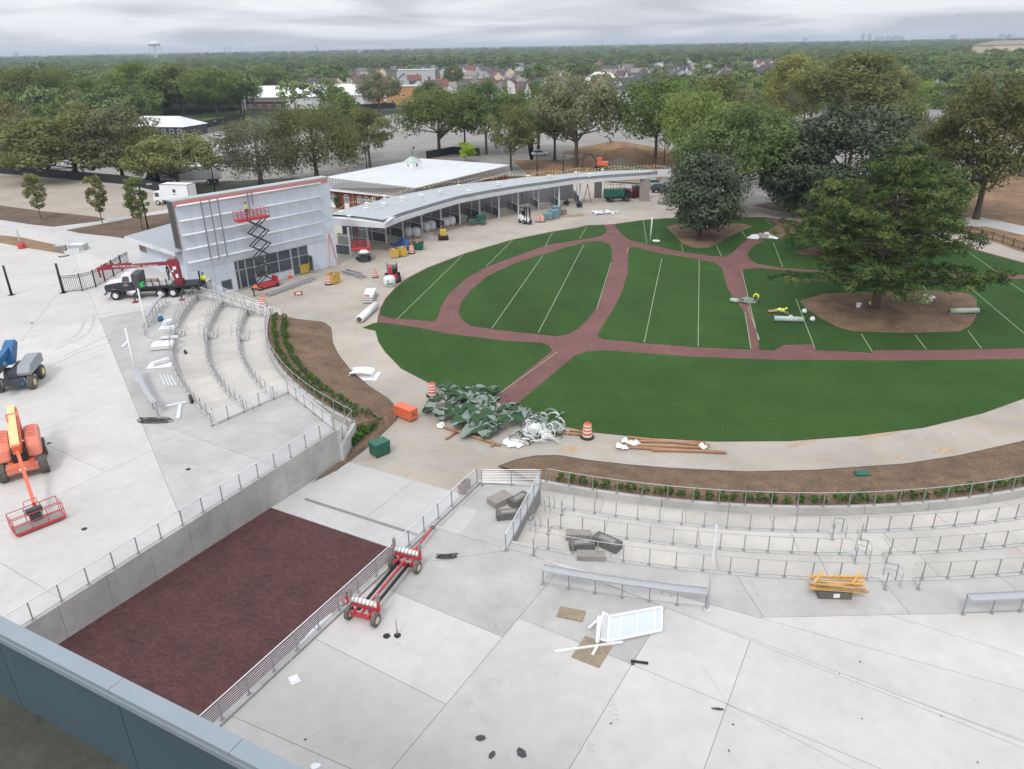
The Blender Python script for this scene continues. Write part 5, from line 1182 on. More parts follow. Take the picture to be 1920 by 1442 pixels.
# ================================================================== TALL SCISSOR LIFT
def scissor(label,base,rz,L_,h,nst,platext,railc,armc,basec,wd=1.15,group=None):
    t=thing('scissor_lift',label,'lift',base,rz,group)
    m=MB(); m.box(-L_/2,L_/2,-wd/2,wd/2,.22,.72); m.build('chassis',basec,t,bev=.04)
    for x in (-L_/2+.35,L_/2-.35):
        for s in (-1,1): wheel(t,(x,s*(wd/2+.02),.25),.25,.2,rimc='dark_machine',tread=False,tm='rubber')
    dz=(h-.85)/nst
    for k in range(nst):
        z0=.78+k*dz
        for s in (-1,1):
            for a in (-1,1):
                m=MB(); m.bar((-a*L_*.40,s*(wd/2-.12-.08*(a>0)),z0),(a*L_*.40,s*(wd/2-.12-.08*(a>0)),z0+dz),.07,.13); m.build('scissor_arm',armc,t)
        m=MB()
        for x in (-L_*.4,L_*.4,0): 
            zz_=z0 if x else z0+dz/2; m.cyl((x,-wd/2+.1,zz_),(x,wd/2-.1,zz_),.05,n=6)
        m.build('cross_shaft',armc,t)
    m=MB(); x0,x1=-L_/2-platext,L_/2; m.box(x0,x1,-wd/2,wd/2,h-.05,h+.18); pf=m.build('platform',railc,t)
    for z in (.62,1.15):
        r=MB(); r.tube([(x0,-wd/2,h+z),(x1,-wd/2,h+z),(x1,wd/2,h+z),(x0,wd/2,h+z),(x0,-wd/2,h+z)],.028,5); r.build('guard_rail',railc,pf)
    n=8
    for i in range(n+1):
        for s in (-1,1):
            m=MB(); x=x0+(x1-x0)*i/n; m.bar((x,s*wd/2,h+.1),(x,s*wd/2,h+1.15),.045,.045); m.build('guard_post',railc,pf)
    return t
bl_=P(505,541,ZL)+(-fn)*.55; Hs=hgt(bl_,409)
sl_=scissor('tall raised red scissor lift in front of the white panelled facade',bl_,FA,3.1,Hs,5,1.1,'red','dark_machine','red')
m=MB(); m.box(1.2,1.5,-.5,.5,.72,1.3); m.build('ladder_step','red',sl_)
person('worker in yellow hi-vis on the platform of the tall scissor lift',bl_+fu*(-1.1)+Vector((0,0,Hs+.18)),FA+PI/2-.6,'stand','hivis','jeans','dark_machine',1.05,'up')
scissor('small lowered red and grey scissor lift near the canopy corner',P(681,485,ZL),R(10),2.3,1.35,1,.2,'red','grey_machine','grey_machine',1.1)
person('worker in an orange vest bending by the traffic drum',P(478,556,ZL)-fn*.2,R(-70),'bend','hivis_orange','jeans','cloth_dark',1.1,'fwd')
# ================================================================== BOOM LIFTS
def tyre_set(t,wb,tr,r,wd,st=0):
    for x in (0,-wb):
        for s in (-1,1): wheel(t,(x,s*tr/2,r),r,wd,rimc='cream')
f0=(P(12,903)+P(84,882))/2; r0=P(78,834)+ (P(12,903)-P(84,882))*.5
hd2=math.atan2(f0.y-r0.y,f0.x-r0.x)
t=thing('boom_lift','orange telescopic boom lift with cream boom and red work basket','lift',f0,hd2)
tyre_set(t,2.75,2.35,.58,.48)
m=MB(); m.xprism([(.35,.5),(.5,.62),(.5,1.0),(.3,1.15),(-3.1,1.15),(-3.3,.9),(-3.1,.5)],-.75,.75); m.build('chassis','orange',t,bev=.05)
m=MB(); m.box(.3,.55,-.9,.9,.55,1.02); m.build('front_axle','orange_pale',t,bev=.03); m=MB(); m.box(.551,.56,-.18,.18,.7,.86); m.build('data_plate','white',t)
m=MB(); m.cyl((-1.5,0,1.1),(-1.5,0,1.35),.7,n=20); m.build('turntable','dark_machine',t)
for s in (-1,1):
    m=MB(); V=[(-.1,.55),(-.25,1.25),(-.9,1.5),(-2.9,1.55),(-3.7,1.25),(-3.8,.5),(-1.2,.45)]
    prof=[(.0,1.2),(-.35,1.85),(-1.1,2.15),(-3.0,2.2),(-3.9,1.8),(-4.0,1.2)]; y0,y1=(.42,1.28) if s>0 else (-1.28,-.42)
    m.xprism(prof,y0,y1); hood=m.build('hood','orange_pale',t,bev=.14)
    for i in range(5):
        k=MB(); x=-1.3-.42*i; k.bar((x,s*.62,2.215),(x,s*1.08,2.215),.07,.02); k.build('hood_slot','orange',hood)
m=MB(); m.xprism([(-3.2,1.3),(-3.9,2.9),(-3.4,3.15),(-2.4,1.5)],-.36,.36); m.build('boom_pivot','orange_pale',t)
bA,bB=Vector((-4.6,.0,3.05)),Vector((.15,.0,2.15))
m=MB(); m.bar(bA,bB,.42,.5); m.build('boom','cream',t)
m=MB(); m.bar(bA+Vector((.2,.28,-.05)),bB+Vector((-.2,.28,-.05)),.1,.3); m.build('cable_tray','orange',t)
m=MB(); m.bar(bA+Vector((.6,-.3,-.3)),bB+Vector((-.6,-.3,-.2)),.16,.2); m.build('boom_cylinder','cream',t)
m=MB(); m.bar(bB+Vector((-.3,0,0)),bB+Vector((.3,0,-.05)),.5,.55); m.build('boom_head','orange',t)
m=MB(); m.box(-.4,.25,-.42,.42,1.15,1.85); m.build('hose_bundle','black',t)
bk_=P(74,985); loc=Matrix.Rotation(-hd2,4,'Z')@(bk_-f0); bx_=loc.x-.55; by_=loc.y
m=MB(); m.bar(bB+Vector((.2,0,-.15)),Vector((bx_-.35,by_,.95)),.2,.28); m.build('jib','orange',t)
by=yaw((30,1006),(126,968))
bt_=thing('tmp','x','x'); bpy.data.objects.remove(bt_)
def basket(par,c,rzl,wd,dp,colr):
    M=Matrix.Translation(c)@Matrix.Rotation(rzl,4,'Z'); X=lambda x,y,z: M@Vector((x,y,z))
    m=MB(); m.add([X(x,y,z) for z in (.1,.24) for x,y in ((-wd/2,-dp/2),(wd/2,-dp/2),(wd/2,dp/2),(-wd/2,dp/2))],[(3,2,1,0),(4,5,6,7),(0,1,5,4),(1,2,6,5),(2,3,7,6),(3,0,4,7)]); o=m.build('basket',colr,par)
    m=MB(); m.add([X(x,y,.247) for x,y in ((-wd/2+.06,-dp/2+.06),(wd/2-.06,-dp/2+.06),(wd/2-.06,dp/2-.06),(-wd/2+.06,dp/2-.06))],[(0,1,2,3)]); m.build('basket_floor','stone',o)
    for z in (.7,1.15):
        m=MB(); m.tube([X(*q,z) for q in ((-wd/2,-dp/2),(wd/2,-dp/2),(wd/2,dp/2),(-wd/2,dp/2),(-wd/2,-dp/2))],.026,5); m.build('basket_rail',colr,o)
    for q in ((-wd/2,-dp/2),(-wd/6,-dp/2),(wd/6,-dp/2),(wd/2,-dp/2),(wd/2,0),(wd/2,dp/2),(wd/6,dp/2),(-wd/6,dp/2),(-wd/2,dp/2),(-wd/2,0)):
        m=MB(); m.tube([X(*q,.2),X(*q,1.15)],.024,5); m.build('basket_post',colr,o)
    m=MB(); m.tube([X(-.35,dp/2,1.15),X(-.35,dp/2-.02,1.5),X(.35,dp/2-.02,1.5),X(.35,dp/2,1.15)],.026,5); m.build('control_hoop',colr,o)
    m=MB(); a=[X(-.42,dp/2-.35,.95),X(.42,dp/2-.35,.95)]; m.bar(a[0],a[1],.3,.3); m.bar(X(-.3,dp/2-.35,.55),X(.3,dp/2-.35,.55),.25,.35); m.build('control_box','dark_machine',o)
    m=MB(); m.bar(X(0,dp/2-.2,.9),X(0,dp/2-.2,.3),.5,.1); m.build('control_panel','stone',o)
    return o
basket(t,Vector((loc.x-.0,loc.y,.02)),by-hd2,2.6,1.05,'red')
# blue lift, mostly outside the left edge
f1=P(62,728); f2=P(54,697); 
hdb=math.atan2((f1-f2).y,(f1-f2).x)-.35
t=thing('boom_lift','grey and blue boom lift cut off by the left edge of the picture','lift',f1-Vector((-math.sin(hdb),math.cos(hdb),0))*1.15-Vector((0,0,0)),hdb)
tyre_set(t,2.3,2.4,.56,.46)
m=MB(); m.box(-2.8,.4,-.8,.8,.5,1.1); m.build('chassis','dark_machine',t,bev=.05)
for i in (0,1):
    m=MB(); m.bar((-2.3*i,-1.1,.6),(-2.3*i,1.1,.6),.3,.3); m.build('axle','dark_machine',t)
m=MB(); m.box(.38,.5,.55,.8,.55,.85); m.build('tie_down','blue',t)
m=MB(); m.xprism([(.1,1.15),(.25,1.5),(-.3,2.0),(-2.6,2.15),(-3.3,1.9),(-3.3,1.15)],.35,1.35); m.build('hood','grey_machine',t,bev=.1)
m=MB(); m.xprism([(.1,1.15),(.25,1.5),(-.3,2.0),(-2.6,2.15),(-3.3,1.9),(-3.3,1.15)],-1.5,-1.2); m.build('hood','grey_machine',t,bev=.1)
m=MB(); m.box(-2.6,.15,-.34,.34,1.12,1.6); m.build('turntable','dark_machine',t)
m=MB(); m.xprism([(-2.2,1.6),(-3.6,2.9),(-3.2,3.3),(-2.2,3.0),(-1.4,1.7)],-1.1,-.3); m.build('boom_pivot','blue',t,bev=.05)
m=MB(); m.bar((-3.3,-.7,2.85),(2.5,-1.0,2.2),.46,.55); m.build('boom','blue',t)
m=MB(); m.box(.26,.3,-.9,.9,.6,1.1); m.build('front_cover','grey_machine',t)
# ================================================================== RED ROLLER TROLLEY
na_=(P(655,1160)+P(706,1172))/2; fa_=(P(737,1062)+P(783,1074))/2; hd3=math.atan2((fa_-na_).y,(fa_-na_).x); Lt=(fa_-na_).length; wt=(P(655,1160)-P(706,1172)).length
t=thing('pipe_trolley','long red four-wheeled trolley with taped roller bars beside the ramp railing','trolley',na_,hd3)
for x in (0,Lt):
    for s in (-1,1): wheel(t,(x,s*wt/2,.34),.34,.22,rimc='rim',tread=False)
    m=MB(); m.bar((x,-wt/2+.1,.36),(x,wt/2-.1,.36),.16,.16); m.build('axle','red',t)
    m=MB(); m.bar((x+.35,-wt/2-.05,.62),(x+.35,wt/2+.05,.62),.14,.14); m.bar((x-.15,-wt*.28,.5),(x+.45,-wt*.28,.55),.1,.1); m.bar((x-.15,wt*.28,.5),(x+.45,wt*.28,.55),.1,.1); m.build('bolster','red',t)
    for s in (-1,1):
        m=MB(); m.bar((x+.35,s*(wt/2+.02),.6),(x+.35,s*(wt/2+.02),1.55),.11,.11,(0,1,0)); m.build('stake','red' if s<0 else 'stone',t)
        m=MB(); m.lathe((x+.35,s*(wt/2+.02),1.2),[(.09,0),(.1,.3),(.05,.4)],8); m.build('stake_wrap','stone',t)
    m=MB(); m.cyl((x+.35,-wt/2+.06,.92),(x+.35,wt/2-.06,.92),.14,n=12); ro_=m.build('roller','plastic_white',t,True)
    for i in range(6):
        m=MB(); yv=-wt/2+.2+(wt-.4)*i/5; m.cyl((x+.35,yv-.025,.92),(x+.35,yv+.025,.92),.15,n=12); m.build('tape_band','stone',ro_)
for s in (-.3,.3):
    m=MB(); m.cyl((.2,s,.5),(Lt-.1,s,.5),.085,n=10); m.build('pipe','black',t,True)
m=MB(); m.bar((0,0,.55),(Lt,0,.55),.09,.1); m.build('spine','red',t)
tip=Matrix.Rotation(-hd3,4,'Z')@(P(812,1001)-na_)
m=MB(); m.bar((Lt+.3,0,.45),(tip.x,tip.y,.42),.1,.1); m.bar((Lt+.3,.35,.45),(Lt+1.3,.08,.45),.07,.07); m.bar((Lt+.3,-.35,.45),(Lt+1.3,-.08,.45),.07,.07); m.build('drawbar','red',t)
m=MB(); m.tube([(tip.x+.13*math.cos(a),tip.y+.13*math.sin(a),.42) for a in [i*PI/5 for i in range(11)]],.035,5); m.build('tow_eye','dark_machine',t)
for i,px in enumerate(((641,1137),(650,1133))):
    t=T('fire_extinguisher','red fire extinguisher by the ramp railing, %s one of the pair'%('left','right')[i],'extinguisher',px)
    m=MB(); m.lathe((0,0,0),[(.12,0),(.13,.05),(.13,.5),(.05,.6),(.05,.66)],12); m.build('cylinder','red',t,True); m=MB(); m.bar((-.1,0,.7),(.12,0,.72),.04,.06); m.build('handle','black',t); m=MB(); m.box(-.05,.05,-.135,-.13,.2,.4); m.build('label_plate','white',t)
# ================================================================== TRAFFIC DRUMS, CONES, BINS
def drum(label,px,z=ZL,s=1.0,group=None):
    t=T('traffic_drum',label,'drum',px,z,0,group); t.scale=(s,)*3
    m=MB(); m.lathe((0,0,0),[(.48,0),(.48,.08),(.34,.12)],14); m.build('rubber_base','rubber',t)
    zs_=[.1,.38,.60,.82,1.02]; 
    for i in range(4):
        m=MB(); r0_,r1_=.34-.025*i,.325-.025*i; m.lathe((0,0,0),[(r0_,zs_[i]),(r0_,zs_[i+1]-.05),(r1_,zs_[i+1])],16); sh_=m.build('drum_section','orange',t,True)
        m=MB(); m.lathe((0,0,0),[(r0_+.004,zs_[i]+.05),(r0_+.004,zs_[i]+.05+.1)],16); m.build('reflective_band','white',sh_)
    m=MB(); m.box(-.1,.1,-.03,.03,1.02,1.14); m.build('handle','orange',t)
    return t
drum('orange and white traffic drum left of the turf scrap pile',(811,742),s=1.15)
drum('orange and white traffic drum right of the turf scrap pile at the lawn edge',(1101,820),s=1.15)
drum('orange and white traffic drum at the foot of the terrace stair',(494,574),s=1.15)
drum('orange and white traffic drum beside the yellow bin in front of the facade',(617,533),s=1.15)
drum('orange and white traffic drum by the blue tarpaulin heap',(772,475),s=1.15)
drum('orange traffic drum under the canopy, left of the pair',(1009,416),s=1.1); drum('orange traffic drum under the canopy, right of the pair',(1017,416),s=1.1)
drum('orange traffic drum lying among stacked white boards',(704,520),s=.9)
def cone(label,px,z=ZL,s=1.0):
    t=T('traffic_cone',label,'cone',px,z); t.scale=(s,)*3
    m=MB(); m.box(-.22,.22,-.22,.22,0,.04); m.build('base','orange',t); m=MB(); m.lathe((0,0,.04),[(.16,0),(.03,.7)],12); c=m.build('cone_body','hivis_orange',t,True); m=MB(); m.lathe((0,0,.04),[(.105,.3),(.08,.43)],12); m.build('reflective_band','white',c)
cone('orange traffic cone against the foot of the white facade',(545,521),s=1.3)
def bin_(label,px,rz,z=ZL,sz=(1.2,.8,1.1),matn='yellow',text=None):
    t=T('site_bin',label,'bin',px,z,rz); L_,W_,H_=sz
    m=MB(); m.add([(-L_*.42,-W_*.42,.1),(L_*.42,-W_*.42,.1),(L_*.42,W_*.42,.1),(-L_*.42,W_*.42,.1),(-L_/2,-W_/2,H_),(L_/2,-W_/2,H_),(L_/2,W_/2,H_),(-L_/2,W_/2,H_)],[(3,2,1,0),(0,1,5,4),(1,2,6,5),(2,3,7,6),(3,0,4,7)]); m.build('tub',matn,t)
    m=MB(); m.tube([(-L_/2,-W_/2,H_),(L_/2,-W_/2,H_),(L_/2,W_/2,H_),(-L_/2,W_/2,H_),(-L_/2,-W_/2,H_)],.04,5); m.build('rim',matn,t)
    for x in (-L_*.35,L_*.35):
        for y in (-W_*.35,W_*.35): 
            m=MB(); m.cyl((x,y-.04,.08),(x,y+.04,.08),.08,n=8); m.build('caster','black',t)
    rg=random.Random(px[0])
    for i in range(4):
        m=MB(); a=Vector((rg.uniform(-.3,.3)*L_,rg.uniform(-.3,.3)*W_,H_*.6)); m.bar(a,a+Vector((rg.uniform(-.3,.3),rg.uniform(-.2,.2),rg.uniform(.5,.8))),.12,.25); m.build('debris',('stone','wood','plastic_white','ply')[i],t)
    if text: textmesh(text,.42,t,(0,-W_/2-.0,.45),(PI/2-.08,0,0),'black')
bin_('yellow wheeled bin of rubbish left of the glass door',(570,512),FA,sz=(1.5,1.0,1.3))
bin_('yellow wheeled bin beside the traffic drum near the facade corner',(627,531),R(60),sz=(1.4,1.0,1.3))
bin_('yellow wheeled bin by the blue tarpaulin, left one of two',(740,483),R(12),sz=(1.3,1.0,1.25)); bin_('yellow wheeled bin by the blue tarpaulin, right one of two',(755,480),R(12),sz=(1.2,1.0,1.25))
bin_('dark green rubbish bin right of the blue tarpaulin',(785,468),R(-4),sz=(1.5,1.0,1.1),matn='green_paint')
# job boxes
def jobbox(label,a,b,matn,h,dp,z=ZL):
    p,q=P(*a,z),P(*b,z); L_=(q-p).length; t=thing('site_box',label,'tool box',(p+q)/2,math.atan2(q.y-p.y,q.x-p.x))
    m=MB(); m.box(-L_/2,L_/2,0,dp,.14,h); m.build('body',matn,t,bev=.02); m=MB(); m.box(-L_/2-.02,L_/2+.02,-.03,dp+.02,h-.16,h+.05); m.build('lid',matn,t,bev=.02)
    for x in (-L_/2+.12,L_/2-.12):
        for y in (.1,dp-.1):
            m=MB(); m.cyl((x,y-.03,.07),(x,y+.03,.07),.07,n=8); m.build('caster','black',t)
    m=MB(); m.box(-.14,.14,-.04,-.02,h*.55,h*.66); m.build('handle','dark_machine',t)
jobbox('orange steel site box at the tip of the left mulch bed',(770,793),(784,786),'orange',1.0,1.9)
jobbox('green steel site box below the left platform wall',(706,861),(733,850),'green_box',1.05,.95)
# ================================================================== TURF SCRAP PILES, TUBES
tm_=bpy.data.materials.new('turf_sheet'); tm_.use_nodes=True; nt_=tm_.node_tree; b_=nt_.nodes['Principled BSDF']; b_.inputs['Roughness'].default_value=.85; g_=nt_.nodes.new('ShaderNodeNewGeometry'); mx_=nt_.nodes.new('ShaderNodeMixRGB'); mx_.inputs[1].default_value=(.03,.075,.03,1); mx_.inputs[2].default_value=(.20,.245,.21,1); nt_.links.new(g_.outputs['Backfacing'],mx_.inputs[0]); nt_.links.new(mx_.outputs[0],b_.inputs['Base Color']); MT['turf_sheet']=tm_
mat('strip_light',(.60,.62,.61),.7,var=.15,scale=3)
def sheet(par,c,wd,ln,rz,seed,flip,h,name='turf_scrap',matn='turf_sheet',n=9):
    rg=np.random.default_rng(seed); u=np.linspace(-.5,.5,n); X,Y_=np.meshgrid(u*wd,u*ln); k=rg.uniform(1.5,4.5,4)/max(wd,.5); ph=rg.uniform(0,6,4)
    Z=h*(.35+.65*np.abs(np.sin(k[0]*X+.6*k[1]*Y_+ph[0])))*(.5+.5*np.cos(k[1]*Y_+ph[1]))+.4*min(1,h)*np.abs(np.sin(2.6*k[2]*X+1.7*k[3]*Y_+ph[2]))**.7+rg.normal(0,.07,X.shape)*min(1,h+.3)
    ed=np.maximum(np.abs(X)/(wd/2),np.abs(Y_)/(ln/2)); Z=Z*(1-.75*ed**3)
    X2=X*(1-.12*rg.random(X.shape)); cr,sr=math.cos(rz),math.sin(rz)
    V=[(c[0]+cr*x-sr*y,c[1]+sr*x+cr*y,max(.02,c[2]+z)) for x,y,z in zip(X2.ravel(),Y_.ravel(),Z.ravel())]
    Fs=[]
    for j in range(n-1):
        for i in range(n-1):
            f=(j*n+i,j*n+i+1,(j+1)*n+i+1,(j+1)*n+i); Fs.append(f if not flip else f[::-1])
    m=MB(); m.add(V,Fs); m.build(name,matn,par)
t=T('turf_pile','large crumpled heap of green turf offcuts at the lawn edge','turf pile',(890,795),ZL); rg=random.Random(4)
W2=lambda px,py: P(px,py,ZL)-Vector(t.location)
def fold_sheet(par,c,wd,ln,rz,seed,mound,matn='turf_sheet',n=18,name='turf_scrap'):
    rg=np.random.default_rng(seed); u=np.linspace(-.5,.5,n); X,Y_=np.meshgrid(u*wd,u*ln); Pp=np.stack([X.ravel(),Y_.ravel()],1); Z=np.zeros(len(Pp))
    for k in range(rg.integers(3,6)):
        a=rg.uniform(0,6.28); nv=np.array([math.cos(a),math.sin(a)]); off=rg.uniform(.05,.35)*wd; s=Pp@nv-off; mk=s>0
        Pp[mk]-=(1.75*s[mk])[:,None]*nv; Z[mk]+=.03+.12*np.minimum(1,s[mk]/.5); Z+=.10*np.exp(-(s/.16)**2)
    kx=rg.uniform(2,5,3); ph=rg.uniform(0,6,3); Z+=.14*np.abs(np.sin(kx[0]*Pp[:,0]+.5*Pp[:,1]+ph[0]))+.12*np.abs(np.sin(kx[1]*Pp[:,1]+.8*kx[2]*Pp[:,0]+ph[1])); cr,sr=math.cos(rz),math.sin(rz)
    V=[]
    for (x,y),z in zip(Pp,Z):
        gx,gy=c[0]+cr*x-sr*y,c[1]+sr*x+cr*y; V.append((gx,gy,max(.02,mound(gx,gy)*.92+c[2]+z)))
    Fs=[(j*n+i,j*n+i+1,(j+1)*n+i+1,(j+1)*n+i)[::(1 if rg.random()<2 and seed%3 else -1)] for j in range(n-1) for i in range(n-1)]
    m=MB(); m.add(V,Fs); m.build(name,matn,par)
spine=[(818,772,.5,1.6),(845,760,1.0,2.0),(850,742,1.2,1.7),(875,775,1.2,2.4),(900,762,1.2,2.4),(905,790,1.1,2.4),(930,770,1.3,2.2),(935,800,.8,2.4),(955,790,.8,2.0),(870,800,.8,1.9),(915,812,.5,2.0),(835,785,.5,1.8),(965,805,.5,1.8),(985,790,.6,1.6),(850,770,1.2,1.6),(890,745,.9,1.5),(925,752,.9,1.5),(940,820,.3,1.4),(860,752,1.5,1.2),(910,770,1.6,1.6),(885,785,1.4,1.6),(840,758,.8,1.4),(965,785,1.0,1.3),(825,778,.3,1.2),(950,812,.4,1.2),(900,800,1.2,1.4)]
mc=[(W2(px,py),h*.72,wd*.62) for px,py,h,wd in spine]
mound=lambda x,y: max(h*math.exp(-((x-c.x)**2+(y-c.y)**2)/(w_*w_*1.6)) for c,h,w_ in mc)
for i in range(24):
    px,py,h,wd=spine[(i*7)%len(spine)]; c=W2(px+rg.uniform(-9,9),py+rg.uniform(-6,6)); fold_sheet(t,(c.x,c.y,.02+.006*i),wd*rg.uniform(1.5,2.1),wd*rg.uniform(1.2,1.8),rg.uniform(0,6),i+1,mound)
for i,(px,py,h,wd) in enumerate([]):
    c=W2(px,py); sheet(t,(c.x,c.y,.05+h*.4*rg.random()),wd*1.1,wd*rg.uniform(.7,1.2),rg.uniform(0,6),i,i%3!=2,h*1.3,n=7)
t=T('strip_pile','tangled heap of white and green turf strips right of the large heap','turf pile',(1010,815),ZL); W2=lambda px,py: P(px,py,ZL)-Vector(t.location)
for i in range(60):
    c=W2(rg.uniform(972,1046),rg.uniform(785,830)); a=rg.uniform(0,6); pts=[]
    r_=rg.uniform(.3,.9); hh=rg.uniform(.1,.75)
    for k in range(9): pts.append((c.x+r_*math.cos(a+k*.45)*(1+.2*k*.1),c.y+r_*math.sin(a+k*.45),.04+hh*abs(math.sin(k*.6+i))))
    m=MB(); wv=.07
    A_=[Vector(p) for p in pts]; m.strip(A_,[p+Vector((.05,.03,rg.uniform(.08,.16))) for p in A_]); m.build('turf_strip','strip_light' if i%3 else 'turf_sheet',t)
for i in range(8):
    c=W2(rg.uniform(980,1045),rg.uniform(790,826)); sheet(t,(c.x,c.y,.05),1.2,1.0,rg.uniform(0,6),50+i,True,.5,matn='turf_sheet' if i%2 else 'plastic_white')
t_=T('plastic_wrap','crumpled white plastic wrap at the end of the long cardboard tube','plastic wrap',(960,832),ZL)
for i in range(5): sheet(t_,(rg.uniform(-.5,.5),rg.uniform(-.4,.4),.02),.8,.6,rg.uniform(0,6),80+i,False,.35,'plastic_sheet','plastic_white',7)
t_=T('plastic_wrap','crumpled white plastic wrap at the left end of the turf heap','plastic wrap',(829,801),ZL)
for i in range(3): sheet(t_,(rg.uniform(-.2,.2),rg.uniform(-.3,.3),.02),.5,.5,rg.uniform(0,6),90+i,False,.3,'plastic_sheet','plastic_white',7)
def tube(label,a,b,r=.11,matn='card_tube',z=ZL,name='cardboard_tube',cat='tube',end='wood'):
    p,q=P(*a,z),P(*b,z); t=thing(name,label,cat,p); d=q-p; m=MB(); m.cyl((0,0,r),(d.x,d.y,r),r,n=12); m.build('tube_wall',matn,t,True)
    m=MB(); e_=d.normalized()*.01; m.cyl(Vector((0,0,r))-e_,Vector((0,0,r))+e_,r*.75,n=10); m.build('tube_end',end,t)
tube('long brown cardboard tube along the front of the turf heap',(833,803),(938,837)); tube('short brown cardboard tube poking out at an angle before the turf heap',(836,825),(856,812)); tube('short cardboard stub near the white plastic wrap',(921,838),(928,834))
tube('brown cardboard tube behind the right-hand drum, upper',(1044,806),(1096,812)); tube('brown cardboard tube behind the right-hand drum, lower',(1046,813),(1092,817))
for i,(a,b) in enumerate((((1176,822),(1330,838)),((1165,829),(1322,832)),((1172,836),(1320,842)),((1180,841),(1362,851)),((1222,846),(1345,849)))):
    tube('brown cardboard tube in the loose bundle at the lawn edge, number %s from the turf'%('one','two','three','four','five')[i],a,b)
for i,px in enumerate(((1166,838),(1190,834),(1318,838),(1172,830))):
    t_=T('plastic_wrap','scrap of white plastic wrap on the tube bundle, %s'%('far left','near left','right end','upper left')[i],'plastic wrap',px,ZL+.1)
    for k in range(2): sheet(t_,(rg.uniform(-.2,.2),rg.uniform(-.2,.2),.02),.6,.5,rg.uniform(0,6),120+3*i+k,False,.3,'plastic_sheet','plastic_white',7)
# rolls of turf / fabric
tube('large white wrapped turf roll with a dark core on the concourse',(674,606),(705,578),.42,'plastic_white',ZL,'turf_roll','turf roll','bark')
tube('pale green turf roll lying across the big mulch bed',(1779,588),(1833,587),.30,'mint',ZL+.12,'turf_roll','turf roll','turf_back')
tube('pale green turf roll in front of the kneeling workers',(1451,602),(1506,604),.30,'mint',ZL+.04,'turf_roll','turf roll','turf_back')
tube('short pale roll under the folded turf on the brick path',(1369,566),(1384,568),.25,'mint',ZL+.04,'turf_roll','turf roll','turf_back')
t_=T('turf_sheet','folded green turf sheet lying across the brick path','turf sheet',(1398,566),ZL+.03)
for i in range(5): sheet(t_,(rg.uniform(-1.2,1.0),rg.uniform(-.5,.5),.03),1.6,.9,rg.uniform(-.2,.2),200+i,i!=2,.4)
t_=T('membrane_heap','pale crumpled membrane on the brick path by the dark bed','membrane',(1428,446),ZL)
for i in range(7): sheet(t_,(rg.uniform(-1.5,1.5),rg.uniform(-.6,.6),.03),1.8,1.2,rg.uniform(0,6),220+i,i!=2,.5,matn='stone' if i%2 else 'sack')
person('worker in a yellow hood kneeling over the folded turf sheet',P(1418,566,ZL+.05),R(150),'kneel','hivis','jeans','hivis',1.15,'fwd')
person('worker in yellow with bare legs stretched out on the turf',P(1455,585,ZL+.05),R(-95),'lie','hivis','skin','cloth_dark',1.1,'fwd')
person('worker in a lime top crouching behind the pale turf roll',P(1462,593,ZL+.05),R(-120),'kneel','hivis','jeans','hivis',1.05,'fwd')
person('worker in a yellow vest sitting under the wide pine',P(1632,577,ZL+.2),R(200),'sit','hivis','jeans',None,1.1,'fwd')
t_=T('plastic_bucket','white bucket beside the worker under the pine','bucket',(1609,577),ZL+.2); m=MB(); m.lathe((0,0,0),[(.22,0),(.26,.5),(.28,.52),(.24,.5),(.01,.06)],12); m.build('pail','white',t_); m=MB(); m.tube([(.26,0,.5),(.2,.1,.3),(0,.2,.22),(-.2,.1,.3),(-.26,0,.5)],.012,4); m.build('bail','galv_dark',t_)
t_=T('carton','open white carton in the big mulch bed under the pine','carton',(1737,566),ZL+.2,R(30)); m=MB(); m.box(-.5,.5,-.4,.4,0,.02); m.box(-.5,-.48,-.4,.4,0,.75); m.box(.48,.5,-.4,.4,0,.75); m.box(-.5,.5,.38,.4,0,.75); m.box(-.48,.48,-.4,-.38,0,.75); m.build('carton_box','white',t_); m=MB(); m.add([(-.5,-.4,.75),(.5,-.4,.75),(.5,-.75,.6),(-.5,-.75,.6)],[(0,1,2,3)]); m.build('flap','white',t_)
def debris(name,label,cat,px,z,wd,ln,matn,rz=0,h=.04,n=4):
    m=MB(); rg_=random.Random(int(px[0]*3+px[1])); k=max(5,n+3); poly=[(wd/2*math.cos(2*PI*i/k)*rg_.uniform(.6,1.1),ln/2*math.sin(2*PI*i/k)*rg_.uniform(.6,1.1)) for i in range(k)] if n else [(-wd/2,-ln/2),(wd/2,-ln/2),(wd/2,ln/2),(-wd/2,ln/2)]
    m.prism(poly,.004,h); o=m.build(name,matn); o.location=P(*px,z); o.rotation_euler=(0,0,rz); tag(o,label,cat); return o
for i,(px,lab) in enumerate((((1494,603),'at the right end of the pale roll'),((1482,598),'behind the middle of the pale roll'),((1508,586),'near the edge of the big mulch bed'),((1523,601),'right of the pale roll'))):
    t_=T('tool_bag','pale cloth tool bag on the turf %s'%lab,'bag',px,ZL+.04,i); m=MB(); m.lathe((0,0,0),[(.24,0),(.30,.15),(.2,.38),(.12,.42)],10); m.build('bag_body','sack',t_,True); m=MB(); m.tube([(-.12,0,.4),(-.06,0,.58),(.06,0,.58),(.12,0,.4)],.02,4); m.build('strap','stone',t_)
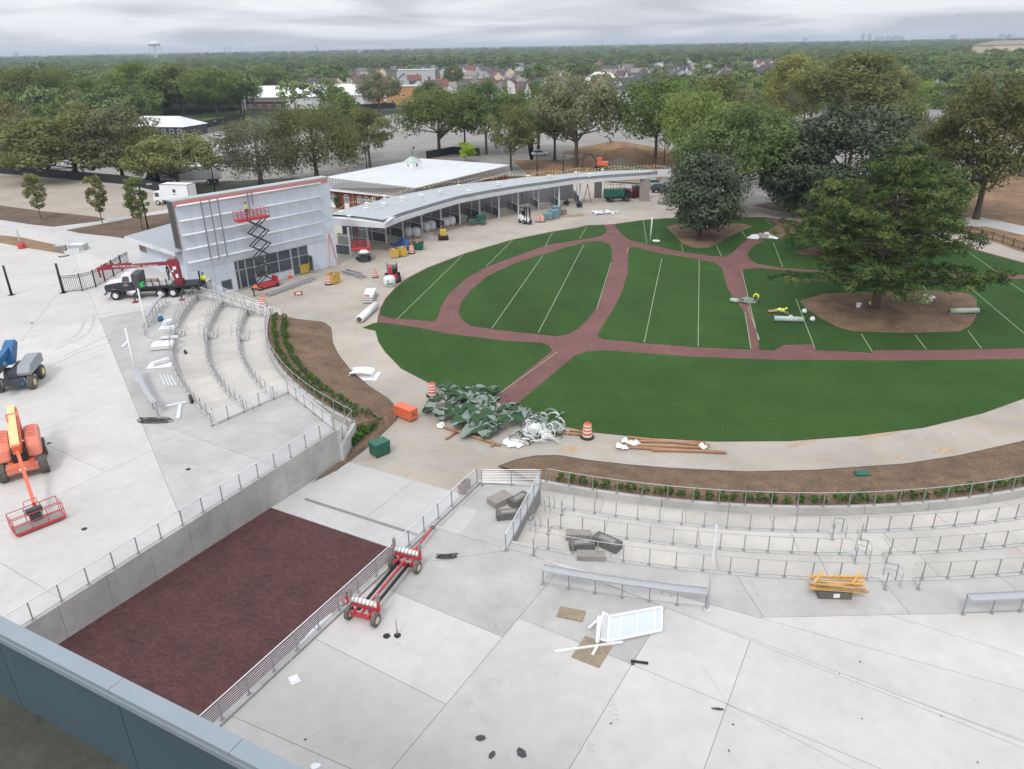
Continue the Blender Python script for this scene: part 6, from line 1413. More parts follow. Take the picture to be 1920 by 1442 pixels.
# ================================================================== UNDER THE CANOPY AND IN FRONT OF IT
def bulkbag(label,px,s=1.0):
    t=T('bulk_bag',label,'bulk bag',px,ZL,rnd.uniform(-.3,.3)); t.scale=(s,)*3
    m=MB(); pr=[(.55,0),(.68,.25),(.70,.7),(.62,1.15),(.35,1.25),(.15,1.22)]; m.lathe((0,0,.1),pr,10); m.build('bag_body','sack',t,True)
    m=MB(); m.box(-.6,.6,-.6,.6,0,.1); m.build('pallet','wood',t)
    for a in range(4):
        x,y=.42*math.cos(PI/4+a*PI/2),.42*math.sin(PI/4+a*PI/2); m=MB(); m.tube([(x*.9,y*.9,1.2),(x,y,1.5),(x*.6,y*.6,1.55),(x*.4,y*.4,1.3)],.035,4); m.build('lifting_loop','sack',t)
for px,lab in (((767,444),'first from the canopy corner'),((781,444),'second from the canopy corner'),((799,434),'third from the canopy corner'),((810,431),'fourth from the canopy corner'),((836,425),'fifth, behind the yellow machine'),((847,422),'sixth, farthest from the corner')):
    bulkbag('white bulk bag under the canopy, '+lab,px,1.05)
t=T('cable_drum','grey cable drum with white top standing near the canopy corner','cable drum',(684,489),ZL); m=MB(); m.lathe((0,0,0),[(.95,0),(.95,.08),(.5,.09),(.5,1.1),(1.05,1.12),(1.05,1.2),(.1,1.2)],18); m.build('spool','dark_machine',t); m=MB(); m.lathe((0,0,1.2),[(1.0,0),(1.0,.03),(.05,.03)],18); m.build('flange','stone',t); sheet(t,(0,0,1.25),1.3,1.0,.3,300,False,.3,'cover','plastic_white',7)
# red stand-on machine
t=T('stand_on_machine','red and black stand-on loader parked at the left edge of the lawn','loader',(737,526),ZL,R(100))
for x in (-.75,.75):
    for s in (-1,1): wheel(t,(x,s*.8,.42),.42,.4,rimc='red',tread=True,tm='rubber')
m=MB(); m.box(-1.1,1.0,-.6,.6,.4,1.0); m.build('chassis','red',t,bev=.04); m=MB(); m.box(-.6,1.0,-.55,.0,1.0,1.7); m.build('engine_cover','black',t,bev=.05); m=MB(); m.box(-.6,.6,.05,.5,1.0,1.9); m.build('control_tower','red',t,bev=.05)
m=MB(); m.tube([(-.9,-.62,.9),(-.9,-.62,2.3),(.5,-.62,2.3),(.7,-.62,1.0)],.05,6); m.tube([(-.9,.62,.9),(-.9,.62,2.3),(.5,.62,2.3),(.7,.62,1.0)],.05,6); m.bar((-.9,-.62,2.3),(-.9,.62,2.3),.07,.07); m.build('roll_bar','black',t); m=MB(); m.box(-1.5,-1.05,-.7,.7,.25,.5); m.build('attachment','dark_machine',t)
bb2=T('bulk_bag','white printed bulk bag with green logo beside the red loader','bulk bag',(731,536),ZL,R(8)); m=MB(); m.lathe((0,0,0),[(.62,0),(.78,.3),(.78,.9),(.6,1.25),(.3,1.3)],12); m.build('bag_body','sack',bb2,True); m=MB(); m.add([(-.35,-.80,.75),(.0,-.80,.75),(-.17,-.80,1.1)],[(0,1,2)]); m.build('printed_mark','green_bright',bb2)
m=MB(); m.box(-.4,.4,-.805,-.80,.35,.42); m.box(-.4,.4,-.805,-.80,.5,.57); m.build('printed_text','turf_scrap',bb2)
# pallet of white boards
t=T('board_stack','stack of white boards on a pallet left of the lawn','board stack',(694,562),ZL,yaw((690,570),(703,540),ZL)); rg=random.Random(8)
m=MB(); m.box(-1.5,2.2,-.6,.6,.0,.14); m.build('pallet','wood',t)
for i in range(9):
    m=MB(); x=rg.uniform(-.2,.2); m.box(-1.5+x,2.2+x-rg.uniform(0,1.2),-.6+rg.uniform(0,.1),.6-rg.uniform(0,.2),.15+.09*i,.225+.09*i); m.build('board','white' if i%3 else 'galv',t)
m=MB(); m.bar((-1.4,-.2,.98),(-1.5,.5,1.1),.3,.05); m.build('warning_panel','orange',t)
# long bundle of steel channels
t=T('steel_bundle','bundle of long galvanised channels on timber blocks before the facade','steel bundle',(500,556),ZL,yaw((505,560),(600,525),ZL)); rg=random.Random(9)
for i in range(9):
    m=MB(); x0=rg.uniform(-.3,.4); yv=-.4+.1*(i%5)*2; z=.2+.13*(i//5); m.bar((x0,yv,z),(x0+8.6+rg.uniform(-.8,.2),yv+rg.uniform(-.22,.22),z),.11,.1); m.build('channel','galv',t)
for x in (1,4,7): m=MB(); m.bar((x,-.7,.07),(x,.6,.07),.14,.14); m.build('timber_block','wood',t)
t=T('barrier_sign','red and white barrier board before the steel bundle','barrier',(560,555),ZL,R(20)); m=MB(); m.bar((-.5,0,.35),(.5,0,.35),.05,.4); m.build('board','red',t); m=MB(); m.bar((-.3,-.03,.35),(.3,-.03,.35),.03,.2); m.build('notice_plate','white',t); m=MB(); m.bar((-.4,.1,0),(-.4,0,.5),.05,.05); m.bar((.4,.1,0),(.4,0,.5),.05,.05); m.build('leg','galv_dark',t)
t=T('pipe_heap','loose heap of steel pipes and trims right of the yellow bin','pipe heap',(660,515),ZL,yaw((640,505),(690,522),ZL))
for i in range(9):
    m=MB(); m.bar((rg.uniform(-3,-1.5),rg.uniform(-.6,.6),.08+.04*i),(rg.uniform(1.5,3),rg.uniform(-.6,.6),.08+.04*i),.13,.1); m.build('pipe',rg.choice(('galv','alu','galv_dark')),t)
# A-frame ladders
def ladder(label,px,h,rz,matn='orange',sp=1.3,z=ZL):
    t=T('step_ladder',label,'ladder',px,z,rz)
    for s in (-1,1):
        for k,x in ((.45,sp/2),(.35,-sp/2)):
            pass
    for sgn in (-1,1):
        m=MB()
        for s in (-1,1): m.bar((sgn*sp/2,s*.36,0),(0,s*.16,h),.07,.05)
        f_=m.build('ladder_frame',matn,t)
        n=int(h/.32)
        for i in range(1,n):
            f=i/n; m=MB(); m.bar((sgn*sp/2*(1-f),-.36+.2*f,h*f),(sgn*sp/2*(1-f),.36-.2*f,h*f),.05,.03); m.build('rung','alu',f_)
ladder('tall orange step ladder at the right end of the white facade',(622,500),hgt(P(622,500,ZL),437),FA+.3,'orange',1.9)
ladder('dark step ladder under the corner of the canopy',(672,471),3.4,R(40),'red_dark',1.5)
ladder('dark step ladder deep under the canopy near the pier',(1101,378),3.3,R(10),'red_dark',1.5)
ladder('dark step ladder behind the white forklift',(979,398),3.4,R(20),'dark_machine',1.4)
# tarp heap
t=T('tarpaulin_heap','blue tarpaulin heap behind the yellow bins','tarpaulin',(752,468),ZL)
mat('tarp',(.02,.07,.19),.5,var=.25)
for i in range(6): sheet(t,(rg.uniform(-.8,.8),rg.uniform(-.5,.6),.5),1.8,1.4,rg.uniform(0,6),400+i,False,1.0,'tarp_fold','tarp',8)
t=T('cardboard_heap','open cardboard boxes behind the dark green bin','carton',(775,462),ZL)
for i in range(4):
    m=MB(); x,y=rg.uniform(-.8,.8),rg.uniform(-.4,.4); m.box(x-.45,x+.45,y-.35,y+.35,.0+.35*(i%2),.6+.35*(i%2)); m.build('carton_box','wood',t)
t=T('wire_basket','empty wire basket cart under the canopy front','cart',(801,450),ZL,R(5)); 
for k,z in enumerate((.25,.6,1.0)):
    m=MB(); m.tube([(-1,-.5,z),(1,-.5,z),(1,.5,z),(-1,.5,z),(-1,-.5,z)],.03,4); m.build('hoop','galv',t)
for i in range(9):
    for s in (-1,1):
        m=MB(); m.bar((-1+.25*i,s*.5,.1),(-1+.25*i,s*.5,1.0),.025,.025); m.build('wire','galv',t)
# yellow compact machine
t=T('compact_machine','yellow and black ride-on machine in front of the bulk bags','machine',(831,449),ZL,R(-80))
for x in (-.5,.5):
    for s in (-1,1): wheel(t,(x,s*.62,.3),.3,.3,rimc='yellow',tread=False,tm='rubber')
m=MB(); m.box(-.9,.9,-.55,.55,.3,.75); m.build('chassis','black',t,bev=.04); m=MB(); m.box(-.2,.85,-.5,.5,.75,1.65); m.build('engine_cover','yellow',t,bev=.08); m=MB(); m.bar((-.4,0,.7),(-.5,0,2.5),.12,.12); m.bar((-.6,-.4,2.3),(-.6,.4,2.3),.1,.2); m.bar((-.6,-.3,2.8),(-.3,.3,2.6),.25,.3); m.build('mast','black',t)
# green tractor
t=T('utility_tractor','dark green utility tractor parked under the canopy','tractor',(893,421),ZL,R(10))
for x,r in ((-.9,.6),(1.0,.45)):
    for s in (-1,1): wheel(t,(x,s*.85,r),r,.4,rimc='green_paint',tread=False,tm='tyre_dust')
m=MB(); m.box(-1.4,1.6,-.45,.45,.5,1.1); m.build('chassis','green_paint',t,bev=.05); m=MB(); m.box(.1,1.6,-.4,.4,1.1,1.6); m.build('bonnet','green_paint',t,bev=.08); m=MB(); m.tube([(-1.2,-.55,1.0),(-1.2,-.55,2.5),(-1.2,.55,2.5),(-1.2,.55,1.0)],.06,6); m.build('roll_bar','black',t); m=MB(); m.box(-.8,-.3,-.3,.3,1.1,1.4); m.box(-.85,-.7,-.3,.3,1.4,1.9); m.build('seat','black',t); m=MB(); m.tube([(-.1,.2*math.cos(a),1.75+.2*math.sin(a)) for a in [i*PI/6 for i in range(13)]],.025,4); m.build('steering_wheel','black',t)
# white forklift
t=T('forklift','white and black forklift under the canopy','forklift',(984,418),ZL,R(-60))
for x,r in ((.75,.38),(-.7,.32)):
    for s in (-1,1): wheel(t,(x,s*.6,r),r,.3,rimc='stone',tread=False,tm='rubber')
m=MB(); m.xprism([(-1.25,.35),(-1.3,1.0),(-1.1,1.35),(-.2,1.35),(-.1,.9),(1.0,.8),(1.05,.35)],-.6,.6); m.build('body','white',t,bev=.06)
for x,s in ((.75,-1),(.75,1),(-.9,-1),(-.9,1)): m=MB(); m.bar((x,s*.52,.9),(x*.75,s*.5,2.6),.09,.09); m.build('guard_post','black',t)
m=MB(); m.box(-.85,.7,-.55,.55,2.55,2.65); m.build('overhead_guard','black',t); m=MB(); m.box(-.55,.1,-.3,.3,1.3,1.45); m.box(-.6,-.45,-.3,.3,1.4,1.95); m.build('seat','black',t)
m=MB(); m.bar((1.15,-.35,.1),(1.15,-.35,2.8),.12,.12); m.bar((1.15,.35,.1),(1.15,.35,2.8),.12,.12); m.bar((1.15,-.35,2.75),(1.15,.35,2.75),.1,.1); m.bar((1.2,-.25,.12),(2.2,-.25,.12),.12,.06); m.bar((1.2,.25,.12),(2.2,.25,.12),.12,.06); m.build('mast','black',t)
# wrapped pallets, sacks, frames under the canopy
for i,(px,wd) in enumerate((((1027,413),1.6),((1038,410),1.8),((1043,405),1.5))):
    t=T('wrapped_pallet','blue-grey wrapped pallet under the canopy, %s of three'%('nearest','middle','farthest')[i],'pallet',px,ZL,.2*i); m=MB(); m.box(-wd/2,wd/2,-.6,.6,0,.14); m.build('pallet','wood',t); m=MB(); m.prism([(-wd/2,-.6),(wd/2,-.6),(wd/2,.6),(-wd/2,.6)],.14,1.3+.25*i); m.build('wrapped_load','cooler_teal',t,bev=.15)
t=T('brick_pallet','pallet of reddish blocks behind the wrapped pallets','pallet',(1053,402),ZL,.3)
for i in range(12): m=MB(); m.box(-.8+.42*(i%4),-.42+.42*(i%4),-.4,.4,.1+.28*(i//4),.36+.28*(i//4)); m.build('block','ply',t)
t=T('sack_heap','heap of white cement sacks on the ground at the end of the canopy','sack heap',(1135,400),ZL,.1)
for i in range(26):
    m=MB(); m.lathe((0,0,0),[(.05,0),(.34,.04),(.38,.12),(.3,.2),(.05,.22)],8); o=m.build('sack','sack',t,True); o.location=(rg.uniform(-2.2,2.2),rg.uniform(-.9,.9),.2*(i%3)*rg.random()+.02); o.rotation_euler=(rg.uniform(-.3,.3),rg.uniform(-.3,.3),rg.uniform(0,6)); o.scale=(1.3,.8,1)
t=T('timber_bundle','flat timber frames lying before the sack heap','timber frame',(1075,405),ZL,.2)
for i in range(3): 
    m=MB(); x=-1.6+1.4*i; m.tube([(x-.6,-.4,.08),(x+.6,-.4,.08),(x+.6,.4,.1),(x-.6,.4,.1),(x-.6,-.4,.08)],.06,4); m.build('frame','wood',t)
for i,(px,lab) in enumerate((((1040,397),'left'),((1062,385),'middle'),((1086,389),'right'))):
    t=T('floor_machine','black wheeled floor machine under the canopy, %s of three'%lab,'machine',px,ZL,.5*i)
    m=MB(); m.box(-.5,.5,-.4,.4,.2,.8); m.build('body','black',t,bev=.08); m=MB(); m.tube([(-.45,-.3,.7),(-.8,-.3,1.5),(-.8,.3,1.5),(-.45,.3,.7)],.04,5); m.build('handle','dark_machine',t)
    for s in (-1,1): wheel(t,(.3,s*.42,.22),.22,.12,rimc='white',tread=False,tm='rubber')
    m=MB(); m.lathe((.1,0,.8),[(.25,0),(.25,.3),(.1,.45)],10); m.build('engine','dark_machine',t)
t=T('red_compressor','red wheeled compressor in the first stall of the canopy','machine',(665,468),ZL,.4); m=MB(); m.cyl((-.6,0,.6),(.6,0,.6),.3,n=12); m.build('tank','red_dark',t,True); m=MB(); m.box(-.3,.3,-.25,.25,.88,1.4); m.build('motor','dark_machine',t)
for s in (-1,1): wheel(t,(-.4,s*.32,.25),.25,.1,rimc='white',tread=False,tm='rubber')
t=T('service_truck','dark green equipment truck beyond the canopy pier','truck',(1158,377),ZL,R(8))
for x in (-1.6,1.5):
    for s in (-1,1): wheel(t,(x,s*.95,.5),.5,.4,rimc='dark_machine',tread=False,tm='rubber')
m=MB(); m.box(-2.6,2.3,-.9,.9,.6,1.0); m.build('chassis','black',t); m=MB(); m.box(-2.6,1.0,-1.0,1.0,1.0,2.3); m.build('body','green_paint',t,bev=.06); m=MB(); m.xprism([(1.05,1.0),(2.35,1.0),(2.35,1.6),(2.0,2.3),(1.05,2.3)],-.95,.95); c=m.build('cab','black',t,bev=.06); m=MB(); m.box(2.0,2.2,-.8,.8,1.65,2.15); m.build('windscreen','glass',c)
m=MB(); 
for x in (-2.4,-1.2,0,.9): m.bar((x,-.9,2.3),(x,-.9,3.3),.06,.06); m.bar((x,.9,2.3),(x,.9,3.3),.06,.06)
m.bar((-2.4,-.9,3.3),(.9,-.9,3.3),.06,.06); m.bar((-2.4,.9,3.3),(.9,.9,3.3),.06,.06); m.build('ladder_rack','green_paint',t)
t=T('red_loader','red compact loader behind the dark green equipment truck','loader',(1192,370),ZL,R(20))
for x in (-.8,.8):
    for s in (-1,1): wheel(t,(x,s*.8,.45),.45,.35,rimc='red_dark',tread=False,tm='rubber')
m=MB(); m.box(-1.3,1.3,-.7,.7,.5,1.3); m.build('body','red_dark',t,bev=.08); m=MB(); m.box(-.7,.5,-.6,.6,1.3,2.3); m.build('cab','glass',t,bev=.05); m=MB(); m.bar((-1.2,-.8,1.7),(1.6,-.8,.6),.15,.2); m.bar((-1.2,.8,1.7),(1.6,.8,.6),.15,.2); m.build('loader_arm','red_dark',t); m=MB(); m.box(1.6,2.1,-.95,.95,.2,.8); m.build('bucket','dark_machine',t)
t=T('boulder','big grey rock at the end of the canopy','boulder',(1247,382),ZL); m=MB(); m.lathe((0,0,0),[(1.4,0),(1.5,.6),(1.0,1.4),(.3,1.7)],9); m.build('rock','stone',t)
m=MB(); m.lathe((.8,-.8,0),[(.5,0),(.55,.3),(.2,.6)],7); m.build('small_rock','stone',t)
# ================================================================== THINGS ON THE PLAZA AND TERRACES
def slab_box(name,label,cat,px,z,L_,W_,H_,rz,matn,extra=None):
    t=T(name,label,cat,px,z,rz); m=MB(); m.box(-L_/2,L_/2,-W_/2,W_/2,.0,H_); m.build('block',matn,t,bev=.015)
    m=MB(); m.box(-L_*.3,L_*.3,-W_*.25,W_*.25,H_+.001,H_+.006); m.build('printed_panel','stone',t); return t
for px,z,L_,W_,H_,rz,lab in (((938,942),0,1.35,.9,.42,R(40),'pale grey long package on the right platform, left of three'),((974,944),0,1.3,.6,.5,R(48),'dark package leaning at the platform rail'),((953,970),0,1.4,.6,.42,R(8),'flat dark package with a white tag on the right platform'),((1084,1010),-.6,1.4,.55,.45,R(-5),'pale package on the second right terrace, back of the pile'),((1091,1027),-.6,1.4,.6,.4,R(5),'package under the terrace rail, middle of the pile'),((1138,1024),-.6,1.6,.7,.5,R(-40),'slanting package at the right of the pile on the terrace'),((1108,1046),0.0,1.5,.6,.3,R(-5),'lowest pale package of the pile at the terrace edge')):
    slab_box('stone_package',lab,'package',px,z,L_,W_,H_,rz,'stone' if 'pale' in lab or 'lowest' in lab else 'stone_grey')
for i,px in enumerate(((865,926),(871,918),(877,914))):
    t=T('paint_bucket','%s bucket in the corner of the right platform railing'%('red front','red middle','dark back')[i],'bucket',px,0); m=MB(); m.lathe((0,0,0),[(.18,0),(.21,.5),(.23,.52),(.19,.5),(.01,.3)],12); m.build('pail','red' if i<2 else 'dark_machine',t,True); m=MB(); m.lathe((0,0,.5),[(.2,0),(.2,.02),(.01,.02)],12); m.build('lid','black',t)
    m=MB(); m.tube([(.22,0,.5),(.15,.1,.35),(0,.17,.3),(-.15,.1,.35),(-.22,0,.5)],.01,4); m.build('bail','galv',t)
# yellow timber bundle
t=T('timber_bundle','bundle of yellow timber forms on a grey block at the right terraces','timber bundle',(1563,1115),0,R(-4)); rg=random.Random(12)
m=MB(); m.box(-.85,.75,-.35,.35,0,.42); m.build('block','stone_grey',t)
for i in range(14):
    m=MB(); a=Vector((rg.uniform(-1.4,-1.0),rg.uniform(-.4,.4),.47+.045*i)); m.bar(a,a+Vector((rg.uniform(2.2,2.7),rg.uniform(-.35,.35),rg.uniform(-.03,.05))),.10,.06); m.build('board',rg.choice(('wood_yellow','wood_yellow','wood')),t)
for x in (-.9,.9):
    m=MB(); m.bar((x-.3,-.4,1.0),(x+.3,.35,1.15),.09,.06); m.build('board','wood_yellow',t)
m=MB(); m.box(-.15,.15,-.36,-.352,.1,.34); m.build('notice_plate','white',t)
# flag post on the right and its base
def pole(label,bpx,z,ytop,r,matn,name='pole',cap=True,h=None):
    b=P(*bpx,z); h=h or hgt(b,ytop); t=thing(name,label,'pole',b); m=MB(); m.cyl((0,0,0),(0,0,h),r,r*.85,10); m.build('shaft',matn,t,True); m=MB(); m.box(-r*2.2,r*2.2,-r*2.2,r*2.2,0,.04); m.build('base_plate',matn,t); return t,h
pole('white square post standing at the end of the long counter rail',(1326,1143),0,984,.06,'roof_white'); pole('pale slim post at the terrace edge near the crane truck',(280,638),0,541,.07,'white'); pole('pale slim post by the curved counter rail',(258,713),0,615,.07,'white')
pole('black lower fence post at the left edge of the plaza',(22,553),0,498,.14,'fence_black','fence_post')
# torn metal frame on its plywood
t=T('metal_frame','large bent white metal frame with ribs lying on the plaza','metal frame',(1150,1208),0); o=Vector(t.location)
def LW(px,py,z=0): return P(px,py,z)-o
q=[LW(1140,1203,.12),LW(1240,1182,.1),LW(1241,1138,.75),LW(1143,1156,.75)]
for a,b in zip(q,q[1:]+q[:1]): m=MB(); m.bar(a,b,.1,.08); m.build('frame_edge','white',t)
for f in (.22,.53,.87): m=MB(); m.bar(q[0].lerp(q[1],f),q[3].lerp(q[2],f),.06,.06); m.build('frame_rib','white',t)
m=MB(); dz_=Vector((0,0,-.03)); m.add([v+dz_ for v in q],[(0,1,2,3)]); m.build('sheet','white_mem',t)
e_=[LW(1122,1198,.15),LW(1140,1203,.12),LW(1143,1156,.75),LW(1131,1148,.85)]; m=MB(); m.add(e_,[(0,1,2,3)]); m.build('side_plate','galv',t)
for a,b in zip(e_,e_[1:]+e_[:1]): m=MB(); m.bar(a,b,.08,.07); m.build('side_rib','white',t)
for a,b,r in (((1040,1222,.05),(1168,1204,.08),.09),((1111,1228,.05),(1122,1208,.4),.1),((1104,1178,.08),(1130,1156,.5),.1),((1120,1205,.2),(1124,1155,.95),.16)):
    m=MB(); m.bar(LW(*a),LW(*b),r,r); m.build('loose_bar','white',t)
debris('plywood_sheet','weathered plywood board alone on the plaza','plywood',(1071,1152),0,1.25,.75,'ply',R(-18),.05,0)
debris('plywood_sheet','weathered plywood board under the white metal frame','plywood',(1110,1222),0,1.35,1.5,'ply',R(-30),.03,0)
for i,(px,py,w_,l_) in enumerate(((902,1385,.45,.3),(923,1416,.4,.25),(978,1412,.5,.45),(1346,1330,.55,.12),(553,1275,.35,.35),(1187,1245,.2,.2))):
    debris('plastic_scrap',('crumpled dark plastic scrap, upper left of three','small dark plastic scrap, lowest of three','winged dark plastic scrap, right of three','flat dark drain smear on the right plaza','pale paper scrap near the ramp railing','dark ring by the black pipe offcut')[i],'scrap',(px,py),0,w_,l_,'dark_machine' if i!=4 else 'white',i,.05)
t=T('pipe_offcut','black pipe offcut lying on the plaza below the frame','pipe',(1183,1241),0,R(-12)); m=MB(); m.cyl((0,0,.06),(.75,0,.06),.06,n=10); m.build('pipe_wall','black',t,True); m=MB(); m.cyl((-.005,0,.06),(.01,0,.06),.045,n=8); m.build('pipe_end','dark_machine',t)
rg=random.Random(77); scr=[]
for i in range(26):
    px,py=(rg.uniform(470,1900),rg.uniform(1150,1430)) if i<14 else ((rg.uniform(1000,1900),rg.uniform(960,1140)) if i<20 else (rg.uniform(30,380),rg.uniform(600,1000)))
    if px<900 and py<1500-(px-400)*.9: continue
    z=0
    o=debris('litter_scrap','tiny scrap of litter on the bare concrete of the plaza','litter',(px,py),z,rg.uniform(.05,.14),rg.uniform(.04,.09),rg.choice(('dark_machine','stone','black','wood')),rg.uniform(0,6),.03); o['group']='tiny scraps of litter on the plaza'
for i,px in enumerate(((92,831),(353,880),(158,992),(60,606))):
    m=MB(); m.lathe((0,0,0),[(.16,.003),(.16,.012),(.02,.012)],12); o=m.build('floor_drain','black'); o.location=P(*px,0); tag(o,'round dark floor drain in the left plaza, %s'%('near the orange lift','below the left platform','right of the red basket','beyond the blue lift')[i],'drain')
for i,px in enumerate(((725,1193),(745,1192))):
    m=MB(); m.lathe((0,0,0),[(.17,.003),(.17,.03),(.02,.03)],12); o=m.build('pipe_sleeve','black'); o.location=P(*px,0); tag(o,'dark pipe sleeve in the slab, %s the leaning rod'%('left of','under')[i],'pipe sleeve')
t=T('steel_rod','steel rod leaning up from the slab near the red trolley','rod',(746,1192),0); m=MB(); m.cyl((0,0,0),(-.05,.05,.95),.04,n=8); m.build('rod_shaft','galv',t,True); m=MB(); m.bar((-.3,.05,.03),(.1,-.55,.03),.05,.05); m.build('rod_base','alu',t)
def coil(label,px,z,r,n,matn='black'):
    t=T('cable_coil',label,'cable',px,z); rg_=random.Random(n)
    for k in range(n):
        m=MB(); rr=r*rg_.uniform(.5,1.0); ox,oy=rg_.uniform(-.2,.5)*r,rg_.uniform(-.3,.3)*r; pts=[(ox+rr*1.7*math.cos(a),oy+rr*.55*math.sin(a+k),.03+.02*k) for a in [i*PI/8 for i in range(17)]]; m.tube(pts,.025,4); m.build('cable_loop',matn,t)
coil('black cable coil on the plaza at the end of the counter rail',(287,790),0,.8,6); coil('tangle of black cable on the plaza right of the red trolley',(834,1045),0,.35,5)
# metal strips along the right ramp railing
for i,(a,b) in enumerate((((542,1240),(562,1213)),((565,1208),(590,1180)),((592,1178),(623,1152)),((470,1300),(500,1275)))):
    p,q=P(*a,0),P(*b,0); m=MB(); m.bar((0,0,.03),q-p+Vector((0,0,.03)),.16,.05); o=m.build('metal_strip','alu'); o.location=p; tag(o,'bright metal strip beside the ramp railing, number %s from the stand'%('two','three','four','one')[i],'metal strip')
debris('paper_sheets','white paper sheets on the plaza by the ramp railing','paper',(552,1274),0,.4,.5,'white',.6,.01,0)
debris('white_scrap','white scrap at the bottom edge of the picture','scrap',(590,1437),0,.5,.3,'white',.2,.02)
# tyre prints left on the slabs
mat('tyre_print',(.41,.40,.385),.9,var=.25,scale=6)
def prints(px,n,dx,dy,rz,sz=.34):
    o=P(*px,0); m=MB(); d=P(px[0]+dx,px[1]+dy,0)-o; rg_=random.Random(n*7+int(px[0])); pd=Vector((-d.y,d.x,0)).normalized()
    for k in range(n):
        c=d*k
        if rg_.random()<.25: continue
        for s in (-1,1):
            m.add([c+pd*s*.02,c+pd*s*sz*.55+d.normalized()*.16,c+pd*s*sz*.55+d.normalized()*.21,c+pd*s*.02+d.normalized()*.05],[(0,1,2,3) if s<0 else (3,2,1,0)])
    q=m.build('tyre_prints','tyre_print'); q.location=o+Vector((0,0,.003)); struct(q)
prints((590,1375),12,8,2.2,0); prints((918,1276),7,6,1.0,0); prints((1070,1395),6,7,1.2,0); prints((1145,1310),5,2,9,0); prints((880,1310),4,1.5,8,0)
for L_ in ([(105,655),(140,640),(165,625),(176,606),(176,590)],[(118,668),(160,650),(195,632),(250,615)],[(128,640),(150,622),(160,600)],[(90,690),(150,660),(215,640)],[(205,600),(260,588),(330,575)],[(180,590),(250,580),(300,570)]):
    Q=resample(PL(L_,0),26); m=MB(); A_=[];B_=[]
    for i,q in enumerate(Q):
        d=(Q[min(i+1,25)]-Q[max(i-1,0)]).normalized(); nn_=Vector((-d.y,d.x,0)); wv=.10+.05*math.sin(i*1.7); A_.append(q+nn_*wv+Vector((0,0,.003))); B_.append(q-nn_*wv+Vector((0,0,.003)))
    m.strip(B_,A_); struct(m.build('tyre_track','tyre_print'))
# pale repair patch
m=MB(); m.prism([p.xy for p in PL([(866,948),(897,957),(862,1001),(827,990)])],.001,.004); struct(m.build('slab_patch','concrete_light'))
# left terraces: materials stacked on the upper edge
def board_pile(label,px,rz,L_,W_,n,matn='alu',sheet_=True):
    t=T('panel_pile',label,'panel pile',px,0,rz); rg_=random.Random(int(px[0])) 
    for i in range(n): m=MB(); m.box(-L_/2+rg_.uniform(0,.15),L_/2-rg_.uniform(0,.15),-W_/2+rg_.uniform(0,.1),W_/2,.08+.07*i,.135+.07*i); m.build('panel',matn if i%2 else 'white',t)
    m=MB(); m.box(-L_/2+.1,L_/2-.1,-.1,.1,0,.08); m.build('bearer','black',t); return t
board_pile('pile of white wrapped panels on the upper left terrace',(305,652),R(12),2.0,1.5,5)
tt_=board_pile('small pile of aluminium trims on the upper left terrace',(318,635),R(8),1.6,.6,2); board_pile('pile of folded metal trims on a white sheet',(303,682),R(45),1.6,.5,4)
debris('white_sheet','white sheet under the folded metal trims','sheet',(301,684),0,2.0,1.4,'white',R(10),.012,0)
board_pile('short stack of white ducts near the counter rail end',(316,608),R(75),1.0,.7,5); debris('white_sheet','white sheet under the short stack of ducts','sheet',(316,613),0,1.6,1.2,'white',R(10),.012,0)
for i in range(4):
    p,q=P(300+7*i,703+1*i,0),P(310+7*i,724,0); m=MB(); m.bar((0,0,.04),q-p+Vector((0,0,.04)),.09,.06); o=m.build('metal_strip','alu'); o.location=p; tag(o,'loose aluminium strip on the upper left terrace, %s of four'%('first','second','third','fourth')[i],'metal strip')
for (a,b,lab) in (((334,786),(338,760),'upright white trim lying at the terrace end'),((312,763),(350,755),'white trim lying across the terrace end'),((230,652),(241,640),'pale trim lying on the plaza left of the slim post')):
    p,q=P(*a,0),P(*b,0); m=MB(); m.bar((0,0,.06),q-p+Vector((0,0,.06)),.28,.08); o=m.build('metal_trim','alu'); o.location=p; tag(o,lab,'trim')
t=T('water_cooler','blue water container by the counter rail near the truck','container',(302,602),0); m=MB(); m.lathe((0,0,0),[(.25,0),(.27,.4),(.1,.55),(.1,.62)],12); m.build('bottle','blue',t,True); m=MB(); m.lathe((0,0,.62),[(.11,0),(.11,.06),(.02,.06)],10); m.build('cap','white',t)
tube('black pipe roll on the terrace by the outer rail',(357,745),(361,757),.14,'black',0,'pipe_roll','pipe','dark_machine')
tube('black offcut on the first left terrace',(347,660),(349,664),.12,'black',-.6,'pipe_roll','pipe','dark_machine')
# duct and pad on the concourse
t=T('duct_section','curved white duct section on a sheet near the left mulch bed','duct',(680,705),ZL,R(-5)); 
for s in (-.9,.9): m=MB(); m.tube([(-1.1,s*.6,.1),(-1.0,s*.6,.5),(0,s*.6,.62),(1.0,s*.6,.5),(1.1,s*.6,.1)],.09,6); m.build('duct_ring','alu',t)
m=MB(); m.strip([Vector((x,-.54,.2+.35*math.cos(x))) for x in (-1,-.5,0,.5,1)],[Vector((x,.54,.2+.35*math.cos(x))) for x in (-1,-.5,0,.5,1)]); m.build('duct_skin','white',t); m=MB(); m.box(-1.4,1.5,-1.0,.9,.004,.03); m.build('ground_sheet','white',t)
p=P(1207,890,ZL+.6); 
m=MB(); m.box(-.45,.45,-.3,.3,0,.12); o=m.build('valve_box','green_box'); o.location=P(1616,889,-2.1); tag(o,'green irrigation box lid in the right mulch bed','box')
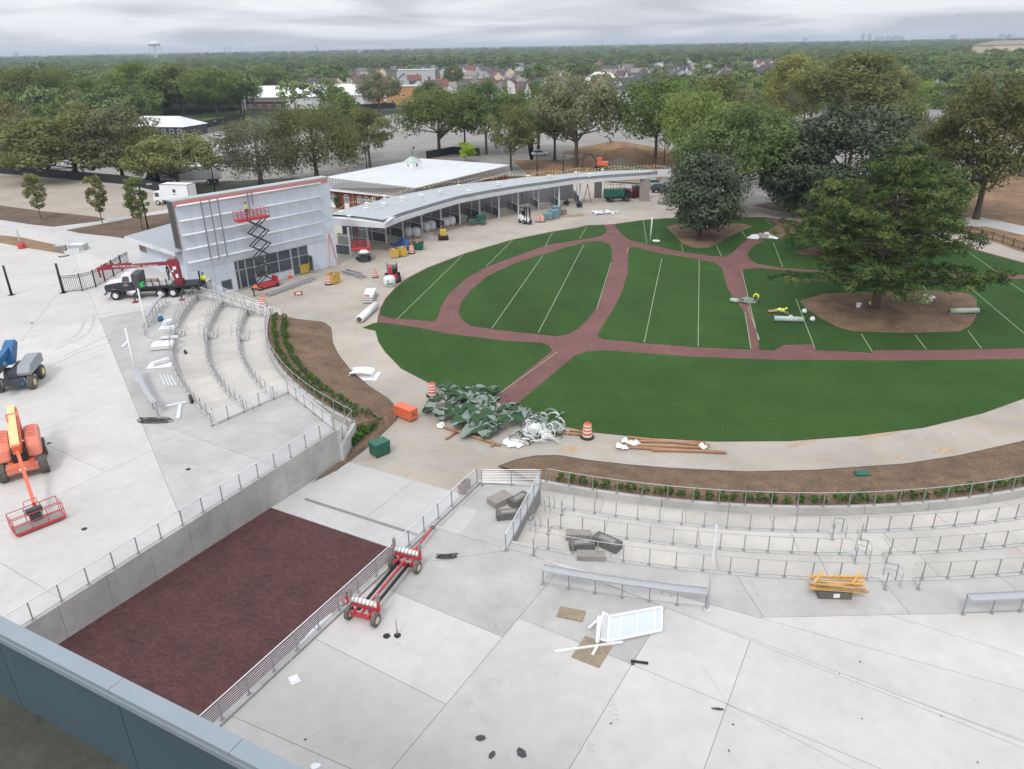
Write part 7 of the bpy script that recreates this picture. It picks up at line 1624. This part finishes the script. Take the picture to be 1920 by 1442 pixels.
for i,(px,py,l_,w_) in enumerate(((1770,846,1.7,.8),(1690,858,.8,.5),(1545,862,1.0,.4),(1365,863,1.0,.5),(1070,842,1.6,.8),(1500,832,3.0,.6),(1650,815,4.5,.6),(1850,862,.6,.3))):
    m=MB(); rg_=random.Random(i); m.prism([(l_/2*math.cos(a)*rg_.uniform(.7,1.1),w_/2*math.sin(a)*rg_.uniform(.7,1.1)) for a in [k*PI/8 for k in range(16)]],.001,.016); o=m.build('sand_patch','sand'); o.location=P(px,py,ZL-.012); o.rotation_euler=(0,0,[.0,.1,0,0,-.2,.35,.28,.2][i]); struct(o)
for i,(a,b) in enumerate((((1219,452),(1224,407)),)):
    b0=P(*a,ZL); t=thing('stand_pipe','white striped standpipe on the lawn beside the rounded tree','standpipe',b0); h=hgt(b0,407); m=MB(); m.cyl((0,0,0),(.12,0,h),.09,n=8); m.build('pipe_shaft','white',t,True); m=MB(); m.lathe((.9,-.1,0),[(.6,0),(.6,.1),(.1,.12)],12); m.build('base_disc','white',t); m=MB(); m.cyl((.9,-.1,.1),(.9,-.1,.8),.06,n=6); m.build('valve_stem','galv_dark',t)
tube('thin white marker pole near the big mulch bed',(1692,553),(1699,533),.06,'white',ZL+.1,'marker_pole','pole','white')
# ================================================================== BEYOND THE PLAZA: LOTS, BEDS, FENCES
def flat(name,L,z0,z1,matn,kind='structure'):
    m=MB(); m.prism([v.xy for v in PL(L,z1)],z0,z1); return tag(m.build(name,matn),kind=kind)
ZQ=-.03
flat('terrace_ground',[(-500,620),(-60,402),(100,440),(190,487),(236,480),(243,512),(330,520),(420,420),(330,352),(240,338),(0,318),(-500,330)],ZL-.3,ZQ,'concrete_light')
flat('car_park',[(-300,330),(0,330),(30,330),(125,342),(240,350),(310,368),(318,392),(215,408),(195,410),(0,386),(-300,372)],ZQ,ZQ+.005,'asphalt_tan')
flat('planting_bed',[(-300,370),(0,385),(80,396),(178,406),(197,410),(183,414),(100,424),(60,420),(0,411),(-300,380)],ZQ,ZQ+.09,'mulch_dark')
flat('planting_bed',[(125,431),(200,418),(250,408),(316,399),(330,440),(235,446),(215,443),(150,436)],ZQ,ZQ+.09,'mulch_dark')
flat('dirt_strip',[(-60,438),(0,441),(40,445),(110,460),(122,476),(60,466),(0,455),(-60,448)],ZQ,ZQ+.06,'dirt')
flat('car_park',[(300,300),(320,262),(430,243),(640,228),(760,212),(1000,230),(1000,330),(560,330)],ZL-.3,ZL-.2,'asphalt')
flat('car_park',[(0,345),(310,345),(640,330),(640,300),(300,285),(0,300)],ZL-.3,ZL-.21,'asphalt')
flat('car_park',[(980,225),(1290,200),(1420,215),(2150,222),(2150,360),(1800,372),(1600,380),(1380,395),(1240,345),(1000,330)],ZL-.3,ZL-.2,'asphalt')
flat('road',[(1420,210),(1690,205),(2100,208),(2100,225),(1780,222),(1600,235),(1420,245)],ZL-.3,ZL-.19,'asphalt')
flat('grass_verge',[(1680,185),(1800,182),(2050,190),(2050,206),(1690,204)],ZL-.3,ZL-.17,'grass')
flat('grass_verge',[(380,232),(470,226),(470,205),(380,210)],ZL-.3,ZL-.17,'grass')
flat('building_ground',[(1120,300),(1240,290),(1240,340),(1000,335),(960,300)],ZL-.3,ZL-.15,'dirt')
flat('dirt_field',[(1760,415),(1840,420),(2100,460),(2100,330),(1900,325),(1780,345),(1700,380)],ZL-.3,ZL-.1,'dirt')
flat('grass_verge',[(1370,392),(1500,404),(1760,430),(1760,412),(1700,380),(1600,378),(1450,378)],ZL-.3,ZL-.12,'mulch_dark')
flat('path',[(1760,432),(1925,458),(2100,480),(2100,440),(1925,425),(1830,405),(1770,415)],ZL-.2,ZL-.05,'concrete_light')
flat('planting_bed',[(1790,424),(1850,425),(1925,442),(1925,475),(1860,452),(1790,432)],ZL-.2,ZL+.02,'dirt')
# dirt heaps
def heap(label,px,rx,ry,h,matn,seed,name='dirt_heap'):
    rg_=np.random.default_rng(seed); m=MB(); n=22; V=[]; 
    for j in range(6):
        f=j/5
        for k in range(n):
            a=2*PI*k/n; jit=1+.12*math.sin(3*a+seed)+rg_.normal(0,.03); V.append((rx*(1-f)*math.cos(a)*jit,ry*(1-f)*math.sin(a)*jit,h*(1-(1-f)**1.3)*(1+rg_.normal(0,.03)) if j else 0))
    m.add(V,[(j*n+k,j*n+(k+1)%n,(j+1)*n+(k+1)%n,(j+1)*n+k) for j in range(5) for k in range(n)]); o=m.build(name,matn,None,True); o.location=P(*px,ZL-.15); tag(o,label,'heap'); return o
heap('dark grey conical spoil heap beside the orange excavator',(1165,318),5.5,4,3.2,'dirt_grey',1); heap('long brown dirt heap behind the excavator',(1175,296),17,7,2.6,'dirt',2); heap('low brown dirt bank below the tall green tree',(1215,305),12,5,2.0,'dirt',5); heap('dirt ridge at the back of the excavated ground',(1150,285),16,5,2.8,'dirt',8)
t=T('excavator','orange excavator with a dark cab among the dirt heaps','excavator',(1128,318),ZL,R(170))
for s in (-1,1): m=MB(); m.xprism([(-1.5,0),(1.5,0),(1.8,.4),(1.5,.8),(-1.5,.8),(-1.8,.4)],s*1.0-.25,s*1.0+.25); m.build('track','rubber',t)
m=MB(); m.box(-1.6,1.0,-1.1,1.1,.9,1.9); m.build('house','orange',t,bev=.1); m=MB(); m.box(-.1,1.1,.1,1.05,1.2,2.9); c=m.build('cab','orange',t,bev=.08); m=MB(); m.box(-.12,1.12,.2,.95,1.9,2.75); m.build('cab_glass','glass',c)
m=MB(); m.tube([(1.0,-.3,1.5),(2.6,-.3,3.6),(4.2,-.3,3.4)],.22,6); m.build('boom','dark_machine',t); m=MB(); m.tube([(4.2,-.3,3.5),(4.6,-.3,1.2)],.17,6); m.build('stick','dark_machine',t); m=MB(); m.xprism([(4.3,.3),(5.0,.5),(4.8,1.3),(4.4,1.2)],-.8,.2); m.build('bucket','dark_machine',t)
# black picket fence by the truck
def picket(label,pts,z,h,sp=.16,psp=2.4,px=True):
    W=[P(*p,z) for p in pts]; o=W[0]; t=thing('picket_fence',label,'fence',o)
    for a,b in zip(W,W[1:]):
        L_=(b-a).length; n=max(1,round(L_/psp)); 
        for i in range(n):
            p=a.lerp(b,i/n)-o; q=a.lerp(b,(i+1)/n)-o; m=MB(); m.bar(p,p+Vector((0,0,h+.12)),.1,.1); m.build('post','fence_black',t)
            for zz_ in (.15,h-.3,h-.08): m=MB(); m.bar(p+Vector((0,0,zz_)),q+Vector((0,0,zz_)),.04,.05); m.build('rail','fence_black',t)
            k=int((q-p).length/sp)
            for j in range(1,k): m=MB(); v=p.lerp(q,j/k); m.bar(v+Vector((0,0,.08)),v+Vector((0,0,h)),.028,.028); m.build('picket','fence_black',t)
    return t
picket('black steel picket fence between the plaza and the white building',[(119,549),(155,546),(180,539),(245,500)],0,2.0,.19)
pole('thick black end post of the picket fence by the plaza',(119,549),0,494,.15,'fence_black','fence_post')
picket('low black picket fence at the right edge beyond the lawn',[(1798,432),(1860,450),(1940,475)],ZL,1.1,.35,2.2)
def panel_fence(label,pts,z,h,matn='fence_black',sp=3.0):
    W=[P(*p,z) for p in pts]; o=W[0]; t=thing('screen_fence',label,'fence',o)
    for a,b in zip(W,W[1:]):
        n=max(1,round((b-a).length/sp))
        for i in range(n):
            p=a.lerp(b,i/n)-o; q=a.lerp(b,(i+1)/n)-o; d=(q-p).normalized()*.04; m=MB(); m.bar(p+d+Vector((0,0,h/2)),q-d+Vector((0,0,h/2)),.04,h); m.build('panel',matn,t); m=MB(); m.bar(p,p+Vector((0,0,h+.1)),.1,.1); m.build('post',matn,t)
panel_fence('long black screen fence in front of the white roofed stable',[(285,250),(310,246),(385,240),(460,226)],ZL,2.6)
panel_fence('black screen fence behind the brown lot and the trailers',[(0,325),(60,330),(110,334),(240,346),(325,365)],0,1.8)
panel_fence('dark screen fence behind the cupola roof',[(800,298),(850,289),(900,292)],ZL,2.0); panel_fence('black screen fence before the orange walled building',[(655,207),(742,203)],ZL,2.6)
def crowd_barrier(label,a,b,n): 
    p0,p1=P(*a,ZL-.15),P(*b,ZL-.15)
    for i in range(n):
        p=p0.lerp(p1,i/n); q=p0.lerp(p1,(i+.9)/n); t=thing('crowd_barrier',label,'barrier',p,0,label); d=q-p; m=MB(); m.tube([(0,0,.1),(0,0,1.1),(d.x,d.y,1.1),(d.x,d.y,.1)],.03,4); m.build('frame','galv',t)
        m=MB()
        for k in range(1,6): m.bar(d*(k/6)+Vector((0,0,.2)),d*(k/6)+Vector((0,0,1.1)),.02,.02)
        m.build('infill','galv',t)
crowd_barrier('grey steel crowd barrier on the car park behind the brick building',(735,255),(775,254),7)
crowd_barrier('red and white steel barrier on the far car park right of the elm',(1150,209),(1180,211),6)
# light poles
def light_pole(label,b,z,ytop,arm=1.4,az=0,r=.12):
    t,h=pole(label,b,z,ytop,r,'fence_black','light_pole'); t['category']='light pole'; m=MB(); m.bar((0,0,h),(arm*math.cos(az),arm*math.sin(az),h+.02),.1,.1); m.build('arm','fence_black',t); m=MB(); c=Vector((arm*math.cos(az),arm*math.sin(az),h)); m.box(c.x-.4,c.x+.4,c.y-.2,c.y+.2,h-.04,h+.08); m.build('lamp_head','galv',t)
light_pole('black light pole beside the fullest young tree',(278,430),0,346,1.6,0); light_pole('tall light pole left of the box truck',(303,358),ZL,285,1,2); light_pole('tall light pole behind the tall facade',(404,362),ZL,300,1,1); light_pole('light pole in the car park by the blue tractor unit',(409,300),ZL,228,1,1)
light_pole('black light pole behind the right end of the canopy',(1244,322),ZL,245,1,0); light_pole('black light pole behind the middle of the canopy',(1007,330),ZL,272,1,0); light_pole('black light pole left of the excavator',(1056,325),ZL,292,1,0); light_pole('light pole behind the white roof near the light green tree',(688,315),ZL,262,1,0); light_pole('light pole in the car park right of the elm',(1145,242),ZL,197,1,0); light_pole('light pole behind the tall facade right end',(487,350),ZL,300,1,1)
t=T('post_in_base','pale blue post in a red weighted base at the left dirt strip','post',(42,466),ZQ); m=MB(); m.lathe((0,0,0),[(.55,0),(.5,.6),(.3,.95)],8); m.build('base','red',t); hh=hgt(P(42,466,ZQ),429); m=MB(); m.cyl((0,0,.5),(-.15,0,hh),.13,n=8); m.build('post_shaft','mint',t,True)
t=T('hydrant','small red fire hydrant at the end of the planting bed','hydrant',(250,408),ZQ); m=MB(); m.lathe((0,0,0),[(.22,0),(.18,.1),(.18,.7),(.22,.75),(.1,.95)],10); m.build('barrel','red',t,True); m=MB(); m.cyl((-.3,0,.55),(.3,0,.55),.09,n=8); m.build('outlet','red',t)
for i,(px,L_,W_,H_,mn,lab) in enumerate((((148,468),2.2,1.4,.8,'galv','grey metal crate on the paved strip'),((114,470),1.5,.9,.7,'stone','tan block left of the grey metal crate'),((139,475),1.3,.7,.6,'sack','pale wrapped block before the grey metal crate'),((120,481),1.2,.8,.15,'stone_grey','flat grey slab near the grey metal crate'))):
    t=T('material_block',lab,'block',px,ZQ,.3*i); m=MB(); m.box(-L_/2,L_/2,-W_/2,W_/2,0,H_); m.build('block',mn,t,bev=.03); m=MB(); m.box(-L_*.4,L_*.4,-W_*.4,W_*.4,H_+.002,H_+.03); m.build('cover','galv' if i else 'white',t)
# ================================================================== VEHICLES FARTHER OFF
def car(label,px,z,rz,matn,group=None):
    t=T('parked_car',label,'car',px,z,rz,group)
    m=MB(); m.xprism([(-2.2,.35),(-2.25,.8),(-1.6,.95),(1.0,.95),(2.1,.8),(2.25,.5),(2.2,.35)],-.88,.88); m.build('body',matn,t,bev=.08)
    m=MB(); m.xprism([(-1.9,.93),(-1.5,1.5),(.2,1.55),(1.1,.95)],-.78,.78); c=m.build('cabin','glass',t,bev=.05); m=MB(); m.box(-1.4,.15,-.7,.7,1.53,1.6); m.build('roof',matn,c,bev=.03)
    for x in (-1.35,1.4):
        for s in (-1,1): wheel(t,(x,s*.8,.34),.34,.22,rimc='alu',tread=False,tm='rubber')
    for s in (-.6,.6):
        m=MB(); m.box(2.2,2.28,s-.18,s+.18,.62,.76); m.build('headlight','white',t)
    return t
car('white car alone on the car park behind the blue tractor unit',(413,261),ZL-.2,R(10),'white'); car('white van-like car beyond the elm trunk',(1012,292),ZL-.2,R(0),'white')
car('dark car beyond the canopy end',(1240,360),ZL,R(5),'navy'); car('silver car behind the dark car at the canopy end',(1228,350),ZL,R(5),'galv')
def semi(label,px,z,rz,cabc,trailer=True,L_=14):
    t=T('tractor_trailer',label,'truck',px,z,rz)
    m=MB(); m.xprism([(3.2,.6),(3.2,1.6),(2.2,1.9),(1.7,2.9),(1.2,3.9),(-.6,3.9),(-.6,.6)],-1.2,1.2); c=m.build('cab',cabc,t,bev=.1); m=MB(); m.add([(2.22,-1,1.95),(2.22,1,1.95),(1.75,.95,2.85),(1.75,-.95,2.85)],[(0,1,2,3)]); m.build('windscreen','glass',c)
    for s in (-1,1): m=MB(); m.box(.7,1.6,s*1.21-.01,s*1.21+.01,2.0,2.7); m.build('side_window','glass',c)
    xs=[2.4,-1.2,-2.4]
    if trailer:
        m=MB(); m.box(-.9-L_,-.9,-1.3,1.3,1.2,4.1); m.build('trailer','white',t,bev=.03); xs+=[-L_+.5,-L_+1.8]
        m=MB(); m.box(-.9-L_,-.9,-1.31,1.31,1.1,1.25); m.build('trailer_rail','galv_dark',t)
    for x in xs:
        for s in (-1,1): wheel(t,(x,s*1.0,.5),.5,.5,rimc='alu',tread=False,tm='rubber')
semi('blue tractor unit with white trailer facing left in the car park',(392,302),ZL-.2,R(195),'blue_truck',L_=13); semi('dark blue tractor unit with white trailer half hidden behind trees',(298,348),ZL-.2,R(188),'blue_truck',L_=13)
semi('blue tractor unit with white trailer peeping from behind the drooping tree',(447,312),ZL-.2,R(190),'blue_truck',L_=12); semi('white trailer with dark cab behind the brown lot fence',(70,318),ZL-.2,R(186),'dark_machine',L_=16)
t=T('box_truck','white box truck with a small dark emblem parked left of the facade','truck',(313,383),ZQ,R(168))
m=MB(); m.box(-5.6,.0,-1.2,1.2,1.0,3.7); bxo=m.build('cargo_box','white',t,bev=.03); m=MB(); m.box(-5.62,-5.601,-1.1,1.1,1.1,3.6); m.build('rear_door','plastic_white',bxo)
for a,b in (((-5.6,-1.2,3.7),(0,-1.2,3.7)),((-5.6,1.2,3.7),(0,1.2,3.7)),((-5.6,-1.2,3.7),(-5.6,1.2,3.7)),((-5.6,1.21,1.0),(-5.6,1.21,3.7))): m=MB(); m.bar(a,b,.1,.1); m.build('corner_trim','galv_dark',bxo)
m=MB(); m.xprism([(.1,.6),(1.7,.6),(1.75,1.4),(1.4,2.4),(.1,2.5)],-1.05,1.05); c=m.build('cab','white',t,bev=.1); m=MB(); m.add([(1.72,-.95,1.5),(1.72,.95,1.5),(1.45,.9,2.3),(1.45,-.9,2.3)],[(0,1,2,3)]); m.build('windscreen','glass',c)
for s in (-1,1): m=MB(); m.box(.5,1.3,s*1.06-.01,s*1.06+.01,1.5,2.2); m.build('side_window','glass',c)
for x in (1.0,-4.0):
    for s in (-1,1): wheel(t,(x,s*.95,.45),.45,.3,rimc='alu',tread=False,tm='rubber')
m=MB(); m.lathe((0,0,0),[(.32,0),(.34,.01),(.02,.012)],8); o=m.build('emblem','dark_machine',bxo); o.location=(-2.8,1.205,2.6); o.rotation_euler=(-PI/2,0,0); m=MB(); m.box(-.4,.4,1.205,1.212,-.7,-.55); o=m.build('lettering_band','galv_dark',bxo); o.location=(-2.8,0,2.6)
# ================================================================== HOUSES AND FAR BUILDINGS
def make_house(L_,W_,H_,rh,wm,rm,cross=False):
    t=thing('house','x','house'); m=MB(); m.box(-L_/2,L_/2,-W_/2,W_/2,0,H_); m.add([(-L_/2,-W_/2,H_),(-L_/2,W_/2,H_),(-L_/2,0,H_+rh)],[(0,1,2)]); m.add([(L_/2,W_/2,H_),(L_/2,-W_/2,H_),(L_/2,0,H_+rh)],[(0,1,2)]); m.build('wall',wm,t)
    m=MB(); e_=.4
    for s in (-1,1): m.add([(-L_/2-e_,s*(W_/2+e_),H_-.25),(L_/2+e_,s*(W_/2+e_),H_-.25),(L_/2+e_,0,H_+rh+.12),(-L_/2-e_,0,H_+rh+.12)],[(0,1,2,3) if s<0 else (3,2,1,0)])
    r=m.build('roof',rm,t); m=MB(); m.box(L_*.2,L_*.2+.8,-.3,.4,H_,H_+rh+1.0); m.build('chimney','brick_wall',r)
    if cross:
        m=MB(); m.add([(-2.2,-W_/2-1.5,H_*.5),(2.2,-W_/2-1.5,H_*.5),(0,-W_/2-1.5,H_+rh*.8)],[(0,1,2)]); m.box(-2.0,2.0,-W_/2-1.45,-W_/2,0,H_*.9); m.build('gable','siding1',t)
        m=MB(); m.add([(-2.5,-W_/2-1.7,H_*.45),(0,-W_/2-1.7,H_+rh*.85),(0,0,H_+rh*.85),(-2.5,0,H_*.45)],[(0,1,2,3)]); m.add([(2.5,-W_/2-1.7,H_*.45),(0,-W_/2-1.7,H_+rh*.85),(0,0,H_+rh*.85),(2.5,0,H_*.45)],[(3,2,1,0)]); m.build('gable_roof',rm,t)
    for x in (-L_*.32,L_*.05,L_*.34):
        for z in ((1.6,) if H_<4 else (1.6,4.2)):
            m=MB(); yv=-W_/2-.03-(1.45 if cross and abs(x)<2 else 0); m.box(x-.55,x+.55,yv,yv+.02,z-.7,z+.7); f_=m.build('window','white',t); m=MB(); m.box(x-.42,x+.42,yv-.02,yv-.005,z-.57,z+.57); m.build('pane','glass',f_)
    return t
rg=random.Random(31); protos=[]
specs=[(11,8,5.5,3.2,1,0,True),(10,8,5.2,3.4,0,1,False),(13,8,3.4,2.8,2,2,False),(10,7.5,5.6,3.6,3,0,True),(12,8.5,5.4,3.0,4,4,False),(9.5,8,5.4,3.6,5,3,False),(11,8,5.6,3.4,1,4,True),(10,8,3.6,3.2,0,2,True)]
for s in specs: protos.append((make_house(s[0],s[1],s[2],s[3],'siding%d'%s[4],'shingle%d'%s[5],s[6]),s))
placed=[]; used=set(); names_c=['white','pale grey','beige','brick red','blue-grey','cream']; names_r=['dark brown','grey','light grey','reddish','slate']
tries=0
while len(placed)<235 and tries<9000:
    tries+=1
    if rg.random()<.74: px=rg.uniform(655,1560)
    else: px=rg.choice((rg.uniform(480,655),rg.uniform(1540,1860),rg.uniform(1540,1860)))
    dy=rg.uniform(30,104) if px>655 else rg.uniform(55,85)
    py=102-.0182*px+dy
    if px>1250: dy=min(dy,85); py=102-.0182*px+dy
    b=P(px,py,ZL); d=b.length
    if d<330 or d>1200: continue
    if any((b-q).length<9.5+d*.004 for q in placed): continue
    placed.append(b); k=rg.randrange(len(protos)); pr,s=protos[k]; rz=R(rg.choice((12,12,102,192,282))+rg.uniform(-6,6))
    dist='nearest' if d<450 else ('second' if d<560 else ('third' if d<720 else 'farthest'))
    side=next(n for lim,n in MARK if px<lim)
    lab='%s house with %s roof, %s row above %s'%(names_c[s[4]],names_r[s[5]],dist,side); grp='houses: '+lab
    if k not in used: used.add(k); pr.location=b; pr.rotation_euler=(0,0,rz); o=pr
    else: o=dup(pr,None,b,rz)
    o.scale=(1,)*3; o['label']=lab; o['group']=grp
for k,(pr,s) in enumerate(protos):
    if k not in used:
        for c in list(pr.children): bpy.data.objects.remove(c)
        bpy.data.objects.remove(pr)
def big_block(name,label,px,z,L_,W_,H_,rz,wm,rm,rh=0,nw=6,st=1,cat='building'):
    t=T(name,label,cat,px,z,rz); m=MB(); m.box(-L_/2,L_/2,-W_/2,W_/2,0,H_); m.build('wall',wm,t)
    m=MB(); e_=.6
    if rh: m.add([(-L_/2-e_,-W_/2-e_,H_-.1),(L_/2+e_,-W_/2-e_,H_-.1),(L_/2+e_,W_/2+e_,H_-.1),(-L_/2-e_,W_/2+e_,H_-.1),(-L_/2+W_*.4,0,H_+rh),(L_/2-W_*.4,0,H_+rh)],[(0,1,5,4),(2,3,4,5),(3,0,4),(1,2,5)])
    else: m.box(-L_/2-.3,L_/2+.3,-W_/2-.3,W_/2+.3,H_,H_+.35)
    m.build('roof',rm,t)
    for k in range(st):
        for i in range(nw):
            x=-L_/2+(i+.5)*L_/nw; z0=1.2+3*k; w_=min(1.6,L_/nw*.6); m=MB(); m.box(x-w_/2,x+w_/2,-W_/2-.05,-W_/2-.02,z0,z0+1.4); f_=m.build('window','white',t); m=MB(); m.box(x-w_/2+.12,x+w_/2-.12,-W_/2-.07,-W_/2-.055,z0+.12,z0+1.28); m.build('pane','glass',f_)
    return t
big_block('stable','long low dark stable with white hipped roof and window bands',(310,252),ZL,26,14,3.4,R(-14),'grey_dark_panel','roof_white',3.0,8); big_block('stable','white gabled wing at the left of the dark stable',(262,250),ZL,10,9,3.4,R(20),'siding1','roof_white',2.6,3)
big_block('barn','long building with bright white roof behind the olive tree',(545,203),ZL,44,18,6,R(-8),'siding1','white',5,8); big_block('barn','second bright white roof right of the long building',(632,200),ZL,34,16,6,R(-6),'siding1','white',5,6); big_block('barn','low brown-walled shed before the bright white roofs',(505,205),ZL,20,10,4,R(-8),'shingle0','shingle0',2.5,4)
big_block('barn','dark grey roofed barn at the far left',(20,215),ZL,36,16,4,R(-5),'siding4','shingle1',4,6); big_block('barn','low brown roofed barn below the dark grey one at far left',(55,232),ZL,30,14,3.5,R(-3),'siding2','shingle2',3,6)
big_block('commercial_block','flat roofed building with bright orange wall among the trees',(770,195),ZL,24,14,9,R(4),'orange_wall','siding4',0,4,2); big_block('commercial_block','small orange-brown building left of the bright orange one',(692,195),ZL,15,12,8,R(4),'orange_wall','shingle3',0,3,2); big_block('commercial_block','pale blank walled block above the orange building',(783,158),ZL,30,16,11,R(4),'siding4','siding0',0,2,1)
big_block('tudor_block','half-timbered shop row with dark slate roof and white gable right of the elm',(1185,192),ZL,34,14,7,R(6),'siding1','shingle4',5,8,2); big_block('church_hall','white hipped roof building above the half-timbered shop row',(1128,168),ZL,22,16,6,R(0),'siding1','siding0',5,4)
tb=T('gable_front','white pointed gable with dark timbers on the shop row','gable',(1158,194),ZL,R(6)); m=MB(); m.add([(-5,-.5,0),(5,-.5,0),(5,-.5,5),(0,-.5,12),(-5,-.5,5),(-5,2,0),(5,2,0),(5,2,5),(0,2,12),(-5,2,5)],[(0,1,2,3,4),(9,8,7,6,5),(0,5,6,1),(1,6,7,2),(2,7,8,3),(3,8,9,4),(4,9,5,0)]); m.build('gable_wall','siding1',tb)
for a,b in (((-5,-.55,5),(0,-.55,12)),((5,-.55,5),(0,-.55,12)),((-5,-.55,5),(5,-.55,5)),((0,-.55,5),(0,-.55,12))): m=MB(); m.bar(a,b,.5,.5); m.build('timber','shingle0',tb)
big_block('hotel','large cream apartment block with stepped roofs at the right edge',(1890,122),ZL,70,30,20,R(10),'siding5','shingle2',4,10,5); big_block('hotel','lower white wing before the cream apartment block',(1870,126),ZL,50,18,11,R(10),'siding1','siding0',0,8,3)
big_block('house_block','beige gabled house beside the parked white vans right of the olive tree',(1412,180),ZL,13,9,6,R(20),'siding2','shingle3',4,3,2)
for i in range(7): car('white van or car on the lot behind the olive tree, far row',(1395+i*11,190+(i%2)*3),ZL-.2,R(20*i%40),'white' if i%3 else 'blue','white vehicles behind the olive tree')
for i in range(4): car('parked car in front of the half-timbered shop row',(1165+i*11,196),ZL-.2,R(10),('white','navy','galv','white')[i],'cars before the shop row')
t=T('road_sign','orange diamond road sign on the grass verge at right','sign',(1710,201),ZL-.17,R(-25)); m=MB(); m.cyl((0,0,0),(0,0,4.2),.08,n=6); m.build('post','galv_dark',t); m=MB(); m.add([(0,-.12,1.7),(1.25,-.12,2.95),(0,-.12,4.2),(-1.25,-.12,2.95),(0,-.08,1.7),(1.25,-.08,2.95),(0,-.08,4.2),(-1.25,-.08,2.95)],[(0,1,2,3),(7,6,5,4),(0,4,5,1),(1,5,6,2),(2,6,7,3),(3,7,4,0)]); sgn=m.build('sign_face','sign_orange',t); m=MB(); m.bar((-.2,-.14,2.4),(.1,-.14,3.4),.2,.05,(0,1,0)); m.bar((-.4,-.14,2.5),(.4,-.14,2.9),.15,.05,(0,1,0)); m.build('sign_symbol','black',sgn)
# water tower on the horizon
D=3200; b=PD(292,99,D); s_=D/F; zb=b.z; t=thing('water_tower','pale water tower on many legs standing on the horizon','water tower',(b.x,b.y,ZL)); H_=proj; top=PD(292,77,D).z-ZL; bot=PD(292,85.5,D).z-ZL; rr=9.3*s_
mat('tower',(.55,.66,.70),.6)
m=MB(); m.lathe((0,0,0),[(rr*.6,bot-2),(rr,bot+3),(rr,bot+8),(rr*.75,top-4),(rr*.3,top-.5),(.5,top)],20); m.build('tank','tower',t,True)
for i in range(8):
    a=2*PI*i/8; m=MB(); m.cyl((rr*.95*math.cos(a),rr*.95*math.sin(a),0),(rr*.9*math.cos(a),rr*.9*math.sin(a),bot+4),1.6,n=8); m.build('leg','tower',t)
m=MB(); m.cyl((0,0,0),(0,0,bot),2.2,n=8); m.build('riser','tower',t)
# skyline and masts in the far haze
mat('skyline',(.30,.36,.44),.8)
rg=random.Random(3)
for i,(px,h_,w_) in enumerate(((1508,4,3),(1511,4,3),(1618,10,4),(1631,10,4),(1645,4,6),(1655,5,5),(1667,5,7),(1680,5,8),(1690,4,6),(1785,5,4),(1791,5,4),(1880,4,8),(1895,4,8),(423,6,2),(430,8,2),(1130,4,2),(595,5,3),(30,5,4))):
    D=6000; b=PD(px,102-.0182*px-1,D); top=PD(px,102-.0182*px-h_,D).z; wd=w_*D/F
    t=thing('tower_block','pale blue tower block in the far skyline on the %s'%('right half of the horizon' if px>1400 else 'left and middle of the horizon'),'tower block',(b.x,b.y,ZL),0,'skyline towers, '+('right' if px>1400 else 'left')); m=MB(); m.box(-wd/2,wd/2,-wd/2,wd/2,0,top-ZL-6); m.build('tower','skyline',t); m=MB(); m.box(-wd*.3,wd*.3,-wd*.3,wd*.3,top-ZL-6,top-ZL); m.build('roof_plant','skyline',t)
D=3600; b=PD(456,97,D); t=thing('radio_mast','thin radio mast on the horizon right of the water tower','mast',(b.x,b.y,ZL)); top=PD(456,78,D).z-ZL; m=MB(); m.cyl((0,0,0),(0,0,top),1.6,.5,6); m.build('mast_shaft','skyline',t); m=MB(); m.bar((-3,0,top*.8),(3,0,top*.8),1,1); m.build('antenna','skyline',t)
t=thing('airplane','tiny airplane in the sky at the upper right','airplane',PD(1797,27,2600),R(-20)); m=MB(); m.tube([(-6,0,0),(-4,0,.3),(4,0,.2),(7,0,.4)],[.3,.9,.9,.3],8); m.build('fuselage','galv',t); m=MB(); m.add([(-1,-7,0),(1.5,0,0),(-1,7,0),(-2,7,0),(-1,0,-.1),(-2,-7,0)],[(0,1,2,3,4,5)]); m.build('wing','galv',t); m=MB(); m.add([(5,0,.3),(7.2,0,.4),(7.4,0,2.4),(6.4,0,2.4)],[(0,1,2,3)]); m.build('tail_fin','galv',t)
# ================================================================== HAZE
hz=MB(); hz.box(-16500,16500,-150,16500,ZL-3,80); hm=bpy.data.materials.new('haze'); hm.use_nodes=True; nt_=hm.node_tree; nt_.nodes.clear(); pv=nt_.nodes.new('ShaderNodeVolumePrincipled'); pv.inputs['Color'].default_value=(.80,.88,1.0,1); pv.inputs['Density'].default_value=.00014; pv.inputs['Anisotropy'].default_value=.2; ou=nt_.nodes.new('ShaderNodeOutputMaterial'); nt_.links.new(pv.outputs[0],ou.inputs['Volume']); hzo=hz.build('haze',hm); tag(hzo,kind='stuff')
